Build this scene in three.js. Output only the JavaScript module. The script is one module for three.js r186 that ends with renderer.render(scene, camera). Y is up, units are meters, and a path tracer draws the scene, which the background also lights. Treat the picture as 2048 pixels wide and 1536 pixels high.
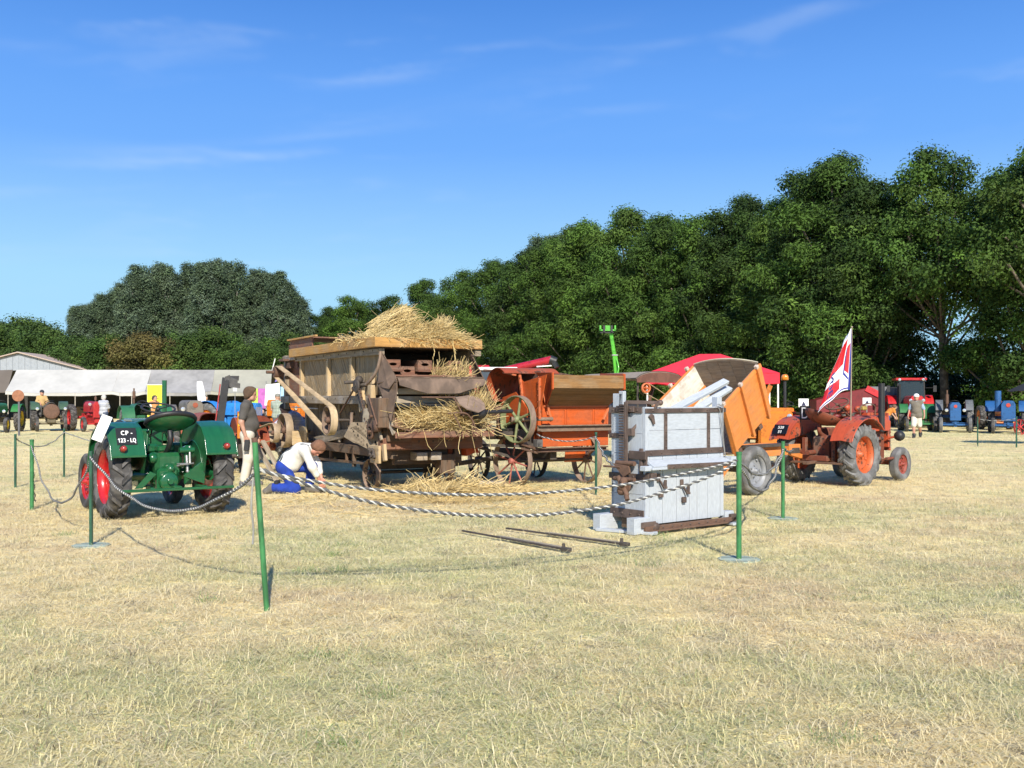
import * as THREE from 'three';
import { mergeGeometries } from 'three/addons/utils/BufferGeometryUtils.js';

// ---------- camera, sky, sun, exposure ----------
const EYE = 1.6, FOC = 2000;                       // eye height in metres, focal length in photograph pixels
const renderer = new THREE.WebGLRenderer({ antialias: true });
renderer.toneMapping = THREE.LinearToneMapping;
renderer.toneMappingExposure = 1.3;
renderer.shadowMap.enabled = true;
const scene = new THREE.Scene();
const camera = new THREE.PerspectiveCamera(2 * Math.atan(768 / FOC) * 180 / Math.PI, 4 / 3, 0.1, 2000);
camera.position.set(0, EYE, 0);
camera.lookAt(0, EYE, -10);
camera.setViewOffset(2048, 1536, 0, -29, 2048, 1536);   // the horizon lies a little under the middle of the picture
const SUN = new THREE.Vector3(0.167, 0.669, 0.724).normalize();
const sun = new THREE.DirectionalLight(new THREE.Color().setRGB(1, 0.93, 0.8), 5.0);
sun.position.copy(SUN).multiplyScalar(120);
sun.castShadow = true;
sun.shadow.mapSize.set(4096, 4096);
Object.assign(sun.shadow.camera, { left: -70, right: 70, top: 70, bottom: -70, near: 1, far: 320 });
sun.target.position.set(0, 0, -30);
scene.add(sun, sun.target);

// ---------- chance and noise ----------
function rng(a) { return () => { a = (a + 0x6d2b79f5) | 0; let t = Math.imul(a ^ (a >>> 15), 1 | a); t = (t + Math.imul(t ^ (t >>> 7), 61 | t)) ^ t; return ((t ^ (t >>> 14)) >>> 0) / 4294967296; }; }
const hash = (x, y, s) => { let h = Math.imul(x | 0, 374761393) ^ Math.imul(y | 0, 668265263) ^ Math.imul(s | 0, 974634599); h = Math.imul(h ^ (h >>> 13), 1274126177); return ((h ^ (h >>> 16)) >>> 0) / 4294967296; };
const lerp = (a, b, t) => a + (b - a) * t, clamp = (x, a = 0, b = 1) => Math.min(b, Math.max(a, x)), sstep = (a, b, x) => { const t = clamp((x - a) / (b - a)); return t * t * (3 - 2 * t); };
function vnoise(x, y, px, py, s) {                 // value noise with periods px, py (0: none)
  const x0 = Math.floor(x), y0 = Math.floor(y), fx = x - x0, fy = y - y0, u = fx * fx * (3 - 2 * fx), v = fy * fy * (3 - 2 * fy);
  const mx = (a) => (px ? ((a % px) + px) % px : a), my = (a) => (py ? ((a % py) + py) % py : a);
  return lerp(lerp(hash(mx(x0), my(y0), s), hash(mx(x0 + 1), my(y0), s), u), lerp(hash(mx(x0), my(y0 + 1), s), hash(mx(x0 + 1), my(y0 + 1), s), u), v);
}
function fbm(x, y, p, s, oct = 4, py = p) { let a = 0.5, r = 0, n = 0; for (let i = 0; i < oct; i++) { r += a * vnoise(x, y, p, py, s + i * 17); n += a; a *= 0.55; x *= 2; y *= 2; p *= 2; py *= 2; } return r / n; }

// ---------- the sky: clear blue, paler at the horizon, a few thin cirrus streaks ----------
{
  const w = 2048, h = 1024, d = new Float32Array(w * h * 4);
  const stops = [[-90, .3, .5, .72], [-4, .42, .72, .95], [0, .46, .78, 1.02], [6.6, .40, .73, 1.0], [13.8, .178, .447, 1.0], [17, .144, .392, .955], [21.6, .09, .288, .80], [35, .055, .20, .62], [60, .038, .14, .46], [90, .032, .12, .40]];
  for (let j = 0; j < h; j++) {
    const el = ((j + 0.5) / h - 0.5) * 180;
    let k = 0; while (k < stops.length - 2 && el > stops[k + 1][0]) k++;
    const [a, b] = [stops[k], stops[k + 1]], t = clamp((el - a[0]) / (b[0] - a[0])), ts = t;
    for (let i = 0; i < w; i++) {
      const az = ((i + 0.5) / w - 0.5) * 360;
      // wisps: stretched along a slant, only in patches
      let c = 0;
      if (el > 2) {
        const u = az * 0.10 + el * 0.12, v = el * 0.55 - az * 0.05;
        const wob = fbm(u * 0.6 + 3, v * 0.6, 0, 5, 3) * 2.2;
        const m = sstep(0.42, 0.7, fbm(u * 0.33 + 9, v * 0.3 + 4, 0, 91, 3));
        const f = sstep(0.45, 0.9, fbm(u * 1.2 + wob, v * 2.1 + wob, 0, 33, 5));
        c = m * f * 0.36 * sstep(2, 7, el) * (1 - sstep(45, 80, el));
      }
      const o = (j * w + i) * 4;
      d[o] = lerp(lerp(a[1], b[1], ts), 0.75, c) / 1.3; d[o + 1] = lerp(lerp(a[2], b[2], ts), 0.88, c) / 1.3; d[o + 2] = lerp(lerp(a[3], b[3], ts), 1.05, c) / 1.3; d[o + 3] = 1;
    }
  }
  const sky = new THREE.DataTexture(d, w, h, THREE.RGBAFormat, THREE.FloatType);
  sky.mapping = THREE.EquirectangularReflectionMapping;
  sky.magFilter = THREE.LinearFilter;
  sky.needsUpdate = true;
  scene.background = sky;
  scene.environment = sky;
}
const V = (x, y, z) => new THREE.Vector3(x, y, z);

// ---------- materials: computed textures ----------
function tex(n, fn, srgb = true, n2 = n) {
  const d = new Uint8Array(n * n2 * 4), o = [0, 0, 0];
  for (let j = 0; j < n2; j++) for (let i = 0; i < n; i++) {
    fn(i / n, j / n2, o);
    const k = (j * n + i) * 4;
    for (let c = 0; c < 3; c++) { let v = clamp(o[c]); if (srgb) v = v <= 0.0031308 ? v * 12.92 : 1.055 * Math.pow(v, 1 / 2.4) - 0.055; d[k + c] = Math.round(v * 255); }
    d[k + 3] = 255;
  }
  const t = new THREE.DataTexture(d, n, n2, THREE.RGBAFormat);
  t.wrapS = t.wrapT = THREE.RepeatWrapping; t.magFilter = THREE.LinearFilter; t.minFilter = THREE.LinearMipmapLinearFilter;
  if (srgb) t.colorSpace = THREE.SRGBColorSpace;
  t.needsUpdate = true;
  return t;
}
const rep = (t, s, s2 = s) => { t.repeat.set(1 / s, 1 / s2); return t; };   // uv are metres: one tile every s metres
const mix3 = (o, a, b, t) => { for (let c = 0; c < 3; c++) o[c] = lerp(a[c], b[c], t); };
const bumpFine = rep(tex(256, (u, v, o) => { o[0] = o[1] = o[2] = fbm(u * 16, v * 16, 16, 3, 4); }, false), 0.5);
// paint over metal: base colour with grime flecks, scratches and rust spots
const grime = {};
function paint(col, { rough = 0.45, wear = 0.25, rust = [.16, .055, .022], dust = [.30, .25, .18], dusty = 0.25, coat = 0, metal = 0, s = 1.1, bump = 0.0012 } = {}) {
  const t = rep(tex(256, (u, v, o) => {
    const a = fbm(u * 6, v * 6, 6, 11, 5), b = fbm(u * 22, v * 22, 22, 29, 3), c = fbm(u * 3, v * 40, 3, 57, 3, 40);
    mix3(o, col, dust, dusty * sstep(0.45, 0.75, a));
    const k = wear * sstep(0.56, 0.66, b * 0.55 + a * 0.45);
    mix3(o, o.slice(), rust, clamp(k * 2.6));
    const g = 0.86 + 0.28 * (c - 0.5) + 0.22 * (b - 0.5);
    for (let q = 0; q < 3; q++) o[q] *= g;
  }), s);
  const m = new THREE.MeshPhysicalMaterial({ map: t, roughness: rough, metalness: metal, bumpMap: bumpFine, bumpScale: bump, side: THREE.DoubleSide });
  if (coat) { m.clearcoat = coat; m.clearcoatRoughness = 0.12; }
  return m;
}
let woodBump;
// wood: grain along u, weathered streaks, knots
function wood(a, b, { grey = [.3, .28, .25], weather = 0.35, rough = 0.85, s = 1.4, paintCol = null, chip = 0.2, bump = 0.004 } = {}) {
  const f = (u, v) => { const w = fbm(u * 2, v * 8, 2, 41, 3, 8) * 0.35; return [fbm(u * 3, v * 40 + w, 3, 7, 4, 40), fbm(u * 5 + w, v * 9, 5, 19, 4, 9), fbm(u * 30, v * 60, 30, 77, 2, 60)]; };
  const t = rep(tex(512, (u, v, o) => {
    const [g, p, q] = f(u, v);
    mix3(o, a, b, sstep(0.3, 0.7, g));
    mix3(o, o.slice(), grey, weather * sstep(0.4, 0.7, p));
    if (paintCol) mix3(o, o.slice(), paintCol, 1 - chip * sstep(0.58, 0.68, g * 0.5 + p * 0.5));
    const d = 1 + 0.25 * (q - 0.5);
    for (let c = 0; c < 3; c++) o[c] *= d;
  }), s, s * 0.5);
  woodBump ??= rep(tex(256, (u, v, o) => { const [g, p] = f(u, v); o[0] = o[1] = o[2] = g * 0.7 + p * 0.3; }, false), s, s * 0.5);
  return new THREE.MeshStandardMaterial({ map: t, roughness: rough, bumpMap: woodBump, bumpScale: bump, side: THREE.DoubleSide });
}
// one colour with stains: the stain textures are shared, the material tints them
const stains = new Map();
function plain(col, rough = 0.8, { vary = 0.25, s = 0.8, metal = 0, bump = 0.001, tone = null } = {}) {
  const k = tone ? Math.round((tone[0] + tone[1] + tone[2]) / (col[0] + col[1] + col[2]) * 3) / 3 : 1, q = Math.round(vary * 6) / 6, key = k + '/' + q + '/' + s, top = Math.max(1, k) * 1.25;
  if (!stains.has(key)) stains.set(key, [rep(tex(128, (u, v, o) => {
    const a = fbm(u * 5, v * 5, 5, 13, 4), b = fbm(u * 24, v * 24, 24, 31, 2), g = (1 + q * ((a - 0.5) * 1.5 + (b - 0.5) * 0.8)) * lerp(1, k, sstep(0.4, 0.65, a)) / top;
    o[0] = o[1] = o[2] = g;
  }), s), top]);
  const m = new THREE.MeshStandardMaterial({ map: stains.get(key)[0], roughness: rough, metalness: metal, bumpMap: bumpFine, bumpScale: bump, side: THREE.DoubleSide });
  m.color.setRGB(...col.map((x) => x * top)); return m;
}
// painted metal far off: a shared worn texture, tinted
let wornTex;
function colr(col, { rough = .45, coat = 0, wear = .15 } = {}) {
  wornTex ??= rep(tex(256, (u, v, o) => { const a = fbm(u * 6, v * 6, 6, 11, 5), b = fbm(u * 22, v * 22, 22, 29, 3), g = (0.8 + 0.3 * (b - 0.5)) * (1 - 0.4 * sstep(0.52, 0.68, b * 0.5 + a * 0.5)); o[0] = g; o[1] = g * 1.0; o[2] = g; }), 1.4);
  const m = new THREE.MeshPhysicalMaterial({ map: wornTex, roughness: rough + wear * .3, bumpMap: bumpFine, bumpScale: .001, side: THREE.DoubleSide, clearcoat: coat, clearcoatRoughness: .12 });
  m.color.setRGB(...col.map((x) => x / 0.76)); return m;
}
const M = {};
M.rubber = plain([.055, .052, .05], 0.85, { vary: 0.5, tone: [.12, .105, .085], bump: 0.002 });
M.rubberGrey = plain([.13, .13, .13], 0.85, { vary: 0.4, tone: [.2, .19, .17], bump: 0.002 });
M.iron = plain([.085, .07, .06], 0.7, { vary: 0.5, tone: [.12, .075, .045], metal: 0.3, bump: 0.002 });
M.rust = plain([.16, .09, .06], 0.85, { vary: 0.45, tone: [.10, .06, .045], bump: 0.002 });
M.rustPale = plain([.27, .19, .14], 0.85, { vary: 0.4, tone: [.2, .13, .09], bump: 0.002 });
M.black = plain([.022, .022, .024], 0.5, { vary: 0.4 });
M.steel = plain([.42, .41, .4], 0.45, { vary: 0.3, metal: 0.7 });
M.white = plain([.78, .78, .76], 0.6, { vary: 0.1 });
M.glass = new THREE.MeshPhysicalMaterial({ color: 0xffffff, roughness: 0.05, transmission: 1, thickness: 0, ior: 1.5 });
M.lamp = new THREE.MeshPhysicalMaterial({ color: new THREE.Color().setRGB(.75, .75, .72), roughness: 0.12, metalness: 0.6, clearcoat: 1 });
M.redLens = new THREE.MeshPhysicalMaterial({ color: new THREE.Color().setRGB(.33, .03, .02), roughness: 0.25, clearcoat: 1, clearcoatRoughness: 0.1 });
M.amber = new THREE.MeshPhysicalMaterial({ color: new THREE.Color().setRGB(.75, .25, .02), roughness: 0.25, clearcoat: 1, clearcoatRoughness: 0.1 });

// ---------- building things ----------
const counts = new Map();
function numbered(n) { const k = counts.get(n) ?? 0; counts.set(n, k + 1); return k ? n + '_' + String(k).padStart(3, '0') : n; }
function thing(name, label, category, [x, y, z] = [0, 0, 0], deg = 0, group) {
  const o = new THREE.Group(); o.name = numbered(name); o.position.set(x, y, z); o.rotation.y = deg * Math.PI / 180;
  o.userData = { label, category }; if (group) o.userData.group = group;
  scene.add(o); return o;
}
function tag(o, name, label, category, group, kind) { o.name = numbered(name); if (label) o.userData.label = label; if (category) o.userData.category = category; if (group) o.userData.group = group; if (kind) o.userData.kind = kind; scene.add(o); return o; }
function dup(src, label, [x, y, z], deg = 0, scale) {
  const o = src.clone(); o.name = numbered(src.name.replace(/_\d+$/, '')); o.userData = { ...src.userData, label }; o.position.set(x, y, z); o.rotation.y = deg * Math.PI / 180;
  if (scale) o.scale.copy(scale.isVector3 ? scale : V(scale, scale, scale));
  scene.add(o); return o;
}
const shadows = (o) => o.traverse((m) => { if (m.isMesh) m.castShadow = m.receiveShadow = true; });
// chamfered box with flat faces; uv in metres, u along the longer side
function cbox(w, h, d, b = 0.006, ou = 0, ov = 0) {
  const s = [w / 2, h / 2, d / 2]; b = Math.min(b, s[0] * 0.45, s[1] * 0.45, s[2] * 0.45);
  const P = (sx, sy, sz, ax) => { const p = [sx * s[0], sy * s[1], sz * s[2]], g = [sx, sy, sz]; for (let c = 0; c < 3; c++) if (c !== ax) p[c] -= g[c] * b; return p; };
  const pos = [], nor = [], uv = [], dims = [w, h, d];
  const tri = (a, q, c) => {
    const e = [q[0] - a[0], q[1] - a[1], q[2] - a[2]], f = [c[0] - a[0], c[1] - a[1], c[2] - a[2]], n = [e[1] * f[2] - e[2] * f[1], e[2] * f[0] - e[0] * f[2], e[0] * f[1] - e[1] * f[0]], l = Math.hypot(...n) || 1;
    const m = [(a[0] + q[0] + c[0]) / 3, (a[1] + q[1] + c[1]) / 3, (a[2] + q[2] + c[2]) / 3];
    if (n[0] * m[0] + n[1] * m[1] + n[2] * m[2] < 0) { [q, c] = [c, q]; n[0] *= -1; n[1] *= -1; n[2] *= -1; }
    const k = [0, 1, 2].sort((x, y) => Math.abs(n[y]) - Math.abs(n[x]))[0], [i1, i2] = [0, 1, 2].filter((x) => x !== k).sort((x, y) => dims[y] - dims[x]);
    for (const p of [a, q, c]) { pos.push(...p); nor.push(n[0] / l, n[1] / l, n[2] / l); uv.push(p[i1] + ou, p[i2] + ov + k * 0.37); }
  };
  for (let ax = 0; ax < 3; ax++) for (const sg of [-1, 1]) {
    const q = [[-1, -1], [1, -1], [1, 1], [-1, 1]].map(([a, c]) => { const g = [0, 0, 0]; g[ax] = sg; g[(ax + 1) % 3] = a; g[(ax + 2) % 3] = c; return P(...g, ax); });
    tri(q[0], q[1], q[2]); tri(q[0], q[2], q[3]);
    for (const s2 of [-1, 1]) {                 // bevel between face ax,sg and the next axis face
      const bx = (ax + 1) % 3, cx = (ax + 2) % 3, e = [-1, 1].map((c) => { const g = [0, 0, 0]; g[ax] = sg; g[bx] = s2; g[cx] = c; return [P(...g, ax), P(...g, bx)]; });
      tri(e[0][0], e[1][0], e[1][1]); tri(e[0][0], e[1][1], e[0][1]);
    }
  }
  for (const x of [-1, 1]) for (const y of [-1, 1]) for (const z of [-1, 1]) tri(P(x, y, z, 0), P(x, y, z, 1), P(x, y, z, 2));
  const g = new THREE.BufferGeometry();
  g.setAttribute('position', new THREE.Float32BufferAttribute(pos, 3)); g.setAttribute('normal', new THREE.Float32BufferAttribute(nor, 3)); g.setAttribute('uv', new THREE.Float32BufferAttribute(uv, 2));
  return g;
}
function planar(g, o = 0) {                       // uv in metres by the dominant direction of each normal
  const p = g.attributes.position, n = g.attributes.normal, uv = new Float32Array(p.count * 2);
  for (let i = 0; i < p.count; i++) {
    const a = Math.abs(n.getX(i)), b = Math.abs(n.getY(i)), c = Math.abs(n.getZ(i));
    const [u, v] = a > b && a > c ? [p.getZ(i), p.getY(i)] : b > c ? [p.getX(i), p.getZ(i)] : [p.getX(i), p.getY(i)];
    uv[2 * i] = u + o; uv[2 * i + 1] = v + o * 0.7;
  }
  g.setAttribute('uv', new THREE.BufferAttribute(uv, 2)); return g;
}
const scaleUV = (g, a, b) => { const uv = g.attributes.uv; for (let i = 0; i < uv.count; i++) uv.setXY(i, uv.getX(i) * a, uv.getY(i) * b); return g; };
let wobble = rng(4242);
class B {
  constructor() { this.g = []; }
  add(g, m) { if (g.index) g = g.toNonIndexed(); for (const k of Object.keys(g.attributes)) if (!['position', 'normal', 'uv'].includes(k)) g.deleteAttribute(k); if (!g.attributes.uv) planar(g); if (m) g.applyMatrix4(m); this.g.push(g); return this; }
  put(g, p, r) { p ??= [0, 0, 0]; r ??= [0, 0, 0]; return this.add(g, new THREE.Matrix4().compose(V(...p), new THREE.Quaternion().setFromEuler(new THREE.Euler(r[0], r[1], r[2], 'YXZ')), V(1, 1, 1))); }
  box(w, h, d, p, r, b) { return this.put(cbox(w, h, d, b, wobble() * 3, wobble() * 3), p, r); }
  // box whose long side runs from a to c; w across (level), h up
  bar(a, c, w, h, b = 0.005, up = [0, 1, 0]) {
    const A = V(...a), C = V(...c), X = C.clone().sub(A), L = X.length(); X.normalize();
    let U = V(...up); if (Math.abs(U.dot(X)) > 0.98) U = V(0, 0, 1); const Z = X.clone().cross(U).normalize(), Y = Z.clone().cross(X);
    return this.add(cbox(L, h, w, b, wobble() * 3, wobble() * 3), new THREE.Matrix4().makeBasis(X, Y, Z).setPosition(A.add(C).multiplyScalar(0.5)));
  }
  rod(a, c, r, r2 = r, seg = 10) {
    const A = V(...a), C = V(...c), Y = C.clone().sub(A), L = Y.length(); Y.normalize();
    const g = scaleUV(new THREE.CylinderGeometry(r2, r, L, seg, 1), 6.28 * r, L), q = new THREE.Quaternion().setFromUnitVectors(V(0, 1, 0), Y);
    return this.add(g, new THREE.Matrix4().compose(A.add(C).multiplyScalar(0.5), q, V(1, 1, 1)));
  }
  tube(pts, r, seg = 6, n = pts.length * 4, closed = false, tension = 0.5) {
    const c = new THREE.CatmullRomCurve3(pts.map((p) => (p.isVector3 ? p : V(...p))), closed, 'catmullrom', tension);
    return this.add(scaleUV(new THREE.TubeGeometry(c, n, r, seg, closed), c.getLength(), 6.28 * r));
  }
  lathe(prof, seg, p, r) { const g = new THREE.LatheGeometry(prof.map(([a, b]) => new THREE.Vector2(a, b)), seg); return this.put(scaleUV(g, 6.28 * Math.max(...prof.map((q) => q[0])), 0.5), p, r); }
  // flat outline in x,y given thickness along z (centred), bevelled
  ext(pts, t, p = [0, 0, 0], r = [0, 0, 0], bev = 0.004, holes = []) {
    const s = new THREE.Shape(pts.map(([a, b]) => new THREE.Vector2(a, b)));
    for (const h of holes) s.holes.push(new THREE.Path(h.map(([a, b]) => new THREE.Vector2(a, b))));
    const b = Math.min(bev, t * 0.3), g = new THREE.ExtrudeGeometry(s, { depth: t - 2 * b, bevelEnabled: b > 0, bevelThickness: b, bevelSize: b, bevelOffset: -b, bevelSegments: 1, curveSegments: 8 });
    g.translate(0, 0, -(t - 2 * b) / 2); return this.put(planar(g, wobble() * 2), p, r);
  }
  sphere(r, p, s = [1, 1, 1], ws = 12, hs = 8) { const g = scaleUV(new THREE.SphereGeometry(r, ws, hs), 6 * r, 3 * r); g.scale(...s); g.computeVertexNormals(); return this.put(g, p); }
  quad(a, b, c, d, t = 0.004) {                     // a four-cornered sheet with thickness t
    const A = V(...a), Bv = V(...b), C = V(...c), D = V(...d), n = C.clone().sub(A).cross(D.clone().sub(Bv)).normalize().multiplyScalar(t / 2), P = [A, Bv, C, D];
    const f = P.map((p) => p.clone().add(n)), k = P.map((p) => p.clone().sub(n)), pos = [], T = (x, y, z) => pos.push(...x.toArray(), ...y.toArray(), ...z.toArray());
    T(f[0], f[1], f[2]); T(f[0], f[2], f[3]); T(k[0], k[2], k[1]); T(k[0], k[3], k[2]);
    for (let i = 0; i < 4; i++) { const j = (i + 1) % 4; T(f[i], k[i], k[j]); T(f[i], k[j], f[j]); }
    const g = new THREE.BufferGeometry(); g.setAttribute('position', new THREE.Float32BufferAttribute(pos, 3)); g.computeVertexNormals(); return this.add(planar(g));
  }
  // ruled sheet through rows of points (grid), with thickness t
  sheet(rows, t = 0.006) {
    const R = rows.length, C = rows[0].length, pos = [], idx = [], uv = [];
    for (let s = 0; s < 2; s++) for (let i = 0; i < R; i++) for (let j = 0; j < C; j++) {
      const p = V(...rows[i][j]), a = V(...rows[Math.min(i + 1, R - 1)][j]).sub(V(...rows[Math.max(i - 1, 0)][j])), b = V(...rows[i][Math.min(j + 1, C - 1)]).sub(V(...rows[i][Math.max(j - 1, 0)]));
      const n = a.cross(b).normalize().multiplyScalar((s ? -1 : 1) * t / 2); p.add(n); pos.push(p.x, p.y, p.z);
      const q0 = V(...rows[0][0]); uv.push(V(...rows[i][j]).distanceTo(V(...rows[i][0])), V(...rows[i][0]).distanceTo(q0));
    }
    const q = (s, i, j) => s * R * C + i * C + j;
    for (let s = 0; s < 2; s++) for (let i = 0; i < R - 1; i++) for (let j = 0; j < C - 1; j++) { const [a, b, c, d] = [q(s, i, j), q(s, i, j + 1), q(s, i + 1, j + 1), q(s, i + 1, j)]; s ? idx.push(a, c, d, a, b, c) : idx.push(a, d, c, a, c, b); }
    const edge = (l) => { for (let k = 0; k < l.length - 1; k++) { const [i, j] = l[k], [i2, j2] = l[k + 1]; idx.push(q(0, i, j), q(1, i, j), q(1, i2, j2), q(0, i, j), q(1, i2, j2), q(0, i2, j2)); } };
    const rg = (n) => [...Array(n).keys()];
    edge(rg(C).map((j) => [0, j])); edge(rg(R).map((i) => [i, C - 1])); edge(rg(C).map((j) => [R - 1, C - 1 - j])); edge(rg(R).map((i) => [R - 1 - i, 0]));
    const g = new THREE.BufferGeometry(); g.setAttribute('position', new THREE.Float32BufferAttribute(pos, 3)); g.setAttribute('uv', new THREE.Float32BufferAttribute(uv, 2)); g.setIndex(idx); g.computeVertexNormals(); return this.add(g);
  }
  geo() { return mergeGeometries(this.g, false); }
  mesh(name, mat, parent) { const m = new THREE.Mesh(this.geo(), mat); m.name = name; m.castShadow = m.receiveShadow = true; if (parent) parent.add(m); return m; }
}
const part = (name, parent, p = [0, 0, 0], r = [0, 0, 0]) => { const g = new THREE.Group(); g.name = name; g.position.set(...p); g.rotation.set(r[0], r[1], r[2], 'YXZ'); parent.add(g); return g; };
const circle = (r, n, cx = 0, cy = 0, a0 = 0, a1 = Math.PI * 2) => Array.from({ length: n + (a1 - a0 < 6.28 ? 1 : 0) }, (_, i) => { const a = a0 + (a1 - a0) * i / n; return [cx + r * Math.cos(a), cy + r * Math.sin(a)]; });
// lettering drawn on a canvas, on a thin plate
function printed(w, h, px, draw) {
  const c = document.createElement('canvas'); c.width = px; c.height = Math.round(px * h / w);
  const x = c.getContext('2d'); draw(x, c.width, c.height);
  const t = new THREE.CanvasTexture(c); t.colorSpace = THREE.SRGBColorSpace; t.anisotropy = 4;
  return new THREE.MeshStandardMaterial({ map: t, roughness: 0.5, side: THREE.DoubleSide });
}

// ---------- the field ----------
const patch = (x, z) => [fbm(x * 0.5 + 50, z * 0.75 + 50, 0, 201, 5), fbm(x * 1.3, z * 1.5, 0, 301, 3), fbm(x * 0.12 + 7, z * 0.16 + 3, 0, 401, 3)];
const greenAt = (x, z) => { const [a, b, c] = patch(x, z); return sstep(0.46, 0.68, a * 0.55 + c * 0.45 + clamp(x * 0.014 + 0.01, -0.05, 0.06)); };
function turf(x, z, o, k = 1) {                     // real colour of the dry turf at a place
  const [a, b, c] = patch(x, z);
  mix3(o, [.75, .64, .355], [.56, .54, .265], 0.62 * greenAt(x, z));
  mix3(o, o.slice(), [.62, .47, .28], 0.5 * sstep(0.54, 0.74, b * 0.6 + (1 - a) * 0.4));
  for (let i = 0; i < 3; i++) o[i] *= k;
  return o;
}
{
  const g = new THREE.BufferGeometry(), pos = [], col = [], uv = [], idx = [], zs = [], xs = [], o = [0, 0, 0];
  for (let z = 12, s = 0.5; z > -400; z -= s) { zs.push(z); if (z < -20) s *= 1.05; } zs.push(-900);
  for (let i = -70; i <= 70; i++) xs.push(Math.sign(i) * (Math.abs(i) * 0.5 + Math.pow(Math.max(0, Math.abs(i) - 36), 2.1) * 0.4));
  for (const z of zs) for (const x of xs) { pos.push(x, 0, z); uv.push(x, z); turf(x, z, o, 1 / 0.62); col.push(...o); }
  const n = xs.length; for (let i = 0; i < zs.length - 1; i++) for (let j = 0; j < n - 1; j++) idx.push(i * n + j, i * n + j + 1, (i + 1) * n + j, i * n + j + 1, (i + 1) * n + j + 1, (i + 1) * n + j);
  g.setAttribute('position', new THREE.Float32BufferAttribute(pos, 3)); g.setAttribute('uv', new THREE.Float32BufferAttribute(uv, 2)); g.setAttribute('color', new THREE.Float32BufferAttribute(col, 3)); g.setIndex(idx); g.computeVertexNormals();
  const blade = (u, v) => { let m = 0; for (let k = 0; k < 3; k++) { const a = [0.5, 2.1, -0.9][k], x = u * Math.cos(a) + v * Math.sin(a), y = -u * Math.sin(a) + v * Math.cos(a); m = Math.max(m, vnoise(x * 60, y * 260, 0, 0, 7 + k)); } return m; };
  const t = rep(tex(1024, (u, v, o) => { const a = fbm(u * 9, v * 9, 9, 71, 5), b = fbm(u * 60, v * 60, 60, 83, 3), w = clamp(blade(u, v)); const k = 0.36 + 0.3 * a + 0.30 * w * b * 1.6; o[0] = k * 1.02; o[1] = k; o[2] = k * 0.92; }), 2.6);
  const bt = rep(tex(512, (u, v, o) => { o[0] = o[1] = o[2] = clamp(0.4 * fbm(u * 14, v * 14, 14, 71, 3) + 0.6 * fbm(u * 70, v * 70, 70, 83, 3)); }, false), 1.9);
  const m = new THREE.Mesh(g, new THREE.MeshStandardMaterial({ map: t, vertexColors: true, roughness: 1, bumpMap: bt, bumpScale: 0.05 }));
  m.receiveShadow = true;
  tag(m, 'ground', 'dry mown grass field, straw yellow with greener patches', null, null, 'structure');
}
// blades of dry grass, in tufts
function tuftGeo(seed, n, len, flat, w) {
  const R = rng(seed), pos = [], nor = [];
  for (let i = 0; i < n; i++) {
    const a = R() * 6.28, r = Math.sqrt(R()) * 0.09, x = Math.cos(a) * r, z = Math.sin(a) * r, d = R() * 6.28, l = len * (0.45 + R() * 0.8), inc = flat + R() * 0.6, ww = w * (0.6 + R() * 0.7);
    const dx = Math.cos(d), dz = Math.sin(d), px = -dz * ww / 2, pz = dx * ww / 2, droop = 0.35 + R() * 0.4;
    const h1 = Math.max(0.003, Math.sin(inc) * l * 0.55), e1 = Math.cos(inc) * l * 0.5, h2 = Math.max(0.004, h1 + Math.sin(inc - droop) * l * 0.5), e2 = e1 + Math.cos(inc - droop) * l * 0.5;
    const A = [x - px, 0, z - pz], Bq = [x + px, 0, z + pz], C = [x + dx * e1 - px * 0.8, h1, z + dz * e1 - pz * 0.8], D = [x + dx * e1 + px * 0.8, h1, z + dz * e1 + pz * 0.8], E = [x + dx * e2, h2, z + dz * e2];
    pos.push(...A, ...Bq, ...C, ...Bq, ...D, ...C, ...C, ...D, ...E);
  }
  const g = new THREE.BufferGeometry(); g.setAttribute('position', new THREE.Float32BufferAttribute(pos, 3)); g.computeVertexNormals(); return g;
}
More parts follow.
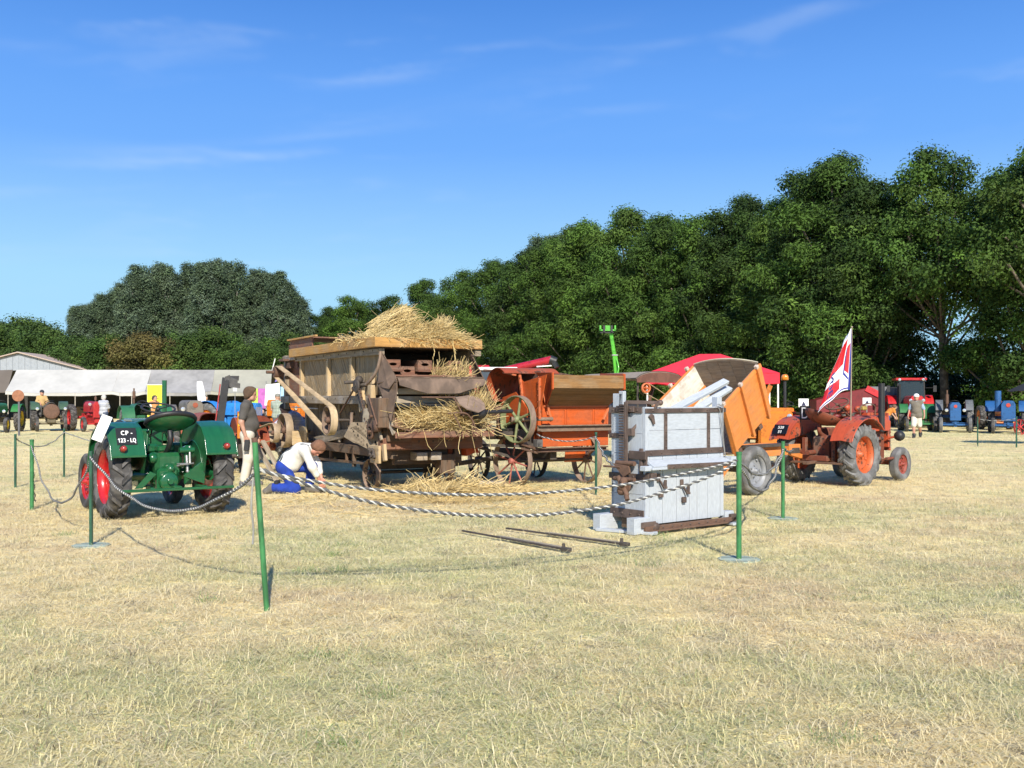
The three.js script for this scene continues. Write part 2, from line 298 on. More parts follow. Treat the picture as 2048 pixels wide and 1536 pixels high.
{
  const R = rng(77), geos = [tuftGeo(1, 16, 0.13, -0.1, 0.0036), tuftGeo(2, 13, 0.085, 0.15, 0.0036), tuftGeo(3, 8, 0.09, 0.55, 0.0036), tuftGeo(4, 18, 0.11, -0.25, 0.0042)];
  const mat = new THREE.MeshPhysicalMaterial({ color: 0xffffff, roughness: 0.9, side: THREE.DoubleSide, transmission: 0.3, thickness: 0 });
  const clear = [[-.585, -11.8, .573, -10.32, .1], [-.066, -12.03, 1.22, -10.7, .1], [2.249, -9.91, 2.25, -9.91, .2], [3.598, -13.28, 3.6, -13.28, .2], [-4.567, -10.85, -4.56, -10.85, .2], [1.3, -12.1, 2.4, -12.6, .45]];
  const kept = (x, z) => clear.every(([a, b, c, d, r]) => { const t = clamp(((x - a) * (c - a) + (z - b) * (d - b)) / ((c - a) ** 2 + (d - b) ** 2)); return Math.hypot(x - a - (c - a) * t, z - b - (d - b) * t) > r; });
  const lists = geos.map(() => []), o = [0, 0, 0];
  for (const [d0, d1, dens, sc] of [[3.2, 6.5, 520, 1], [6.5, 10, 360, 1], [10, 16, 190, 1.1], [16, 26, 75, 1.25], [26, 45, 22, 1.5]]) {
    const n = Math.round(0.66 * (d1 * d1 - d0 * d0) * dens);
    for (let i = 0; i < n; i++) {
      const d = Math.sqrt(lerp(d0 * d0, d1 * d1, R())), x = (R() * 2 - 1) * 0.66 * d, z = -d; if (!kept(x, z)) continue;
      const green = greenAt(x, z);
      const k = R() < 0.03 + 0.08 * green ? 2 : R() < 0.16 + 0.14 * green ? 1 : R() < 0.5 ? 0 : 3;
      turf(x, z, o, 0.86 + R() * 0.38);
      if (R() < 0.04 + 0.22 * green) { const q = R(); o[0] = lerp(.34, .56, q); o[1] = lerp(.39, .56, q); o[2] = lerp(.16, .26, q); } else if (R() < 0.035) { const q = 0.6 + R(); o[0] = .22 * q; o[1] = .165 * q; o[2] = .10 * q; } else if (R() < 0.22) { const q = 0.9 + R() * 0.2; o[0] = .84 * q; o[1] = .74 * q; o[2] = .48 * q; }
      lists[k].push([x, z, R() * 6.28, sc * (0.7 + R() * 0.6), ...o]);
    }
  }
  for (let i = 0; i < 16; i++) { const d = 4.6 + R() * 9, x0 = (R() * 2 - 1) * .5 * d; for (let k = 0; k < 9; k++) { const q = .8 + R() * .5; lists[2].push([x0 + (R() - .5) * .22, -d + (R() - .5) * .16, R() * 6.28, .7 + R() * .5, .17 * q, .27 * q, .07 * q]); } }
  const root = new THREE.Group(), m4 = new THREE.Matrix4(), q = new THREE.Quaternion(), c = new THREE.Color();
  lists.forEach((l, k) => {
    const im = new THREE.InstancedMesh(geos[k], mat, l.length); im.name = 'grass_tuft';
    l.forEach(([x, z, a, s, r, g, b], i) => { im.setMatrixAt(i, m4.compose(V(x, 0.002, z), q.setFromAxisAngle(V(0, 1, 0), a), V(s, s, s))); im.setColorAt(i, c.setRGB(r, g, b)); });
    im.castShadow = im.receiveShadow = true; root.add(im);
  });
  tag(root, 'grass', 'short dry grass blades standing over the field', null, null, 'stuff');
}

// ---------- trees ----------
function leafClump(seed, n, rad, size, ratio = 0.55) {
  const R = rng(seed), pos = [], nor = [];
  for (let i = 0; i < n; i++) {
    const dir = V(R() * 2 - 1, R() * 1.6 - 0.6, R() * 2 - 1).normalize(), c = dir.clone().multiplyScalar(rad * Math.pow(R(), 0.6));
    const nn = dir.clone().add(V(R() - .5, R() * 0.9, R() - .5)).normalize(), t = V(R() * 2 - 1, R() * 2 - 1.3, R() * 2 - 1).cross(nn).normalize(), b = nn.clone().cross(t), s = size * (0.6 + R() * 0.8);
    const P = [[-0.5, 0], [0, -ratio / 2], [0.5, 0], [0, ratio / 2]].map(([u, v], k) => c.clone().addScaledVector(t, u * s).addScaledVector(b, v * s).addScaledVector(nn, k % 2 ? 0.12 * s : 0));
    for (const k of [0, 1, 2, 0, 2, 3]) { pos.push(P[k].x, P[k].y, P[k].z); nor.push(nn.x, nn.y, nn.z); }
  }
  const g = new THREE.BufferGeometry(); g.setAttribute('position', new THREE.Float32BufferAttribute(pos, 3)); g.setAttribute('normal', new THREE.Float32BufferAttribute(nor, 3)); return g;
}
const clumpBroad = leafClump(5, 58, 0.62, 0.18), clumpFine = leafClump(6, 50, 0.52, 0.15, 0.7), clumpAsh = leafClump(8, 62, 0.66, 0.2, 0.36);
const leafMat = new THREE.MeshPhysicalMaterial({ color: 0xffffff, roughness: 0.75, side: THREE.DoubleSide, transmission: 0.32, thickness: 0, specularIntensity: 0.3 });
const bark = plain([.12, .10, .075], 0.95, { vary: 0.5, tone: [.17, .15, .12], bump: 0.01 });
const barkPale = plain([.27, .26, .23], 0.95, { vary: 0.4, tone: [.18, .17, .15], bump: 0.01 });
// prof(t): crown radius at share t of the height; blobs: leaf masses at the limb ends
function makeTree(seed, { h = 15, base = 1.2, prof, blobs = 46, per = 34, geo = clumpBroad, cols, tr = 0.22, br = [0.95, 1.7], mat = bark, lean = 0, gap = 0.78, sq0 = 0.6 }) {
  const R = rng(seed), g = new THREE.Group(), b = new B(), list = [];
  const trunkAt = (t) => V(Math.sin(t * 2 + seed) * 0.25 * t + lean * t * h * 0.12, t * h, Math.cos(t * 1.7 + seed) * 0.25 * t);
  b.tube([0, 0.12, 0.3, 0.5, 0.7, 0.86].map((t) => trunkAt(t)), tr, 8, 14);
  { const p = b.g[b.g.length - 1].attributes.position; for (let i = 0; i < p.count; i++) { const t = clamp(p.getY(i) / h), c = trunkAt(t), k = 1.25 - 1.05 * t + 0.9 * Math.exp(-p.getY(i) * 2.2); p.setX(i, c.x + (p.getX(i) - c.x) * k); p.setZ(i, c.z + (p.getZ(i) - c.z) * k); } }
  const cs = [];
  for (let i = 0, tries = 0; i < blobs && tries < 2000; tries++) {
    const t = lerp(base / h, 0.965, R()), a = R() * 6.28, rr = prof(t), r = rr * Math.pow(R(), 0.42), c = trunkAt(t).add(V(Math.cos(a) * r, 0, Math.sin(a) * r)), rad = lerp(br[0], br[1], R()) * (t > 0.85 ? 0.75 : 1);
    if (cs.some((q) => Math.hypot(q.c.x - c.x, (q.c.y - c.y) * 1.25, q.c.z - c.z) < (q.rad + rad) * gap)) continue;
    cs.push({ c, rad, t }); i++;
    const f = trunkAt(Math.max(0.06, t - 0.16 - R() * 0.1)), mid = f.clone().lerp(c, 0.55).add(V(0, -0.25, 0));
    b.tube([f, mid, c], 0.035 + tr * 0.14, 5, 6);
  }
  for (const { c, rad, t } of cs) {
    const shade = 0.72 + R() * 0.55, cc = cols[Math.floor(R() * cols.length)], sq = sq0 + R() * 0.2;
    for (let k = 0; k < per; k++) {
      const d = V(R() * 2 - 1, R() * 2 - 0.75, R() * 2 - 1).normalize(), q = c.clone().addScaledVector(d, rad * (R() < .14 ? 1.05 + R() * .4 : 0.58 + R() * 0.5)); q.y = c.y + (q.y - c.y) * sq;
      if (q.y < 0.3) q.y = 0.3 + R() * 0.3;
      const v = shade * (0.8 + R() * 0.4); list.push([q, R() * 6.28, (R() - .5) * 0.9, 0.75 + R() * 0.55, cc[0] * v, cc[1] * v, cc[2] * v * (0.85 + R() * 0.3)]);
    }
  }
  b.mesh('trunk', mat, g);
  const im = new THREE.InstancedMesh(geo, leafMat, list.length), m4 = new THREE.Matrix4(), q = new THREE.Quaternion(), e = new THREE.Euler(), col = new THREE.Color();
  list.forEach(([p, a, tilt, s, r, gg, bb], i) => { im.setMatrixAt(i, m4.compose(p, q.setFromEuler(e.set(tilt, a, 0)), V(s, s, s))); im.setColorAt(i, col.setRGB(r, gg, bb)); });
  im.name = 'crown'; im.userData.kind = 'stuff'; im.castShadow = im.receiveShadow = true; g.add(im);
  return g;
}
const broad = (R) => (t) => R * Math.pow(Math.sin(Math.PI * Math.pow(clamp(t * 0.97 + 0.03), 0.8)), 0.55) * (t < 0.2 ? 0.75 + t : 1);
const tall = (R) => (t) => R * Math.pow(clamp(Math.sin(Math.PI * Math.pow(clamp(t), 0.72))), 0.7);
const poplar = (R) => (t) => R * clamp((t - 0.18) * 3.4) * Math.pow(clamp(1.02 - t), 0.62);
const dome = (R) => (t) => R * Math.sqrt(clamp(1 - t * t * 0.97));
const greens = { mid: [[.078, .150, .024], [.065, .128, .022], [.095, .172, .028]], dark: [[.042, .086, .018], [.05, .098, .02], [.062, .112, .024]], ash: [[.088, .165, .028], [.076, .146, .026], [.108, .185, .034]], grey: [[.125, .18, .10], [.105, .155, .085], [.15, .205, .125]], bush: [[.08, .145, .03], [.062, .118, .025], [.10, .165, .035]], olive: [[.15, .125, .04], [.12, .11, .036], [.16, .15, .045]] };
const protos = {
  broadA: () => makeTree(11, { h: 15.5, prof: broad(3.9), cols: greens.mid, blobs: 50 }),
  broadB: () => makeTree(12, { h: 15.5, prof: broad(3.5), cols: greens.dark, blobs: 46 }),
  broadC: () => makeTree(13, { h: 15.5, prof: tall(4.2), cols: greens.ash, geo: clumpAsh, blobs: 48 }),
  broadD: () => makeTree(14, { h: 15.5, prof: broad(4.2), cols: greens.ash, geo: clumpAsh, blobs: 54, base: 0.8 }),
  open: () => makeTree(15, { h: 15.5, base: 7.6, prof: tall(4.4), cols: greens.ash, blobs: 40, per: 26, lean: 0.6 }),
  poplarA: () => makeTree(21, { h: 19, base: 4.6, prof: poplar(4.6), cols: greens.grey, geo: clumpFine, blobs: 110, per: 19, br: [0.5, 1.0], sq0: 1.35, gap: .6, mat: barkPale, tr: 0.2, lean: 0.3 }),
  poplarB: () => makeTree(22, { h: 19, base: 6, prof: poplar(5.0), cols: greens.grey, geo: clumpFine, blobs: 110, per: 19, br: [0.5, 1.0], sq0: 1.35, gap: .6, mat: barkPale, tr: 0.22, lean: 0.3 }),
  bushA: () => makeTree(31, { h: 6.5, base: 0.4, prof: dome(4.2), cols: greens.bush, blobs: 40, per: 32, tr: 0.14 }),
  bushB: () => makeTree(32, { h: 6.5, base: 0.4, prof: dome(3.8), cols: greens.olive, blobs: 36, per: 32, tr: 0.14 }),
};
const made = {};
function plant(kind, name, label, category, px, d, h, deg, group, wide = 1) {
  const x = (px - 1024) / FOC * d, nominal = { p: 19, b: 15.5, o: 15.5 }[kind[0]], H = kind.startsWith('bush') ? 6.5 : nominal, s = h / H;
  const o = made[kind] ? made[kind].clone() : (made[kind] = protos[kind]());
  o.name = numbered(name); o.position.set(x, 0, -d); o.rotation.y = deg * Math.PI / 180; o.scale.set(s * wide, s, s * wide);
  o.userData = { label, category }; if (group) o.userData.group = group;
  scene.add(o); return o;
}
const TL = 'trees of the long tree line on the right';
for (const [kind, px, d, h, deg, label] of [
  ['open', 2140, 47, 15.6, 10, 'tall open tree partly cut off by the right edge of the picture'],
  ['broadA', 2052, 51, 14.0, 60, 'tall mid green tree at the right end of the tree line behind the dark umbrella'],
  ['open', 1893, 55, 14.9, 200, 'tall tree with bare leaning trunks and blue sky showing between them'],
  ['broadB', 1735, 58, 14.4, 120, 'dark narrow tree left of the gap of sky behind the modern red tractor'],
  ['broadC', 1668, 60, 15.8, 300, 'slim yellowish green tree just left of the white and red flag'],
  ['broadB', 1640, 63, 15.6, 20, 'darkest tall tree of the tree line, left of the flag'],
  ['broadD', 1555, 67, 14.4, 250, 'light green tree behind the raised orange trailer body'],
  ['broadB', 1480, 70, 15.6, 100, 'dark green tree rising just behind the red gazebo'],
  ['broadA', 1405, 73, 15.0, 170, 'mid green tree above the peak of the red gazebo'],
  ['broadC', 1330, 77, 15.4, 40, 'tall feathery tree behind the rusty canopied machine'],
  ['broadD', 1255, 81, 16.4, 330, 'highest rounded green tree right of the bright green boom'],
  ['broadD', 1180, 85, 16.2, 80, 'round light green tree behind the bright green boom'],
  ['broadA', 1115, 90, 16.0, 210, 'mid green tree above the red unloading auger'],
  ['broadB', 1050, 96, 15.8, 150, 'dark green tree above the orange baler'],
  ['broadC', 985, 102, 15.4, 15, 'feathery green tree behind the right edge of the threshing machine'],
  ['open', 915, 107, 15.0, 70, 'thin tree with sky showing through, right of the straw heap'],
  ['broadC', 845, 114, 14.8, 280, 'pale green tree rising behind the straw heap'],
]) plant(kind, 'broadleaf_tree', label, 'tree', px, d + 4, h * (d + 4) / d, deg, TL);
for (const [kind, px, d, h, deg, label] of [
  ['poplarA', 1072, 112, 19.6, 40, 'thin grey green poplar top poking out above the tree line, left one of the pair'],
  ['poplarB', 1125, 112, 20.2, 140, 'thin grey green poplar top poking out above the tree line, right one of the pair'],
  ['broadB', 770, 128, 14.4, 200, 'dark tree left of the straw heap on the threshing machine'],
  ['broadA', 705, 128, 14.6, 330, 'rounded green tree left of the straw heap, right of the poplar clump'],
  ['broadB', 650, 132, 13.5, 90, 'dark green tree against the right foot of the poplar clump'],
]) plant(kind, kind[0] === 'p' ? 'poplar_tree' : 'broadleaf_tree', label, 'tree', px, d, h, deg);
[[165, 13.6], [200, 15.2], [240, 17], [285, 18.4], [330, 19.2], [378, 19.6], [425, 19.4], [470, 19.4], [515, 18.8], [560, 17.6], [592, 15.6]].forEach(([px, h], i) => plant(i % 2 ? 'poplarA' : 'poplarB', 'poplar_tree',
  ['leftmost and lowest poplar of the grey green clump', 'second poplar from the left of the clump', 'third poplar from the left of the clump', 'fourth poplar from the left of the clump', 'poplar left of the middle of the clump', 'highest poplar in the middle of the clump', 'poplar just right of the highest one in the clump', 'poplar with pale trunks showing below its crown', 'fourth poplar from the right end of the clump', 'second poplar from the right end of the clump', 'rightmost low poplar of the clump'][i],
  'tree', px, 128 + (i % 3) * 3, h, i * 67, 'poplars in the clump on the left', 1.12));
[['bushA', -30, 118, 9.6, 'dark bushy tree at the left edge behind the barn'], ['bushA', 35, 128, 11.0, 'grey green bushy tree above the barn roof'], ['bushA', 100, 112, 8.6, 'pale green bush behind the right slope of the barn roof'], ['bushA', 165, 108, 7.0, 'green bush above the left part of the marquee'], ['bushA', 228, 106, 7.6, 'green bush left of the brownish bush behind the marquee'], ['bushB', 295, 104, 7.8, 'brownish olive bush behind the marquee'], ['bushA', 350, 108, 6.0, 'dark green bush right of the brownish bush'], ['bushA', 410, 106, 8.4, 'green bush behind the middle of the marquee'], ['bushA', 470, 104, 6.6, 'green bush behind the right part of the marquee'], ['bushA', 530, 108, 7.0, 'dark bush behind the right end of the marquee'], ['bushA', 590, 112, 8.2, 'dark bush between the marquee and the threshing machine']]
  .forEach(([k, px, d, h, label], i) => plant(k, 'bush', label, 'bush', px, d, h, i * 51, 'bushes behind the marquee', 1.05));
// low growth under and behind the trees of the right-hand line, which reads as one dark mass
{
  const R = rng(909), n = 3600, im = new THREE.InstancedMesh(clumpBroad, leafMat, n), m4 = new THREE.Matrix4(), q = new THREE.Quaternion(), col = new THREE.Color();
  for (let i = 0; i < n; i++) {
    const t = R(), back = 2.5 + R() * 6, x = lerp(31, -22, t) + 0.84 * back + (R() - .5), d = lerp(52, 132, t) + 0.5 * back, y = Math.pow(R(), 0.8) * (2.4 + 3.0 * sstep(3.5, 8, back));
    const s = 1 + R() * 0.9, v = 0.7 + R() * 0.5; im.setMatrixAt(i, m4.compose(V(x, y, -d), q.setFromEuler(new THREE.Euler(R(), R() * 6, 0)), V(s, s, s))); im.setColorAt(i, col.setRGB(.06 * v, .095 * v, .026 * v));
  }
  im.castShadow = im.receiveShadow = true; im.userData.kind = 'stuff';
  tag(im, 'undergrowth', 'dark leafy undergrowth below and behind the long tree line', null, null, 'stuff');
}

// ---------- wheels ----------
function tyreGeo(R, w, rim, lugs, lugH = 0.035) {
  const b = new B(), rb = R - (lugs ? lugH : 0), s = w / 2, hh = rb - rim;
  b.lathe([[rim, -s * .72], [rim + hh * .25, -s * .92], [rim + hh * .6, -s], [rim + hh * .86, -s * .9], [rb, -s * .55], [rb, s * .55], [rim + hh * .86, s * .9], [rim + hh * .6, s], [rim + hh * .25, s * .92], [rim, s * .72]].map(([r, y]) => [r, y]), 36, [0, 0, 0], [0, 0, Math.PI / 2]);
  if (lugs) {
    const pos = [], Q = (a, c, d, e) => pos.push(...a, ...c, ...d, ...a, ...d, ...e);
    for (const sd of [-1, 1]) for (let i = 0; i < lugs; i++) {
      const th0 = (i + (sd > 0 ? 0.5 : 0)) * 2 * Math.PI / lugs, st = [];
      for (const [t, x, dr] of [[0, -0.05, 0], [0.5, 0.5, 0.005], [0.85, 0.88, 0.02], [1, 1.02, 0.075]]) {
        const th = th0 + t * 0.20 * (0.6 / R) * 1.2, ro = R - dr, ri = ro - lugH - 0.03, hw = 0.034 * (R / 0.6) * (1 + 0.35 * t) / R;
        const P = (r, a) => [sd * s * x, r * Math.cos(a), r * Math.sin(a)];
        st.push([P(ro, th - hw * .7), P(ro, th + hw * .7), P(ri, th - hw * 1.3), P(ri, th + hw * 1.3)]);
      }
      for (let k = 0; k < 3; k++) { const a = st[k], c = st[k + 1]; Q(a[0], a[1], c[1], c[0]); Q(a[1], a[3], c[3], c[1]); Q(a[2], a[0], c[0], c[2]); }
      Q(st[0][0], st[0][2], st[0][3], st[0][1]); Q(st[3][0], st[3][1], st[3][3], st[3][2]);
    }
    const g = new THREE.BufferGeometry(); g.setAttribute('position', new THREE.Float32BufferAttribute(pos, 3)); g.computeVertexNormals(); b.add(planar(g));
  } else for (let k = -2; k <= 2; k++) b.lathe([[R - 0.012, k * s * .24 - .008], [R + 0.004, k * s * .24 - .008], [R + 0.004, k * s * .24 + .008], [R - 0.012, k * s * .24 + .008]], 36, [0, 0, 0], [0, 0, Math.PI / 2]);
  return b;
}
const wheelCache = new Map();
// wheel on an axle along x; out: which way its outer face looks (+1 / -1)
function wheel(parent, p, { R, w, rim, rimMat, lugs = 0, out = 1, dish = 0.06, tyreMat = M.rubber, holes = 6, steer = 0, spin = 0 }) {
  const key = [R, w, rim, lugs, dish, holes].join();
  if (!wheelCache.has(key)) {
    const r = new B(), s = w * 0.36;
    r.lathe([[rim + .012, -s], [rim + .018, -s + .012], [rim - .02, -s + .03], [rim - .045, 0], [rim - .02, s - .03], [rim + .018, s - .012], [rim + .012, s]], 32, [0, 0, 0], [0, 0, Math.PI / 2]);
    r.lathe([[0, dish + .0], [rim * .3, dish], [rim * .42, dish - .015], [rim * .62, dish - .045], [rim * .8, dish - .02], [rim - .03, dish - .01], [rim - .03, dish - .025], [0, dish - .05]].map(([a, c]) => [a, -c]), 32, [0, 0, 0], [0, 0, Math.PI / 2]);
    r.lathe([[0, .07], [rim * .13, .065], [rim * .16, 0.02], [rim * .24, 0.012], [rim * .26, 0]].map(([a, c]) => [a, -c - dish]), 20, [0, 0, 0], [0, 0, Math.PI / 2]);
    for (let i = 0; i < holes; i++) { const a = i * 6.283 / holes; r.rod([dish - .005, Math.cos(a) * rim * .34, Math.sin(a) * rim * .34], [dish + .022, Math.cos(a) * rim * .34, Math.sin(a) * rim * .34], .014, .012, 6); r.box(.02, .05, .05, [dish - .012, Math.cos(a + .5) * rim * .8, Math.sin(a + .5) * rim * .8], [a + .5, 0, 0]); }
    wheelCache.set(key, [tyreGeo(R, w, rim, lugs).geo(), r.geo()]);
  }
  const [tg, rg] = wheelCache.get(key), g = part('wheel', parent, p, [spin, steer + (out < 0 ? Math.PI : 0), 0]);
  for (const [n, geo, m] of [['tyre', tg, tyreMat], ['rim', rg, rimMat]]) { const q = new THREE.Mesh(geo, m); q.name = n; q.castShadow = q.receiveShadow = true; g.add(q); }
  return g;
}
// iron wheel with a flat rim and spokes, axle along local x
function ironWheel(parent, p, { R, w = 0.12, t = 0.012, n = 8, rimMat = M.rust, spokeMat = rimMat, spokeR = 0.012, hub = 0.06, flat = false, rot = [0, 0, 0], name = 'wheel', hubW = 0.16 }) {
  const g = part(name, parent, p, rot);
  new B().lathe([[R - t, -w / 2], [R, -w / 2 + .004], [R + .004, 0], [R, w / 2 - .004], [R - t, w / 2], [R - t, -w / 2]], 40, [0, 0, 0], [0, 0, Math.PI / 2]).mesh('rim', rimMat, g);
  new B().lathe([[0, -hubW / 2], [hub * .7, -hubW / 2], [hub, -hubW * .3], [hub, hubW * .3], [hub * .7, hubW / 2], [0, hubW / 2]], 16, [0, 0, 0], [0, 0, Math.PI / 2]).mesh('hub', spokeMat, g);
  const sb = new B(); flat ? sb.bar([0, hub * .8, 0], [0, R - t, 0], 0.02, spokeR * 3.4, 0.005) : sb.rod([0, hub * .8, 0], [0, R - t, 0], spokeR, spokeR * .85, 8);
  const sg = sb.geo();
  for (let i = 0; i < n; i++) { const m = new THREE.Mesh(sg, spokeMat); m.name = 'spoke'; m.rotation.x = i * 6.2832 / n + 0.2; m.castShadow = m.receiveShadow = true; g.add(m); }
  return g;
}
// flat leather belt round two pulleys, in the plane x = px; t: thickness, twisted when crossed
function beltLoop(b, a, ra, c, rc, w, t = 0.012) {
  const A = V(...a), C = V(...c), d = C.clone().sub(A), L = d.length(), al = Math.atan2(d.y, d.z), k = Math.acos((ra - rc) / L), pts = [];
  for (let i = 0; i <= 10; i++) { const th = al + k + (2 * Math.PI - 2 * k) * i / 10; pts.push([A.y + ra * Math.sin(th), A.z + ra * Math.cos(th), A.x]); }
  for (let i = 0; i <= 10; i++) { const th = al - k + 2 * k * i / 10; pts.push([C.y + rc * Math.sin(th), C.z + rc * Math.cos(th), C.x]); }
  pts.push(pts[0]);
  const rows = [pts.map(([y, z, x]) => [x - w / 2, y, z]), pts.map(([y, z, x]) => [x + w / 2, y, z])];
  return b.sheet(rows, t);
}

// ---------- tractors ----------
// local axes: +z forwards, +x to the driver's left; the origin lies on the ground under the rear axle
function hoodGeo(b, w, y0, y1, z0, z1, round = 0.5, taper = 0.92) {
  const rows = [];
  for (let i = 0; i <= 6; i++) {
    const t = i / 6, z = lerp(z0, z1, t), k = lerp(1, taper, t), drop = t > 0.9 ? 0.02 : 0, row = [];
    for (let j = 0; j <= 14; j++) { const a = -Math.PI / 2 + Math.PI * j / 14, q = Math.pow(Math.abs(Math.sin(a)), round) * Math.sign(Math.sin(a)), c = Math.pow(Math.abs(Math.cos(a)), round); row.push([q * w / 2 * k, y0 + (y1 - y0 - drop) * Math.max(0, c), z]); }
    rows.push(row);
  }
  return b.sheet(rows, 0.012);
}
function fenderGeo(b, R, x0, x1, zc, yc, a0, a1, side = true, flare = 0) {
  const rows = [[], []], n = 14, poly = [];
  for (let i = 0; i <= n; i++) { const a = lerp(a0, a1, i / n), y = yc + R * Math.sin(a), z = zc + R * Math.cos(a); rows[0].push([x0, y, z]); rows[1].push([x1, y - flare * Math.abs(Math.cos(a)), z]); poly.push([z, y]); }
  b.sheet(rows, 0.01);
  for (const x of [x1]) b.tube(rows[1].map((p) => [x, p[1], p[2]]), 0.012, 5, 24);
  if (side) { const g = new THREE.ShapeGeometry(new THREE.Shape(poly.map(([z, y]) => new THREE.Vector2(z, y)))); g.rotateY(-Math.PI / 2); g.translate(x0, 0, 0); b.add(planar(g)); }
}
function steeringWheel(parent, p, r, tilt, mat = M.black, spokes = 3) {
  const b = new B(), g = new THREE.TorusGeometry(r, 0.014, 8, 36); b.put(scaleUV(g, 6 * r, .1), [0, 0, 0], [Math.PI / 2, 0, 0]);
  for (let i = 0; i < spokes; i++) { const a = i * 6.283 / spokes + 0.6; b.rod([0, -.02, 0], [Math.cos(a) * r, 0, Math.sin(a) * r], .008); }
  b.sphere(0.03, [0, -.02, 0]);
  const m = b.mesh('steering_wheel', mat, parent); m.position.set(...p); m.rotation.x = tilt; return m;
}
function headlamp(parent, p, r = 0.07, mat = M.black, yaw = 0) {
  const g = part('headlight', parent, p, [0, yaw, 0]);
  new B().lathe([[0, -r * 1.1], [r * .5, -r], [r * .9, -r * .45], [r, 0], [r * .95, r * .08]], 16, [0, 0, 0], [Math.PI / 2, 0, 0]).mesh('shell', mat, g);
  new B().lathe([[0, r * .22], [r * .5, r * .18], [r * .93, r * .06]], 16, [0, 0, 0], [Math.PI / 2, 0, 0]).mesh('lens', M.lamp, g);
}
function tractor(s) {
  const t = thing(s.name ?? 'tractor', s.label, s.category ?? 'tractor', s.pos, s.deg, s.group);
  const { wb, tr, Rr, wr, tf, Rf, wf, body, rimMat } = s, frame = s.frame ?? body, tyreMat = s.tyreMat ?? M.rubber;
  for (const sd of [1, -1]) {
    wheel(t, [sd * tr / 2, Rr, 0], { R: Rr, w: wr, rim: s.rimR ?? Rr * .6, rimMat, lugs: s.lugs ?? 18, out: sd, tyreMat, dish: s.dish ?? 0.05, spin: sd * 0.3 });
    wheel(t, [sd * tf / 2, Rf, wb], { R: Rf, w: wf, rim: s.rimF ?? Rf * .6, rimMat: s.rimMatF ?? rimMat, lugs: s.lugsF ?? 0, out: sd, tyreMat, dish: 0.03, steer: s.steer ?? 0 });
  }
  new B().rod([-tr / 2, Rr, 0], [tr / 2, Rr, 0], .075, .075, 14).lathe([[0, -.2], [.12, -.2], [.2, -.1], [.2, .1], [.12, .2], [0, .2]], 16, [0, Rr, 0], [0, 0, Math.PI / 2]).box(.34, .34, .5, [0, Rr + .05, .1]).mesh('rear_axle', frame, t);
  const [hw, hy0, hy1, hz0, hz1, rd = 0.5, tp = 0.94] = s.hood;
  new B().box(.3, .3, hz0 - .1, [0, Rr * .95, hz0 / 2], null, .03).box(hw * .62, hy0 - Rr * .6, hz1 - hz0 - .1, [0, (hy0 + Rr * .6) / 2, (hz0 + hz1) / 2], null, .03)
    .box(hw * .86, .12, .3, [0, hy0 - .1, lerp(hz0, hz1, .4)]).rod([hw * .42, hy0 - .22, lerp(hz0, hz1, .25)], [hw * .42, hy0 - .22, lerp(hz0, hz1, .7)], .05).rod([-hw * .42, hy0 - .15, lerp(hz0, hz1, .3)], [-hw * .42, hy0 - .15, lerp(hz0, hz1, .8)], .035).rod([0, Rf * 1.1, wb - .5], [0, Rr * .9, wb - .9], .06).mesh('engine', s.engineMat ?? frame, t);
  hoodGeo(new B(), hw, hy0, hy1, hz0, hz1, rd, tp).mesh('hood', body, t);
  // radiator front
  const gw = hw * tp, gy0 = s.grilleY0 ?? hy0 - .28, gb = new B();
  if (s.front === 'drum') gb.lathe([[0, .02], [gw * .3, .03], [gw * .52, .02], [gw * .6, -.03], [gw * .6, -.1], [gw * .5, -.14]], 24, [0, (gy0 + hy1) / 2, hz1 + .02], [Math.PI / 2, 0, 0]);
  else { gb.ext([[-gw / 2, gy0], [gw / 2, gy0], [gw / 2, hy1 - gw * .28], [gw * .3, hy1 - .01], [-gw * .3, hy1 - .01], [-gw / 2, hy1 - gw * .28]], .09, [0, 0, hz1 + .02], [0, 0, 0], .015); }
  const gr = gb.mesh('radiator_shell', s.front === 'drum' ? (s.drumMat ?? M.rust) : body, t);
  if (s.front !== 'drum' && s.front !== 'plain') { const bb = new B(); for (let i = 0; i < 7; i++) bb.box(gw * .055, (hy1 - gy0) * .66, .014, [gw * (i - 3) * .105, lerp(gy0, hy1, .45), hz1 + .072]); bb.mesh('grille', s.grille ?? M.steel, gr); }
  if (s.badge) new B().rod([0, lerp(gy0, hy1, .78), hz1 + .06], [0, lerp(gy0, hy1, .78), hz1 + .085], gw * .16, gw * .16, 16).mesh('badge', s.badge, gr);
  const ab = new B().bar([-tf / 2, Rf + .02, wb], [tf / 2, Rf + .02, wb], .07, .09, .012).bar([0, Rf + .02, wb], [0, hy0 - .2, wb], .1, .16).rod([-tf * .42, Rf + .1, wb - .16], [tf * .42, Rf + .1, wb - .16], .016);
  ab.bar([0, Rf * .9, wb], [0, Rr * .7, wb * .45], .12, .1).mesh('front_axle', s.axleMat ?? frame, t);
  if (s.fender) for (const sd of [1, -1]) { const fb = new B(), [x0, x1, f0, f1, fr = Rr + .09] = s.fender; fenderGeo(fb, fr, sd * x0, sd * x1, 0, Rr, f0, f1, true); fb.mesh('fender', s.fenderMat ?? body, t); }
  if (s.seat) { const [y, z, r] = s.seat; new B().lathe([[0, 0], [r * .6, .01], [r * .92, .06], [r, .10], [r * .98, .10], [r * .9, .07], [r * .6, .025], [0, .015]], 20, [0, y, z]).rod([0, y, z], [0, Rr + .1, z + .18], .025).mesh('seat', s.seatMat ?? M.black, t); }
  if (s.wheelAt) { const [y, z, r, ti = 0.5] = s.wheelAt; steeringWheel(t, [0, y, z], r, ti, s.steerMat); new B().rod([0, y - .02, z], [0, hy0, z + .5], .018).mesh('steering_column', M.iron, t); }
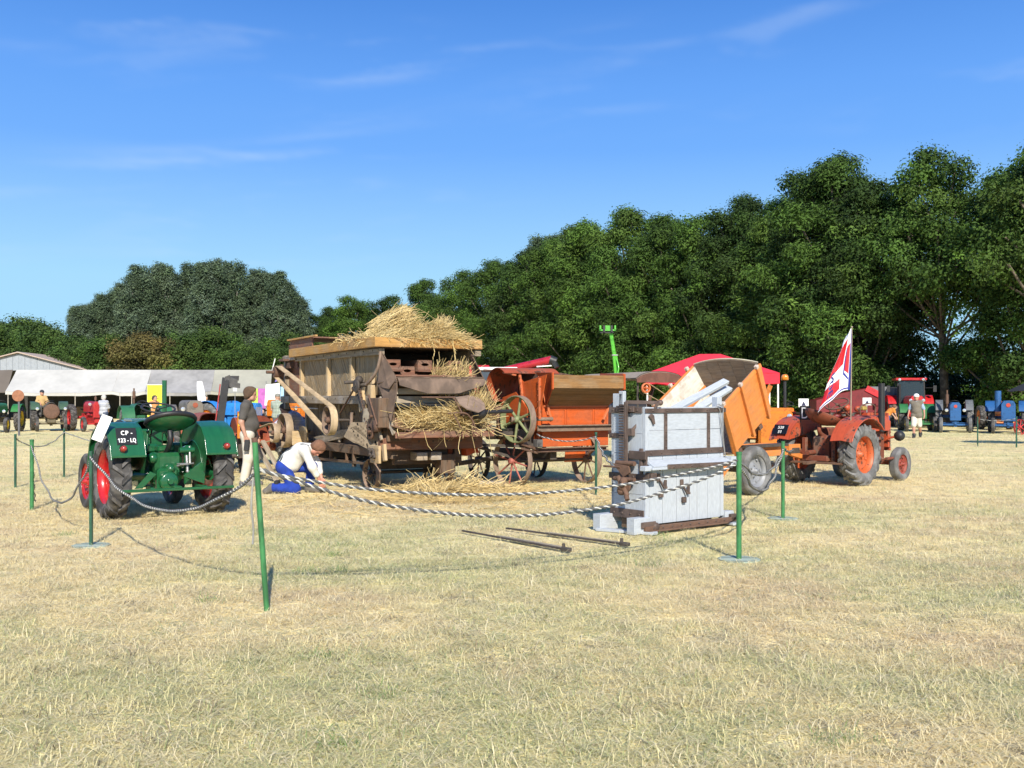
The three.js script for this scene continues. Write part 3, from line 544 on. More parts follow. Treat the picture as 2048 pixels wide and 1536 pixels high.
  if (s.exhaust) { const [x, z, y0, y1, r] = s.exhaust; const eb = new B().rod([x, y0, z], [x, y1, z], r); if (r < .05) eb.rod([x, lerp(y0, y1, .35), z], [x, lerp(y0, y1, .8), z], r * 2, r * 2, 12); eb.mesh('exhaust', s.exhaustMat ?? M.rust, t); }
  if (s.lamps) { const [x, y, z, r = .07] = s.lamps; for (const sd of [1, -1]) headlamp(t, [sd * x, y, z], r, s.lampMat ?? body); }
  return t;
}
const ad = (d) => d * Math.PI / 180;
function plate(parent, w, h, p, rot, draw, name = 'number_plate', px = 256) {
  const m = new THREE.Mesh(cbox(w, h, .006, .001), M.black); m.name = name; m.position.set(...p); m.rotation.set(rot[0], rot[1], rot[2], 'YXZ'); m.castShadow = true; parent.add(m);
  const f = new THREE.Mesh(new THREE.PlaneGeometry(w * .985, h * .985), printed(w, h, px, draw)); f.name = 'lettering'; f.position.z = .0045; m.add(f); return m;
}

// ---------- straw ----------
const strawMat = new THREE.MeshStandardMaterial({ color: 0xffffff, roughness: 0.6, side: THREE.DoubleSide });
const stalkGeo = (() => {                          // one bent stalk, one metre long, three-sided
  const c = new THREE.CatmullRomCurve3([V(0, 0, 0), V(.008, .35, .01), V(-.012, .7, .02), V(.03, 1, .05)]); const g = new THREE.TubeGeometry(c, 4, .0055, 3); g.deleteAttribute('uv'); return g.toNonIndexed();
})();
function strawMass(list, name) {                   // list: [x, y, z, dir, length, thickness]
  const R = rng(list.length), im = new THREE.InstancedMesh(stalkGeo, strawMat, list.length), m = new THREE.Matrix4(), q = new THREE.Quaternion(), q2 = new THREE.Quaternion(), c = new THREE.Color();
  list.forEach(([x, y, z, d, l, t = 1], i) => { q.setFromUnitVectors(V(0, 1, 0), d).multiply(q2.setFromAxisAngle(V(0, 1, 0), R() * 6.28)); im.setMatrixAt(i, m.compose(V(x, y, z), q, V(t, l, t))); const k = 0.62 + R() * 0.55, b = R(); im.setColorAt(i, c.setRGB(lerp(.70, .82, b) * k, lerp(.52, .65, b) * k, lerp(.22, .33, b) * k)); });
  im.name = name; im.castShadow = im.receiveShadow = true; im.userData.kind = 'stuff'; return im;
}
// a sheaf: n stalks starting round p, heading along d with spread s
function sheaf(list, R, p, d, n, l, rad, s, thick = 1) {
  const D = V(...d).normalize();
  for (let i = 0; i < n; i++) { const o = V(R() - .5, R() - .5, R() - .5).multiplyScalar(2 * rad), dd = D.clone().add(V(R() - .5, R() - .5, R() - .5).multiplyScalar(2 * s)).normalize(), b = V(...p).add(o).addScaledVector(D, -l * R() * .5); list.push([b.x, b.y, b.z, dd, l * (.6 + R() * .7), thick * (.8 + R() * .5)]); }
}
function loose(list, R, n, at, len, flat = .25, thick = 1) { for (let i = 0; i < n; i++) { const [x, y, z] = at(), a = R() * 6.28; list.push([x, y, z, V(Math.cos(a), (R() - .4) * flat * 2, Math.sin(a)).normalize(), len * (.5 + R() * .8), thick * (.7 + R() * .6)]); } }

// ---------- the small green tractor at the left, seen from behind ----------
{
  const green = paint([.012, .115, .04], { rough: 0.28, wear: 0, dusty: 0.05, coat: 0.7, bump: 0.0006 }), red = paint([.52, .02, .022], { rough: 0.3, wear: 0.05, dusty: 0.1, coat: 0.6 });
  M.green = green; M.redRim = red;
  const t = tractor({ name: 'green_tractor', label: 'small shiny dark green tractor with red wheels and pan seat, seen from behind', category: 'tractor', pos: [-4.77, 0, -13.68], deg: -143.7,
    wb: 1.5, tr: 1.36, Rr: .565, wr: .27, rimR: .36, lugs: 16, tf: 1.2, Rf: .4, wf: .15, rimF: .26, body: green, rimMat: red, hood: [.48, .95, 1.29, .6, 1.72, .5, .95], lamps: [.22, 1.12, 1.6, .07], dish: -.03 });
  // fenders: flat back panel, rounded top, panel towards the driver
  for (const sd of [1, -1]) {
    const f = new B(), prof = [[.62, .62], [.6, .8], [.52, 1.0], [.36, 1.17], [.12, 1.27], [-.14, 1.28], [-.36, 1.2], [-.5, 1.06], [-.585, .84]], x0 = sd * .4, x1 = sd * .83;
    const full = []; for (let i = 0; i < prof.length - 1; i++) for (let k = 0; k < 3; k++) full.push([lerp(prof[i][0], prof[i + 1][0], k / 3), lerp(prof[i][1], prof[i + 1][1], k / 3)]); full.push(prof.at(-1));
    f.sheet([full.map(([z, y]) => [x0, y, z]), full.map(([z, y]) => [lerp(x0, x1, .5), y + .008, z]), full.map(([z, y]) => [x1 - sd * .03, y, z]), full.map(([z, y]) => [x1, y - .03, z])], .01);
    const g = new THREE.ShapeGeometry(new THREE.Shape([...prof, [-.5, .62]].map(([z, y]) => new THREE.Vector2(z, y)))); g.rotateY(-Math.PI / 2); g.translate(x0, 0, 0); f.add(planar(g));
    f.tube(full.map(([z, y]) => [x1, y - .03, z]), .011, 6, 40).tube(full.slice(2).map(([z, y]) => [x0, y + .004, z]), .01, 6, 40);
    f.tube([[x0 - sd * .008, .66, .3], [x0 - sd * .008, .9, .22], [x0 - sd * .008, 1.02, -.02], [x0 - sd * .008, .9, -.3], [x0 - sd * .008, .68, -.42]], .008, 5, 20);
    f.bar([x0, .855, -.59], [x1, .855, -.59], .02, .03);
    const fm = f.mesh('fender', green, t);
    new B().lathe([[0, .07], [.022, .066], [.036, .05], [.042, .02], [.044, 0]], 16, [sd * .68, .95, -.56], [-Math.PI / 2 + .25, 0, 0]).mesh('tail_lamp', M.redLens, fm);
    new B().rod([sd * .68, .95, -.53], [sd * .68, .95, -.572], .05, .05, 14).mesh('lamp_base', M.black, fm);
  }
  plate(t, .255, .235, [.62, 1.11, -.487], [-.42, Math.PI, 0], (x, w, h) => { x.fillStyle = '#0b0d14'; x.fillRect(0, 0, w, h); x.fillStyle = '#f4f4f0'; x.font = `bold ${h * .36}px sans-serif`; x.textAlign = 'center'; x.fillText('CP -', w * .52, h * .42); x.font = `bold ${h * .34}px sans-serif`; x.fillText('123 - LQ', w / 2, h * .86, w * .92); });
  // pan seat with a black rim
  const seat = new B().lathe([[0, 0], [.1, .004], [.2, .03], [.27, .085], [.285, .12], [.275, .12], [.2, .05], [0, .02]], 28, [0, 0, 0], [0, 0, 0]).mesh('seat', green, t);
  seat.position.set(-.02, 1.19, -.3); seat.rotation.x = .42; seat.scale.set(1.15, 1, 1);
  { const b = new B(); b.put(scaleUV(new THREE.TorusGeometry(.27, .035, 8, 32), 1.7, .2), [0, .115, 0], [Math.PI / 2, 0, 0]).lathe([[0, .1], [.2, .11], [.26, .13]], 24, [0, .01, 0]).mesh('cushion', M.black, seat); }
  new B().tube([[0, 1.17, -.28], [0, 1.02, -.3], [0, .86, -.1], [0, .76, .2]], .035, 8, 16).mesh('seat_spring', M.black, t);
  steeringWheel(t, [.02, 1.47, .16], .22, -.3, M.black, 3);
  new B().rod([.02, 1.46, .17], [.02, 1.0, .62], .017).mesh('steering_column', M.black, t);
  new B().rod([-.2, 1.0, .62], [-.2, 1.86, .6], .034, .034, 12).rod([-.2, 1.05, .62], [-.2, 1.0, .62], .05).mesh('exhaust', green, t);
  // gearbox, hydraulics and hitch
  const gb = new B().box(.36, .42, .5, [0, .66, -.02], null, .05).box(.28, .3, .14, [.06, .52, -.34], null, .04).lathe([[0, -.06], [.1, -.06], [.13, -.02], [.13, .1], [0, .1]], 18, [.06, .5, -.42], [Math.PI / 2, 0, 0])
    .rod([.06, .5, -.42], [.06, .5, -.53], .045, .035, 12).lathe([[0, 0], [.06, 0], [.07, .05], [.05, .12], [0, .13]], 14, [.02, .66, -.3], [-Math.PI / 2, 0, 0]).box(.22, .08, .3, [0, .92, .02], null, .02).box(.16, .12, .16, [.14, .92, .12], null, .03)
    .box(.1, .46, .05, [-.25, .66, -.26], null, .015).box(.1, .08, .3, [-.25, .9, -.16], [.2, 0, 0], .02).rod([-.32, .9, -.3], [-.12, .9, -.3], .04).box(.24, .5, .08, [.26, .72, .3], null, .02).sphere(.075, [.2, .8, -.2]).sphere(.06, [.24, .98, .1]).mesh('gearbox', green, t);
  new B().bar([.72, .41, -.6], [-.76, .4, -.6], .07, .035, .006).bar([.3, .42, -.3], [.32, .42, -.6], .05, .04).bar([-.35, .42, -.3], [-.38, .41, -.6], .05, .04).bar([0, .44, -.3], [0, .43, -.64], .1, .03).mesh('drawbar', green, t);
  new B().ext([[0, 0], [.3, .12], [.05, .3], [-.02, .25]], .02, [-.42, .44, -.42], [0, .1, 0]).mesh('step_plate', green, t); new B().ext([[0, 0], [-.2, .22], [-.28, .18], [-.1, 0]], .02, [.5, .42, -.42]).mesh('step_plate', green, t);
  { const lv = new B(); for (const [x, z, h, r] of [[.2, .1, .34, -.3], [.12, .14, .4, .2], [-.12, 0, .3, -.1], [-.22, -.1, .36, .3], [.26, -.1, .28, -.2]]) { lv.rod([x, .86, z], [x + r * .2, .86 + h, z - r * .3], .011, .009, 6); lv.sphere(.022, [x + r * .2, .87 + h, z - r * .3]); } lv.mesh('lever', M.green, t); }
  { const st = new B(); st.rod([-.2, .83, -.36], [-.2, .62, -.4], .02).sphere(.026, [-.2, .62, -.4]).sphere(.02, [-.2, .74, -.385]).rod([-.3, .72, -.34], [-.05, .7, -.42], .012).rod([-.25, .71, -.35], [-.26, .95, -.3], .016).box(.12, .02, .14, [-.14, .72, -.38]); st.mesh('linkage', M.steel, t); }
  new B().rod([-.34, .58, -.3], [-.62, .58, -.2], .07, .07, 14).rod([-.36, .58, -.3], [-.4, .58, -.28], .11, .11, 16).rod([-.56, .58, -.22], [-.6, .58, -.2], .11, .11, 16).tube([[-.4, .6, -.4], [-.42, .74, -.38], [-.5, .78, -.34], [-.56, .66, -.32]], .014, 6, 14).mesh('brake_drum', green, t);
  new B().box(.2, .12, .4, [.16, .86, .42], null, .02).box(.34, .3, .1, [0, 1.02, .6], null, .03).box(.2, .16, .3, [-.3, .9, .4], null, .03).mesh('toolbox', green, t);
  new B().box(.4, .04, .42, [0, 1.29, 1.0], null, .015).mesh('tank_top', paint([.06, .16, .2], { rough: .25, dusty: .2, coat: .6 }), t);
  headlamp(t, [.34, 1.22, .9], .075, M.black, 0);
  // the white information sheet leaning on the wheel
  const sh = thing('information_sheet', 'white paper sheet in a sleeve leaning on the left mudguard of the green tractor', 'sign', [-5.24, 1.22, -12.78], 14); sh.scale.setScalar(.82);
  const p = new B().box(.16, .42, .008, [0, 0, 0], [-.12, 0, -.38], .002).mesh('sheet', M.white, sh);
  const f = new THREE.Mesh(new THREE.PlaneGeometry(.15, .4), printed(.15, .4, 96, (x, w, h) => { x.fillStyle = '#f3f3f5'; x.fillRect(0, 0, w, h); x.fillStyle = '#9a9aa6'; for (let i = 0; i < 11; i++) x.fillRect(w * .14, h * (.12 + i * .07), w * (.5 + .2 * hash(i, 1, 3)), h * .012); })); f.name = 'print'; f.position.z = .006; const hold = part('face', sh, [0, 0, 0], [-.12, 0, -.38]); hold.add(f);
}

// ---------- the worn orange tractor on the right, with its flag ----------
{
  const orange = paint([.52, .085, .03], { rough: 0.5, wear: 0.6, dusty: 0.3, rust: [.10, .045, .03] }), rim = paint([.60, .13, .04], { rough: 0.5, wear: 0.5, rust: [.12, .05, .03] }), dirt = paint([.22, .06, .03], { rough: .75, wear: .8, rust: [.05, .035, .03], dusty: .5 });
  M.oldOrange = orange; M.orangeDirt = dirt;
  const t = tractor({ name: 'orange_tractor', label: 'worn orange vintage tractor with pan seat and tall black exhaust, flag on its mudguard', category: 'tractor', pos: [5.93, 0, -18.78], deg: 132.8,
    wb: 1.66, tr: 1.28, Rr: .575, wr: .3, rimR: .34, lugs: 17, tf: 1.2, Rf: .325, wf: .17, rimF: .19, tyreMat: M.rubberGrey, rimMat: rim, rimMatF: paint([.33, .06, .04], { rough: .6, wear: .6 }), body: orange, frame: dirt, hood: [.46, .96, 1.26, .72, 2.0, .45, .92], exhaust: [-.24, 1.62, .95, 1.9, .062], exhaustMat: M.black, front: 'plain', grilleY0: .62, seat: null, dish: 0 });
  for (const sd of [1, -1]) {
    const f = new B(), R = .68, x0 = sd * .42, x1 = sd * .84, pts = []; for (let i = 0; i <= 18; i++) { const a = lerp(ad(42), ad(158), i / 18); pts.push([R * Math.cos(a) * 1.05, .575 + R * Math.sin(a)]); }
    f.sheet([pts.map(([z, y]) => [x0, y, z]), pts.map(([z, y]) => [lerp(x0, x1, .5), y + .02, z]), pts.map(([z, y]) => [x1, y - .015, z])], .01).tube(pts.map(([z, y]) => [x1, y - .02, z]), .013, 6, 30);
    const g = new THREE.ShapeGeometry(new THREE.Shape(pts.map(([z, y]) => new THREE.Vector2(z, y)))); g.rotateY(-Math.PI / 2); g.translate(x0, 0, 0); f.add(planar(g)); f.mesh('fender', orange, t);
  }
  plate(t, .3, .2, [.62, 1.02, -.62], [-.5, Math.PI, 0], (x, w, h) => { x.fillStyle = '#0c0d10'; x.fillRect(0, 0, w, h); x.fillStyle = '#e8e8e2'; x.font = `bold ${h * .4}px sans-serif`; x.textAlign = 'center'; x.fillText('539', w / 2, h * .44, w * .8); x.fillText('51', w / 2, h * .9); });
  plate(t, .24, .26, [.3, 1.33, -.3], [0, Math.PI - .1, 0], (x, w, h) => { x.fillStyle = '#1a1a1c'; x.fillRect(0, 0, w, h); x.strokeStyle = '#f0f0f0'; x.lineWidth = w * .1; x.beginPath(); x.moveTo(w * .25, h * .14); x.lineTo(w * .25, h * .86); x.lineTo(w * .5, h * .86); x.quadraticCurveTo(w * .8, h * .8, w * .8, h * .5); x.quadraticCurveTo(w * .8, h * .2, w * .5, h * .14); x.closePath(); x.stroke(); }, 'letter_plate');
  const seat = new B().lathe([[0, 0], [.12, .006], [.22, .05], [.29, .13], [.3, .19], [.29, .19], [.2, .06], [0, .015]], 26).mesh('seat', paint([.26, .07, .035], { rough: .6, wear: 1, rust: [.05, .03, .022] }), t);
  seat.position.set(0, 1.13, -.28); seat.rotation.set(.3, 0, .22); seat.scale.set(1.2, 1, 1);
  new B().tube([[0, 1.14, -.28], [0, .98, -.3], [0, .86, 0], [0, .8, .35]], .04, 8, 14).mesh('seat_spring', dirt, t);
  steeringWheel(t, [.05, 1.5, .42], .22, -.5, M.rust, 3); new B().rod([.05, 1.5, .43], [.02, 1.2, .95], .018).mesh('steering_column', M.rust, t);
  // second seat and rails beside the driver, levers, toolbox on the bonnet
  new B().tube([[-.4, 1.2, .5], [-.42, 1.44, .45], [-.4, 1.5, .8], [-.34, 1.45, 1.15], [-.32, 1.28, 1.2]], .014, 6, 24).mesh('hand_rail', M.rust, t); new B().rod([.18, 1.1, .5], [.2, 1.68, .3], .012).mesh('lever', M.rust, t);
  new B().box(.2, .12, .3, [.12, 1.36, .8], [0, .2, 0], .02).sphere(.075, [0, 1.42, .7]).sphere(.06, [-.14, 1.4, .85]).rod([.1, 1.3, 1.0], [.1, 1.46, 1.0], .05).box(.16, .06, .22, [-.2, 1.3, 1.1]).mesh('bonnet_fitting', orange, t);
  new B().box(.16, .08, .16, [-.1, 1.41, 1.1], null, .03).mesh('filler_cap', paint([.45, .33, .08], { rough: .6 }), t);
  new B().box(.34, .46, .4, [0, .68, -.1], null, .05).box(.5, .1, .12, [0, .5, -.42]).rod([.1, .6, -.3], [.1, .6, -.55], .045).box(.08, .5, .08, [.3, .62, -.3]).box(.08, .4, .08, [-.3, .62, -.3]).box(.24, .3, .3, [.22, .9, .35], null, .03).mesh('gearbox', dirt, t);
  new B().bar([.5, .42, -.5], [-.6, .42, -.5], .06, .04).bar([0, .44, -.2], [0, .42, -.8], .1, .05).bar([-.5, .42, -.5], [-.5, .45, .5], .05, .05).mesh('drawbar', M.rust, t);
  new B().rod([-.6, .45, 1.1], [-.6, .45, 1.66], .03).rod([-.2, .5, 1.0], [-.55, .38, 1.66], .02).mesh('steering_rod', dirt, t);
  new B().lathe([[0, .1], [.05, .098], [.09, .06], [.105, 0], [.09, -.06], [.05, -.098], [0, -.1]], 20, [-.42, .86, 2.0], [Math.PI / 2, 0, 0]).mesh('headlight', M.black, t);
  new B().rod([-.42, .86, 1.95], [-.2, .8, 1.9], .02).ext([[-.2, 0], [.2, 0], [.16, .75], [-.16, .75]], .05, [0, .56, 2.06]).mesh('radiator_guard', orange, t);
  // the flag: pole, and cloth that hangs and blows back to the left
  const fl = thing('flag', 'white and red flag with blue edging hanging from a thin pole on the orange tractor', 'flag', [6.13, 0, -18.1], 0); fl.scale.set(1.1, .955, 1);
  new B().rod([0, 1.15, 0], [.02, 3.02, 0], .011, .009, 8).sphere(.018, [.02, 3.03, 0]).mesh('pole', plain([.3, .24, .17], .6), fl);
  const rows = [], R = 18, C = 16;
  for (let i = 0; i <= R; i++) { const v = i / R, row = []; for (let j = 0; j <= C; j++) { const u = j / C, drop = u * (0.28 + 0.42 * u); // the cloth sags away from the pole
      const x = .015 - Math.pow(u, 0.9) * (0.10 + .42 * Math.pow(v, .75)) - .03 * v, y = 3.0 - v * 1.16 - drop * (0.35 + .28 * v) + .02 * Math.sin(u * 9), z = .05 * Math.sin(u * 7 + v * 3) * (0.3 + u) + .04 * Math.sin(v * 9) * u; row.push([x, y, z]); } rows.push(row); }
  const cl = new B().sheet(rows, .003).mesh('cloth', printed(1, 1.2, 512, (x, w, h) => {
    x.fillStyle = '#f2f2f4'; x.fillRect(0, 0, w, h); const P = (c, ...p) => { x.fillStyle = c; x.beginPath(); p.forEach(([a, b], i) => (i ? x.lineTo(a * w, b * h) : x.moveTo(a * w, b * h))); x.closePath(); x.fill(); };
    P('#1f2c8c', [0, 0], [.05, 0], [.05, 1], [0, 1]); P('#c3212c', [.06, .24], [.22, .28], [.22, .66], [.06, .74]); P('#c3212c', [.28, .14], [1, .1], [1, .6], [.28, .54]); P('#c3212c', [.34, .74], [1, .7], [1, .93], [.3, .93]); P('#1f2c8c', [.2, .3], [.24, .3], [.24, .72], [.06, .84], [.06, .8], [.2, .7]);
    x.fillStyle = '#24306f'; for (const [c, a, b] of [['N', .74, .62], ['D', .74, .72], ['E', .7, .86]]) { x.save(); x.translate(w * a, h * b); x.rotate(Math.PI / 2); x.font = `bold ${w * .3}px sans-serif`; x.textAlign = 'center'; x.fillText(c, 0, w * .1); x.restore(); }
    x.fillStyle = '#5a1830'; x.save(); x.translate(w * .5, h * .2); x.rotate(Math.PI / 2); x.font = `bold ${h * .07}px sans-serif`; x.textAlign = 'left'; x.fillText('TRACTEURS', 0, 0, h * .36); x.restore(); x.strokeStyle = '#1f2c8c'; x.lineWidth = w * .03; x.beginPath(); x.moveTo(.05 * w, .97 * h); x.lineTo(w, .97 * h); x.stroke();
  }), fl);
  const uv = cl.geometry.attributes.uv, n = (R + 1) * (C + 1);
  // the cloth's own grid as texture coordinates (rows are unrolled in triangles, so read them back from height and place)
  const idx = []; { const q = (s, i, j) => s * n + i * (C + 1) + j; for (let s = 0; s < 2; s++) for (let i = 0; i < R; i++) for (let j = 0; j < C; j++) { const [a, b, c, d] = [q(s, i, j), q(s, i, j + 1), q(s, i + 1, j + 1), q(s, i + 1, j)]; s ? idx.push(a, c, d, a, b, c) : idx.push(a, d, c, a, c, b); } }
  for (let k = 0; k < uv.count; k++) { if (k < idx.length) { const g = idx[k] % n; uv.setXY(k, (g % (C + 1)) / C, 1 - Math.floor(g / (C + 1)) / R); } else uv.setXY(k, .9, .9); }
}

// ---------- the threshing machine ----------
// local axes: x across its rear end (0 the near left corner, 1.78 the right one), z from the rear end (0) forwards (-4.6)
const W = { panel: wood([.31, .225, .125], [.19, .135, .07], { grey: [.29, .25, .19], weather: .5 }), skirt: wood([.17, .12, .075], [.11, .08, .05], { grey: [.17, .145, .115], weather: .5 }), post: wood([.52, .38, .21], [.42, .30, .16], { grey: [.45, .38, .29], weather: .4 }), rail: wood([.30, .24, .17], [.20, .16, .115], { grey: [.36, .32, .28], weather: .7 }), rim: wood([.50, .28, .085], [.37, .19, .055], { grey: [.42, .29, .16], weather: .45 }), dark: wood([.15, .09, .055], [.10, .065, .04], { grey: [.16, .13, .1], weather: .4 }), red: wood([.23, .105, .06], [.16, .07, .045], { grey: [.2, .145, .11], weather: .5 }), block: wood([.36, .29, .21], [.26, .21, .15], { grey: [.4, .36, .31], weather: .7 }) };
const leather = plain([.56, .43, .27], .75, { vary: .3, tone: [.46, .34, .2] }), sheetIron = plain([.125, .085, .06], .7, { vary: .4, tone: [.17, .11, .075], metal: .05 });
{
  const t = thing('threshing_machine', 'large weathered wooden threshing machine with diagonal board sides and belt pulleys', 'threshing machine', [-2.27, 0, -17], 29.4);
  const zL = -4.6, w = 1.78;
  // upper body: posts, rails and boards let into the bays on both sides
  const clipBoards = (parent, x, z0, z1, y0, y1, ang, bw, mat) => {      // boards across a bay, each cut to the bay
    const R = rng(Math.round(z0 * 100)), dir = [Math.cos(ang), Math.sin(ang)], nn = [-dir[1], dir[0]], pr = [[z0, y0], [z1, y0], [z1, y1], [z0, y1]].map(([z, y]) => z * nn[0] + y * nn[1]);
    for (let s = Math.min(...pr); s < Math.max(...pr); s += bw) {
      let poly = [[z0, y0], [z1, y0], [z1, y1], [z0, y1]];
      for (const [sg, lim] of [[1, s + .004], [-1, s + bw - .004]]) { const out = []; poly.forEach((p, i) => { const q = poly[(i + 1) % poly.length], f = (r) => sg * (r[0] * nn[0] + r[1] * nn[1] - lim), a = f(p), b = f(q); if (a >= 0) out.push(p); if (a * b < 0) { const k = a / (a - b); out.push([lerp(p[0], q[0], k), lerp(p[1], q[1], k)]); } }); poly = out; if (!poly.length) break; }
      if (poly.length < 3) continue;
      const g = new THREE.ExtrudeGeometry(new THREE.Shape(poly.map(([a, c]) => new THREE.Vector2(a, c))), { depth: .016 + R() * .006, bevelEnabled: false }), p = g.attributes.position, uv = g.attributes.uv, o = R() * 5;
      for (let i = 0; i < p.count; i++) uv.setXY(i, p.getX(i) * dir[0] + p.getY(i) * dir[1] + o, p.getX(i) * nn[0] + p.getY(i) * nn[1] + o * .3);
      g.rotateY(-Math.PI / 2); g.translate(x, 0, 0);
      const m = new THREE.Mesh(g, mat); m.name = 'board'; m.castShadow = m.receiveShadow = true; parent.add(m);
    }
  };
  const side = part('side_panel', t);
  clipBoards(side, .075, -4.24, -2.67, 1.64, 2.4, ad(-52), .085, W.panel); clipBoards(side, .075, -2.57, -1.36, 1.66, 2.4, ad(-52), .085, W.panel); clipBoards(side, .08, -1.27, -.05, 1.66, 2.4, ad(90), .11, W.panel);
  for (const z of [-4.29, -2.62, -1.31]) new B().box(.075, .82, .1, [.02, 2.03, z], null, .006).mesh('post', W.post, t);
  new B().box(.06, .4, .07, [.02, 1.78, -.3], [-.12, 0, 0], .006).mesh('post', W.post, t);
  new B().box(.09, .11, 4.75, [.02, 2.415, -2.26], [.008, 0, 0], .006).mesh('top_rail', W.rail, t);
  new B().box(.1, .15, 5.1, [.01, 1.575, -2.92], null, .006).mesh('side_rail', W.rail, t);
  new B().box(.08, .12, 4.6, [w - .02, 2.42, -2.3]).box(.08, .15, 4.9, [w - .02, 1.575, -2.9]).box(.02, .9, 4.6, [w - .06, 2.0, -2.3]).mesh('far_side', W.panel, t);
  // body inside, so that no light comes through: floor, front wall, inner boards
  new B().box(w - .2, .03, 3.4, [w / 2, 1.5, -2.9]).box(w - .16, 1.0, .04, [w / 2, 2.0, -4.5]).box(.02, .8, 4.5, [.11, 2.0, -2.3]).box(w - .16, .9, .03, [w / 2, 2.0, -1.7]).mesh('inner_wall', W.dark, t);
  // tray on top that holds the sheaves
  const tray = part('sheaf_tray', t);
  new B().bar([-.13, 2.545, zL - .05], [-.13, 2.555, .2], .035, .17, .006).mesh('plank', W.rim, tray); new B().bar([-.148, 2.55, .2], [w + .1, 2.55, .2], .035, .16, .006).mesh('plank', W.rim, tray); new B().bar([w + .09, 2.55, zL], [w + .09, 2.55, .18], .035, .16, .006).mesh('plank', W.rim, tray);
  for (let i = 0; i < 9; i++) new B().box(.2, .025, 4.8, [-.0 + i * .222, 2.475, -2.2], null, .004).mesh('plank', W.dark, tray);
  new B().box(.12, .1, 4.75, [w + .04, 2.4, -2.2]).mesh('plank', W.rail, tray);
  // raised feeding hood at the front end
  const hood = part('feed_hood', t);
  new B().box(.03, .32, 1.5, [-.02, 2.66, -4.2]).box(1.7, .03, 1.5, [.85, 2.83, -4.25], [0, 0, 0]).box(.03, .32, 1.5, [1.7, 2.66, -4.2]).mesh('hood_boards', W.red, hood);
  new B().bar([-.06, 2.84, -5.0], [-.06, 2.84, -3.1], .05, .035).bar([-.06, 2.84, -5.0], [1.7, 2.84, -5.0], .05, .035).mesh('hood_rail', W.rim, hood);
  // front end frame with its belt pulleys
  new B().box(.1, 1.15, .1, [.0, 1.95, -5.3], null, .008).box(.1, .1, .9, [.0, 2.46, -5.0]).box(.1, 1.6, .1, [1.6, 1.8, -5.3]).box(1.7, .1, .1, [.85, 2.3, -5.32]).box(.12, .14, .6, [.0, 1.58, -5.25]).mesh('front_frame', W.rail, t);
  new B().box(.04, .62, .7, [.06, 1.95, -4.9], null).box(.04, .5, .6, [.05, 2.5, -4.95]).mesh('front_board', W.red, t);
  new B().rod([-.5, 2.16, -5.1], [1.9, 2.16, -5.1], .035).rod([-.34, 2.16, -5.1], [-.2, 2.16, -5.1], .12, .12, 20).rod([-.2, 2.16, -5.1], [-.16, 2.16, -5.1], .17, .17, 20).box(.1, .12, .3, [-.02, 2.3, -5.0]).box(.16, .05, .34, [-.1, 2.42, -5.12]).mesh('drum_shaft', M.rust, t);
  // big drive belt down the side, with its lower pulley
  beltLoop(new B(), [-.27, 2.16, -5.0], .13, [-.27, 1.2, -1.72], .27, .13, .012).mesh('drive_belt', leather, t);
  ironWheel(t, [-.27, 1.2, -1.72], { R: .26, w: .13, n: 4, t: .02, rimMat: M.rustPale, spokeMat: M.rust, spokeR: .02, hub: .06, name: 'pulley' });
  new B().rod([-.36, 1.2, -1.72], [.2, 1.2, -1.72], .03).mesh('pulley_shaft', M.iron, t);
  // lower body: skirt boards, sloping bottom rail
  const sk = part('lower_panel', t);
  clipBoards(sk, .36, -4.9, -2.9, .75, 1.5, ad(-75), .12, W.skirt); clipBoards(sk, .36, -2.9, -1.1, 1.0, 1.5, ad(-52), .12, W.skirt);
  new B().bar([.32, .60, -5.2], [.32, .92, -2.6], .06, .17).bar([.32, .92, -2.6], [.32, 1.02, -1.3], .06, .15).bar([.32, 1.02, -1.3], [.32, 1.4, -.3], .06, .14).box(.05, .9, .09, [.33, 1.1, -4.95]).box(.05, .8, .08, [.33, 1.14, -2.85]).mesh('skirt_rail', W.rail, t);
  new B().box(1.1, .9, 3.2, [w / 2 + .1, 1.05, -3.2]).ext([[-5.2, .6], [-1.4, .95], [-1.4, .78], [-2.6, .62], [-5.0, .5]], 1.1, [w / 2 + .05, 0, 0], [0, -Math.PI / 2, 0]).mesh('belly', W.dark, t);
  new B().box(.34, .3, .02, [.0, .78, -4.35]).box(.02, .4, .5, [.08, .82, -4.4]).mesh('hatch', W.post, t);
  // front pulleys low down and the belt that runs to the tractor behind
  ironWheel(t, [-.2, .93, -4.75], { R: .36, w: .16, n: 5, t: .015, rimMat: plain([.36, .27, .18], .6, { tone: [.25, .18, .12] }), spokeMat: M.rust, spokeR: .018, hub: .07, name: 'pulley' });
  ironWheel(t, [-.42, .88, -4.75], { R: .2, w: .13, n: 4, t: .015, rimMat: plain([.36, .27, .18], .6), spokeMat: M.rust, spokeR: .015, hub: .05, name: 'pulley' });
  new B().rod([-.55, .9, -4.75], [.4, .9, -4.75], .03).mesh('pulley_shaft', M.iron, t);
  // wheels and under-frame
  for (const [x, z, R] of [[.12, -.62, .27], [1.5, -1.1, .25], [.25, -4.4, .3], [1.5, -4.4, .3]]) ironWheel(t, [x, R, z], { R, w: .1, n: 9, t: .014, rimMat: M.rustPale, spokeMat: M.iron, spokeR: .013, hub: .05, rot: [0, .1, 0] });
  new B().rod([.2, .26, -1.1], [1.6, .26, -1.1], .035).rod([.2, .3, -4.4], [1.6, .3, -4.4], .035).box(1.1, .3, .16, [.9, .46, -1.1]).box(1.1, .24, .16, [.9, .46, -4.4]).mesh('axle', M.iron, t);
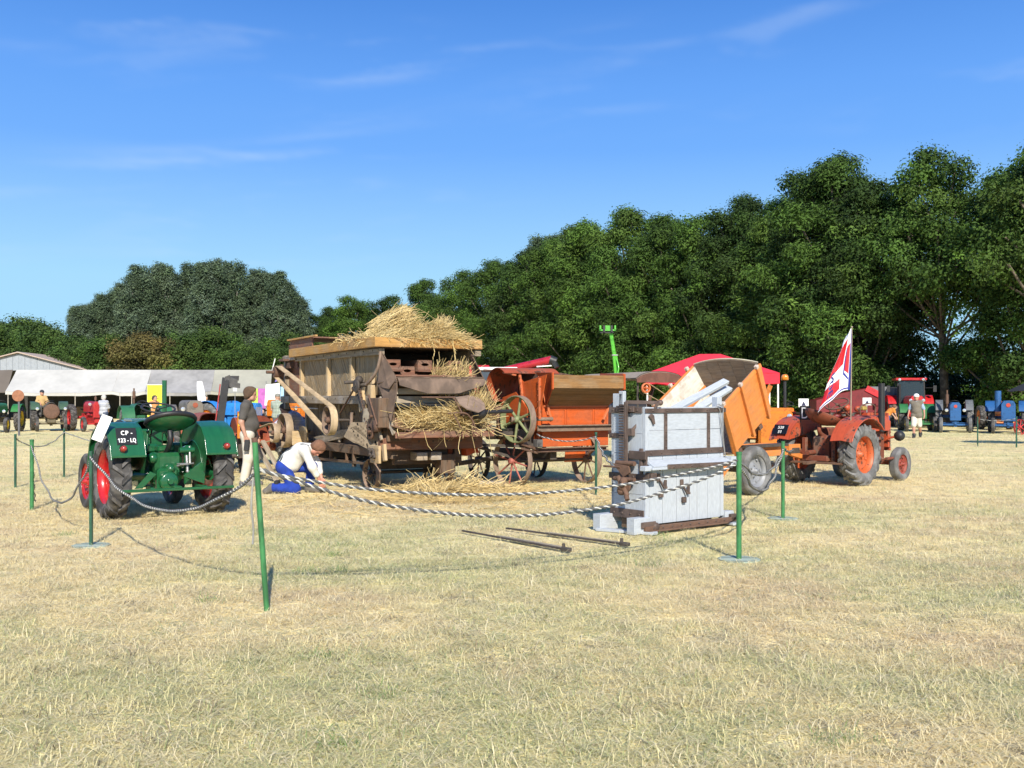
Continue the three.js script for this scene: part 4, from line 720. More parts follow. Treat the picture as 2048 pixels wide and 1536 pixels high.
  new B().box(.12, .16, 4.9, [.3, .64, -2.45]).box(.12, .16, 4.9, [1.5, .64, -2.45]).bar([.25, .36, -4.2], [.25, .42, -1.0], .04, .05).box(.05, .26, .05, [.27, .52, -3.2]).box(.05, .26, .05, [.27, .52, -2.3]).box(.07, .36, .07, [.27, .5, -1.9]).mesh('under_frame', W.dark, t);
  // rear end: heavy cross beams
  new B().box(1.95, .21, .14, [.96, .82, .06], null, .01).box(.5, .2, .16, [.3, .83, .07], null, .01).mesh('cross_beam', W.red, t);
  for (const [x, y] of [[.75, .6], [1.02, .6]]) new B().box(.2, .14, .3, [x, y, .0], null, .008).mesh('block', W.block, t);
  new B().box(1.3, .26, .12, [1.0, .58, -.2]).box(.3, .34, .24, [1.3, .45, -.1]).box(.24, .3, .2, [.2, 1.02, .1]).mesh('rear_bolster', W.dark, t);
  // straw walkers: five troughs with oval holes, at two heights
  for (let i = 0; i < 5; i++) {
    const x = .29 + i * .3, up = i % 2 === 0, y = up ? 2.17 : 2.06, z = up ? -.06 : -.14, hole = circle(1, 14).map(([a, b]) => [a * .07, b * .026 + .02]);
    const k = part('straw_walker', t, [x, y, z]);
    new B().ext([[-.14, -.08], [.14, -.08], [.14, .1], [-.14, .1]], .03, [0, 0, 0], [-.12, 0, 0], .004, [hole]).mesh('end_board', W.red, k);
    new B().box(.016, .2, 1.4, [-.132, 0, -.72]).box(.016, .2, 1.4, [.132, 0, -.72]).box(.27, .016, 1.4, [0, .05, -.72]).box(.3, .025, .1, [0, -.095, .02]).mesh('trough', W.red, k);
  }
  new B().quad([.1, 2.02, -.1], [1.68, 2.02, -.1], [1.68, 1.8, -.3], [.1, 1.8, -.3], .02).box(1.58, .03, .08, [.89, 1.985, .3]).mesh('apron_board', W.red, t);
  new B().quad([.1, 1.95, .34], [1.7, 1.97, .34], [1.7, 1.75, -.3], [.1, 1.75, -.3], .012).mesh('slide_board', W.panel, t);
  // flared sheet-iron wings and the deflector between them
  const wingL = new B().quad([.0, 2.42, .06], [.12, 1.93, .5], [.02, 1.76, .42], [-.04, 1.8, .08], .008).quad([-.04, 1.83, .1], [.12, 1.9, .5], [.13, 1.72, .5], [.02, 1.22, .5], .008).tube([[-.05, 1.86, .09], [.03, 1.89, .3], [.125, 1.885, .51]], .018, 6, 8).tube([[.02, 2.42, .07], [.125, 1.93, .5], [.13, 1.72, .5], [.022, 1.22, .5]], .008, 5, 20, false, .01); wingL.mesh('side_wing', sheetIron, t);
  new B().quad([1.72, 2.4, .06], [1.755, 1.95, .5], [1.9, 1.72, .42], [1.8, 1.8, .02], .008).quad([1.72, 1.93, .4], [1.8, 1.88, .5], [1.96, 1.5, .5], [1.84, 1.3, .3], .008).tube([[1.73, 2.42, .06], [1.76, 1.95, .5], [1.95, 1.52, .5]], .009, 5, 12, false, .01).mesh('side_wing', sheetIron, t);
  { const rows = []; for (let i = 0; i <= 5; i++) { const v = i / 5, row = []; for (let j = 0; j <= 16; j++) { const u = j / 16, bot = u < .3 ? lerp(1.82, 1.69, u / .3) : u > .68 ? lerp(1.69, 1.84, (u - .68) / .32) : 1.685; row.push([lerp(.135, 1.75, u), lerp(1.945, bot, v), .5 + .09 * Math.sin(v * 1.6)]); } rows.push(row); } new B().sheet(rows, .008).bar([.13, 1.95, .5], [1.755, 1.965, .5], .03, .02).mesh('deflector', sheetIron, t); }
  new B().box(1.6, .04, .1, [.94, 1.93, .42]).mesh('deflector_lip', M.black, t);
  // lower outlet: boards, and a curved tray full of straw
  new B().box(1.6, .1, .03, [.9, 1.72, .26], [-.3, 0, 0]).mesh('board', wood([.6, .5, .38], [.5, .42, .32], { weather: .4 }), t); new B().box(1.6, .12, .03, [.9, 1.58, .28], [-.2, 0, 0]).mesh('board', W.block, t); new B().box(1.6, .07, .5, [.9, 1.49, .1]).mesh('board', M.black, t);
  { const rows = []; for (let i = 0; i <= 8; i++) { const v = i / 8, row = []; for (let j = 0; j <= 10; j++) { const u = j / 10, y = lerp(1.5, 1.04, Math.sin(v * 1.57)) + .1 * Math.pow(Math.abs(u - .5) * 2, 4), z = lerp(-.1, .62, v * v * .6 + v * .4); row.push([lerp(.05, 1.9, u), y, z - .06 * Math.pow(Math.abs(u - .5) * 2, 6)]); } rows.push(row); } new B().sheet(rows, .012).mesh('straw_tray', wood([.40, .24, .16], [.32, .19, .12], { grey: [.35, .25, .19], weather: .4 }), t); }
  new B().box(1.85, .1, .03, [.98, .99, .6], null, .004).mesh('tray_lip', W.red, t);
  // binder parts on the right: seat-like sheet, roller and shaft
  new B().sheet([[[1.15, 1.62, .62], [1.4, 1.65, .6], [1.62, 1.62, .55]], [[1.14, 1.5, .8], [1.38, 1.52, .82], [1.64, 1.52, .74]], [[1.22, 1.42, .92], [1.4, 1.36, 1.0], [1.6, 1.42, .86]]], .012).mesh('cover_sheet', M.rustPale, t);
  new B().rod([.55, 1.62, .55], [1.16, 1.62, .6], .014).rod([1.1, 1.62, .66], [1.2, 1.3, .84], .012).rod([1.15, 1.33, .8], [1.5, 1.38, .8], .02).rod([1.36, 1.38, .82], [1.36, 1.05, .86], .012).rod([1.0, 1.36, .84], [1.12, 1.1, .9], .01).tube([[.9, 1.35, .84], [1.1, 1.36, .86], [1.25, 1.34, .86], [1.36, 1.2, .88], [1.4, 1.05, .9]], .013, 5, 16).mesh('knotter_rod', M.rust, t);
  new B().lathe([[0, -.12], [.08, -.12], [.1, -.05], [.1, .05], [.08, .12], [0, .12]], 16, [1.5, 1.35, .8], [0, 0, Math.PI / 2]).rod([1.42, 1.36, .8], [2.2, 1.38, .72], .035).mesh('knotter', M.black, t);
  // left rear corner: cranks, bent pipe, bearing plates
  new B().tube([[.0, 2.4, .1], [-.02, 2.24, .1], [-.05, 2.05, .02], [-.08, 1.92, -.14], [-.1, 1.84, -.32]], .026, 8, 24).mesh('bent_pipe', M.rustPale, t);
  new B().sphere(.09, [-.1, 1.86, -.72], [1, 1.1, .9]).sphere(.07, [-.12, 1.93, -.6]).rod([-.3, 1.88, -.85], [.05, 1.9, -.8], .03).rod([-.2, 1.84, -.62], [.05, 1.84, -.62], .04).lathe([[0, -.03], [.11, -.03], [.13, 0], [.11, .03], [0, .03]], 18, [-.16, 1.82, -.62], [0, 0, Math.PI / 2]).bar([-.14, 1.8, -.6], [-.14, 1.25, -.25], .04, .06).bar([-.12, 1.66, -.7], [-.12, 1.1, .0], .03, .05).mesh('crank', M.iron, t);
  new B().box(.06, .34, .22, [-.06, 1.55, -.62], [-.25, 0, 0]).box(.08, .3, .16, [-.05, 1.68, -.2]).mesh('bearing_board', W.post, t);
  new B().rod([-.16, 1.66, -.05], [-.16, 1.16, .34], .016).rod([-.2, 1.3, .1], [.2, 1.3, .1], .03).tube([[-.1, 1.2, .2], [.02, 1.12, .34], [.14, 1.08, .4], [.2, 1.1, .5]], .02, 6, 12).lathe([[0, -.05], [.1, -.05], [.1, .05], [0, .05]], 18, [-.12, 1.14, .22], [0, 0, Math.PI / 2]).mesh('rear_crank', M.rust, t);
  new B().sheet([[[-.14, 1.42, -.3], [-.12, 1.44, -.1], [-.06, 1.36, .05]], [[-.16, 1.3, -.3], [-.16, 1.32, -.08], [-.1, 1.24, .12]], [[-.14, 1.2, -.36], [-.12, 1.18, -.1], [-.08, 1.16, .1]]], .02).mesh('guard_plate', plain([.48, .40, .29], .7, { tone: [.4, .32, .22] }), t);
  // regulator plate with two rows of slots
  { const pl = part('slotted_plate', t, [-.16, .96, -.2], [0, .6, 0]); const slots = [], row = (z0, y0) => { for (let i = 0; i < 9; i++) { const z = z0 + i * .058, y = y0 - i * .047, s = [[0, 0], [.036, .022], [.008, .115], [-.028, .093]]; slots.push(s.map(([a, b]) => [z + a, y + b - .04])); } };
    row(-.42, .1); row(-.2, .16);
    pl.scale.setScalar(.8); pl.position.y = 1.0; const outline = [[-.56, -.08], [-.36, .24], [.2, .24], [.34, .1], [.36, -.24], [.1, -.3], [-.3, -.2]];
    new B().ext(outline, .008, [.03, 0, 0], [0, -Math.PI / 2, 0], .001).mesh('backing', M.black, pl); new B().ext(outline, .012, [0, 0, 0], [0, -Math.PI / 2, 0], .002, slots).mesh('plate', plain([.30, .235, .16], .75, { tone: [.25, .19, .13] }), pl); }
  new B().box(.05, .3, .4, [-.1, .66, .12], null, .01).box(.05, .28, .1, [-.06, .7, .42], [-.2, 0, 0]).mesh('foot_board', W.post, t);
  for (const z of [.0, .14]) new B().bar([-.16, .74, z], [-.16, .6, z + .08], .04, .06).sphere(.03, [-.17, .74, z]).sphere(.03, [-.17, .66, z + .05]).mesh('adjuster', M.iron, t);
  new B().rod([-.1, 1.35, -1.02], [-.1, 1.0, -1.06], .03).sphere(.045, [-.1, 1.0, -1.06]).mesh('crank_rod', M.rustPale, t);
  new B().box(.5, .5, .5, [.25, 1.25, -.62]).mesh('inner_frame', W.dark, t);
  new B().rod([-.1, 1.42, -4.6], [-.1, 1.4, -2.9], .01).mesh('tension_wire', M.steel, t);

  { const b = new B(); for (let i = 0; i < 11; i++) b.sphere(.016, [-.045, 1.6, -5.2 + i * .45], [.6, 1, 1], 6, 4).sphere(.014, [-.03, 2.42, -4.5 + i * .43], [.6, 1, 1], 6, 4); for (const z of [-4.29, -2.62, -1.31]) for (const y of [1.72, 2.34]) b.sphere(.014, [-.02, y, z], [.6, 1, 1], 6, 4); for (let i = 0; i < 7; i++) b.sphere(.018, [.15 + i * .27, .86, .135], [1, 1, .6], 6, 4); const m = b.mesh('bolt_head', M.iron, t); m.userData.kind = 'stuff'; }
  for (const z of [-3.9, -2.2]) new B().box(.012, .05, .34, [.315, 1.3, z], null, .003).mesh('hinge_strap', M.iron, t);
  new B().rod([-.08, 1.78, -.95], [-.08, 1.32, -1.7], .018).rod([-.12, 1.78, -.95], [-.02, 1.78, -.95], .03).mesh('connecting_rod', M.rust, t);
  new B().rod([-.1, 1.5, -.42], [-.14, 1.06, -.06], .02).lathe([[0, -.025], [.075, -.025], [.08, 0], [.075, .025], [0, .025]], 16, [-.12, 1.5, -.42], [0, 0, Math.PI / 2]).mesh('idler', M.iron, t);
  { const ch = part('drive_chain', t), lk = new B().put(new THREE.TorusGeometry(.022, .006, 5, 10)).geo(); for (let i = 0; i < 22; i++) { const q = new THREE.Mesh(lk, M.rust); q.name = 'link'; q.position.set(-.14, 1.74 - i * .034, -.52 + i * .021); q.rotation.set(0, i % 2 ? Math.PI / 2 : 0, 0); q.scale.set(1, 1.3, 1); ch.add(q); } }
  new B().lathe([[.09, -.02], [.13, -.02], [.135, 0], [.13, .02], [.09, .02]], 18, [-.14, 1.04, .0], [0, 0, Math.PI / 2]).rod([-.2, 1.04, 0], [.1, 1.04, 0], .025).mesh('sprocket', M.rust, t);
  new B().box(.3, .5, .5, [.0, 1.36, .12], null, .01).mesh('gear_housing', W.dark, t);
  new B().bar([-.02, 1.62, .12], [.1, 1.0, .46], .05, .07).bar([-.06, 1.45, -.1], [-.02, .9, .2], .04, .05).mesh('brace', W.block, t);

  // straw lying on top, in the outlet and hanging down: things of their own
  const R = rng(31), top = [], out = [];
  const mound = (x, z) => { const u = clamp((x + .02) / 1.8), v = clamp((z + 2.35) / 2.55), e = Math.pow(Math.sin(Math.PI * u), .45) * Math.pow(Math.sin(Math.PI * Math.pow(v, 1.35)), .5); return 2.5 + .22 * e + .45 * Math.exp(-(((x - .55) / .38) ** 2 + ((z + .8) / .5) ** 2)) * e + .24 * Math.exp(-(((x - 1.3) / .24) ** 2 + ((z + .3) / .4) ** 2)) * e; };
  for (let i = 0; i < 5200; i++) { const x = R() * 1.66, z = -2.3 + R() * 2.4, y = mound(x, z) + R() * .05, left = x + z * .25 < .55, a = (left ? .5 : 1.35) + (R() - .5) * 1.5, up = (left ? .28 : .05) + (R() - .5) * .5; top.push([x - .1, y - .04, z, V(Math.cos(a), up, Math.sin(a) * .8).normalize(), .25 + R() * .28, .55 + R() * .35]); }
  for (let i = 0; i < 14; i++) sheaf(top, R, [.32 + R() * .25, 2.9 + R() * .08, -1.15 + i * .06], [.75, .42, .1], 70, .34, .09, .13, .6);
  for (let i = 0; i < 8; i++) sheaf(top, R, [1.12 + R() * .22, 2.74 + R() * .06, -.6 + R() * .5], [.3 + R() * .35, .66, .1 - R() * .2], 50, .3, .08, .28, .6);
  for (let i = 0; i < 6; i++) sheaf(top, R, [1.34 + R() * .1, 2.64, -.5 + i * .12], [1, .2, .1], 36, .3, .07, .2, .6);
  loose(top, R, 14, () => [.4 + R() * 1.2, 2.75 + R() * .2, -1.1 + R() * .9], .5, .9, .7);
  for (const [x, z, l] of [[.9, .22, .34], [1.28, .24, .6], [1.3, .23, .5], [.3, .22, .2], [1.62, .22, .3], [.1, .22, .2]]) { top.push([x, 2.66, z, V(.06, -1, .1).normalize(), l, 1]); top.push([x - .05, 2.66, z, V(.3, -1, .06).normalize(), l * .5, 1]); }
  loose(top, R, 130, () => [-.06 + R() * .06, 2.63 + R() * .02, -1.6 + R() * 1.7], .3, .4);
  const sh = thing('straw_heap', 'heap of loose straw sheaves lying on top of the threshing machine', 'straw', [-2.27, 0, -17], 29.4); sh.add(strawMass(top, 'stalk'));
  { const b = new B(), rows = []; for (let i = 0; i <= 16; i++) { const row = []; for (let j = 0; j <= 16; j++) { const x = .02 + 1.74 * j / 16, z = -2.25 + 2.38 * i / 16; row.push([x, mound(x, z) - .03 + .03 * (hash(i, j, 4) - .5), z]); } rows.push(row); } b.sheet(rows, .02).mesh('core', plain([.46, .34, .15], .95, { vary: .6, s: .2, bump: .02 }), sh); }
  for (let i = 0; i < 26; i++) sheaf(out, R, [.55 + R() * 1.1, 1.12 + R() * .2, .0 + R() * .55], [.9 * (R() < .5 ? -1 : 1), .05, .35], 110, .42, .12, .4, .6);
  for (let i = 0; i < 8; i++) sheaf(out, R, [1.5 + R() * .3, 1.3 + R() * .3, .2 + R() * .3], [.2, .6, .2], 40, .4, .1, .4, .6);
  loose(out, R, 200, () => [.3 + R() * 1.45, 1.1 + R() * .26, .2 + R() * .5], .5, .6); loose(out, R, 40, () => [.1 + R() * 1.7, 1.08 + R() * .1, .58 + R() * .1], .45, 1.4);
  for (let i = 0; i < 9; i++) sheaf(out, R, [.95 + R() * .6, 1.97 + R() * .05, .1 + R() * .25], [(R() - .4), .35 + R() * .4, .5], 22, .32, .07, .6, .7);
  for (const [x, y, z, l, dx] of [[1.45, 1.1, .62, .55, .1], [1.75, 1.25, .6, .7, .15], [.55, 1.1, .6, .4, .2], [1.25, 1.05, .62, .4, -.3], [.93, 1.12, .62, .35, -.1], [1.0, 1.98, .45, .35, .12]]) out.push([x, y, z, V(dx, -1, .15).normalize(), l, 1.1]);
  const so = thing('straw_heap', 'straw spilling out of the rear outlet of the threshing machine', 'straw', [-2.27, 0, -17], 29.4); so.add(strawMass(out, 'stalk'));
  // straw on the ground below the outlet
  const gr = []; const gx = () => { const a = R() * 6.28, r = Math.sqrt(R()); return [.9 + Math.cos(a) * r * 1.3, .03 + R() * .07 * (1 - r), 1.25 + Math.sin(a) * r * 1.1]; };
  loose(gr, R, 5200, gx, .36, .16, .6); loose(gr, R, 700, () => { const a = R() * 6.28, r = Math.sqrt(R()); return [.75 + Math.cos(a) * r * .95, .04 + (1 - r) * .13 * R(), .65 + Math.sin(a) * r * .7]; }, .4, .35, .65); loose(gr, R, 50, () => [.4 + R() * 1.1, .06 + R() * .06, .2 + R() * .5], .4, 1.2, .7);
  loose(gr, R, 420, () => { const a = R() * 6.28, r = .9 + R() * 1.2; return [.7 + Math.cos(a) * r * 1.5, .015, 1.6 + Math.sin(a) * r * 1.2]; }, .35, .06);
  for (let i = 0; i < 12; i++) sheaf(gr, R, [R() * 1.7, .05, .5 + R() * 1.4], [R() - .5, .08, R() - .5], 60, .5, .12, .3);
  const sg = thing('straw_heap', 'straw scattered on the grass under the outlet, in front of the threshing machine', 'straw', [-2.27, 0, -17], 29.4); sg.add(strawMass(gr, 'stalk'));
  const bl = thing('wooden_block', 'grey weathered wooden block lying on the grass before the red iron wheel', 'block', [-.36, 0, -17.3], -14);
  new B().box(.4, .17, .24, [0, .085, 0], null, .014).mesh('block', W.block, bl);
}

// ---------- the orange baler behind the threshing machine ----------
{
  const or = paint([.62, .115, .022], { rough: .42, wear: .12, dusty: .12, rust: [.25, .06, .02] }), orDark = paint([.40, .08, .025], { rough: .6, wear: .5, dusty: .3 }), greenOld = plain([.24, .27, .13], .6, { vary: .35, tone: [.18, .19, .10] }), pinkRed = plain([.42, .13, .10], .65, { vary: .35, tone: [.30, .10, .08] }), hopWood = wood([.29, .155, .055], [.19, .10, .035], { grey: [.30, .22, .13], weather: .4 });
  M.orange = or;
  const t = thing('straw_baler', 'bright orange stationary baler with wooden hopper and green spoked flywheel', 'baler', [.009, 0, -18.08], 29.4);
  // body
  const bd = new B().ext([[.5, .72], [1.95, .72], [1.95, 1.47], [.5, 1.47]], .04, [0, 0, .2]).box(1.5, .6, 1.6, [1.2, 1.1, -.65]).mesh('body_panel', or, t);
  { const f = new B(); for (const [x0, x1] of [[.62, .98], [1.02, 1.6], [1.64, 1.9]]) { f.bar([x0, 1.40, .23], [x1, 1.40, .23], .014, .014).bar([x0, 1.40, .23], [x0, 1.13, .23], .014, .014).bar([x1, 1.40, .23], [x1, 1.13, .23], .014, .014); } f.mesh('bead', or, bd); }
  new B().bar([.36, 1.105, .3], [2.04, 1.105, .3], .1, .022).bar([.36, 1.015, .34], [2.04, 1.015, .34], .14, .02).bar([.36, 1.06, .28], [2.04, 1.06, .28], .02, .1).mesh('frame_rail', plain([.24, .17, .12], .7, { tone: [.17, .11, .08], vary: .4 }), t);
  new B().bar([.3, .70, .3], [1.86, .70, .3], .1, .02).bar([.3, .64, .32], [1.86, .64, .32], .1, .016).bar([.3, .67, .28], [1.86, .67, .28], .02, .07).bar([-.1, .8, .5], [.34, .68, .32], .06, .05).bar([-.1, .72, .5], [.34, .62, .32], .03, .04).mesh('frame_rail', M.rust, t);
  new B().ext([[.5, .1], [.95, .1], [.95, .34], [.5, .34]], .02, [.6, .32, .0], [.15, 0, 0]).mesh('lower_panel', or, t);
  // hopper: back cheeks, sloping wooden floor, front board
  const hp = part('hopper', t);
  new B().bar([.38, 1.9, .75], [1.92, 1.9, .75], .03, .235, .004).mesh('front_board', hopWood, hp);
  for (let i = 0; i < 3; i++) { const a = i / 3, b = (i + .97) / 3; new B().quad([lerp(.4, .6, a), lerp(1.79, 1.46, a), lerp(.74, .22, a)], [lerp(1.9, 1.93, a), lerp(1.79, 1.46, a), lerp(.74, .22, a)], [lerp(1.9, 1.93, b), lerp(1.79, 1.46, b), lerp(.74, .22, b)], [lerp(.4, .6, b), lerp(1.79, 1.46, b), lerp(.74, .22, b)], .025).mesh('floor_board', wood([.22, .13, .06], [.15, .09, .04], { grey: [.2, .15, .1], weather: .3 }), hp); }
  const cheek = (x, sl) => new B().quad([x, 2.06, .76], [x, 1.77, .76], [x + sl, 1.44, .2], [x + .14, 2.08, -.2], .012).quad([x + sl, 1.44, .2], [x + .14, 2.08, -.2], [x + .14, 1.4, -.25], [x + sl, 1.4, .1], .012);
  cheek(.385, .2).bar([.375, 2.06, .77], [.375, 1.76, .77], .03, .05).mesh('hopper_cheek', or, hp); cheek(1.91, .03).bar([1.925, 2.05, .77], [1.925, 1.76, .77], .03, .04).mesh('hopper_cheek', or, hp);
  new B().bar([.52, 1.46, .24], [1.93, 1.46, .24], .03, .04).bar([.5, 1.97, .16], [.62, 1.3, .24], .06, .05).bar([.56, 1.52, .26], [.66, 1.22, .26], .04, .05).bar([1.95, 1.44, .24], [1.78, 1.2, .3], .045, .04).mesh('hopper_edge', paint([.68, .17, .05], { wear: .15 }), hp);
  // left-hand plates and curved feed hood
  const ext = (pts, x, m, n, th = .012) => new B().ext(pts, th, [x, 0, 0], [0, -Math.PI / 2, 0], .003).mesh(n, m, t);
  ext([[-.1, 1.38], [-.06, 1.98], [.06, 1.9], [.86, 2.02], [.62, 1.3], [.3, 1.28]], .2, or, 'side_plate');
  ext([[-.75, 1.2], [-.62, 1.62], [-.12, 1.72], [.3, 1.42], [.3, 1.2], [-.3, 1.12]], .14, or, 'side_plate');
  { const rows = []; for (let i = 0; i <= 16; i++) { const a = lerp(ad(48), ad(205), i / 16), row = []; for (let j = 0; j <= 6; j++) row.push([lerp(-.16, 1.0, j / 6), 1.76 + .40 * Math.sin(a), -.3 + .44 * Math.cos(a)]); rows.push(row); } new B().sheet(rows, .01).mesh('feed_hood', orDark, t); }
  new B().box(.02, .7, .8, [.5, 1.75, -.25]).mesh('hood_lining', M.rust, t);
  new B().bar([-.12, 2.07, -.16], [.08, 2.02, .0], .05, .03).bar([.17, 2.03, -.04], [.17, 1.36, .12], .05, .045).bar([.17, 1.96, .66], [.2, 1.24, .62], .05, .045).mesh('angle_iron', paint([.60, .15, .05], { wear: .3 }), t);
  for (let i = 0; i < 6; i++) for (const z of [.02, .68]) { const q = new B().sphere(.012, [.14, 1.98 - i * .11, z + i * .018 * (z < .1 ? 1 : -.4)], [1, 1, 1], 6, 4); q.mesh('rivet', orDark, t); }
  new B().bar([.2, 2.15, -1.5], [1.9, 2.1, -1.4], .04, .04).bar([1.75, 2.12, -1.4], [1.95, 2.04, -.9], .04, .03).bar([.2, 2.13, -1.5], [.1, 2.1, -.4], .03, .03).box(1.6, .1, .02, [1.1, 2.04, -1.2]).mesh('top_rail', M.rust, t);
  // flywheel, shaft and knotted gear
  ironWheel(t, [-.12, 1.23, .4], { R: .42, w: .13, n: 6, t: .022, rimMat: greenOld, spokeMat: greenOld, spokeR: .026, hub: .06, name: 'flywheel', hubW: .16, rot: [0, .2, 0] });
  new B().lathe([[.418, -.062], [.424, -.06], [.424, .06], [.418, .062]], 40, [-.12, 1.23, .4], [0, .2, Math.PI / 2]).mesh('flywheel_tread', M.rustPale, t);
  new B().rod([-.26, 1.23, .4], [.6, 1.23, .4], .035).lathe([[0, -.02], [.05, -.02], [.05, .02], [0, .02]], 16, [-.24, 1.23, .4], [0, 0, Math.PI / 2]).mesh('flywheel_shaft', M.rustPale, t);
  new B().rod([-.75, 1.36, -.5], [-.1, 1.34, -.3], .04).lathe([[0, -.06], [.13, -.06], [.15, -.02], [.15, .02], [.13, .06], [0, .06]], 14, [-.2, 1.34, -.32], [0, .3, Math.PI / 2]).sphere(.1, [-.1, 1.36, -.24]).sphere(.08, [-.12, 1.22, -.2]).bar([-.2, 1.3, -.2], [-.25, .9, .0], .05, .08).mesh('drive_gear', M.rust, t);
  new B().box(.5, .6, .8, [.45, 1.0, -.4], null, .03).box(.3, .2, .3, [.2, .95, -.1]).rod([-.3, .95, -.4], [.3, .95, -.4], .1).mesh('gear_frame', M.iron, t);
  new B().bar([-1.0, 1.0, -.6], [-.1, .98, .2], .06, .07).bar([-1.2, .78, -.6], [.2, .74, .2], .07, .05).bar([-1.0, .9, -.8], [.1, .5, .1], .05, .05).mesh('pull_bar', M.iron, t);
  new B().ext([[-.8, .66], [-.1, .6], [-.2, .86], [-.6, .9]], .02, [-.3, 0, -.5], [0, -.4, 0]).box(.3, .16, .3, [-.75, .68, -.4], [0, .4, .2]).box(.2, .3, .1, [-1.05, .72, -.3], [.3, 0, 0]).mesh('gear_guard', paint([.6, .1, .03], { wear: .3 }), t);
  new B().box(.12, .14, .14, [.3, .8, .4]).mesh('twine_box', M.rubber, t);
  // wheels
  ironWheel(t, [0, .47, 0], { R: .47, w: .11, n: 8, t: .016, rimMat: M.rustPale, spokeMat: pinkRed, spokeR: .018, hub: .06, hubW: .16, rot: [0, .24, 0] });
  ironWheel(t, [1.6, .47, .0], { R: .45, w: .11, n: 8, t: .016, rimMat: M.rustPale, spokeMat: M.rust, spokeR: .016, hub: .08, hubW: .2 });
  ironWheel(t, [.2, .4, -1.7], { R: .4, w: .1, n: 8, t: .016, rimMat: M.iron, spokeMat: M.rust, spokeR: .016, hub: .07 });
  ironWheel(t, [1.5, .4, -1.7], { R: .4, w: .1, n: 8, t: .016, rimMat: M.iron, spokeMat: M.rust, spokeR: .016, hub: .07 });
  ironWheel(t, [-.95, .36, -.9], { R: .36, w: .13, n: 7, t: .014, rimMat: M.rustPale, spokeMat: pinkRed, spokeR: .016, hub: .08 });
  new B().rod([0, .47, 0], [1.6, .47, 0], .04).rod([.2, .4, -1.7], [1.5, .4, -1.7], .04).box(.14, .14, 2.0, [.75, .55, -.8]).bar([-.95, .36, -.9], [.2, .5, -.8], .08, .08).mesh('axle', M.iron, t);
}

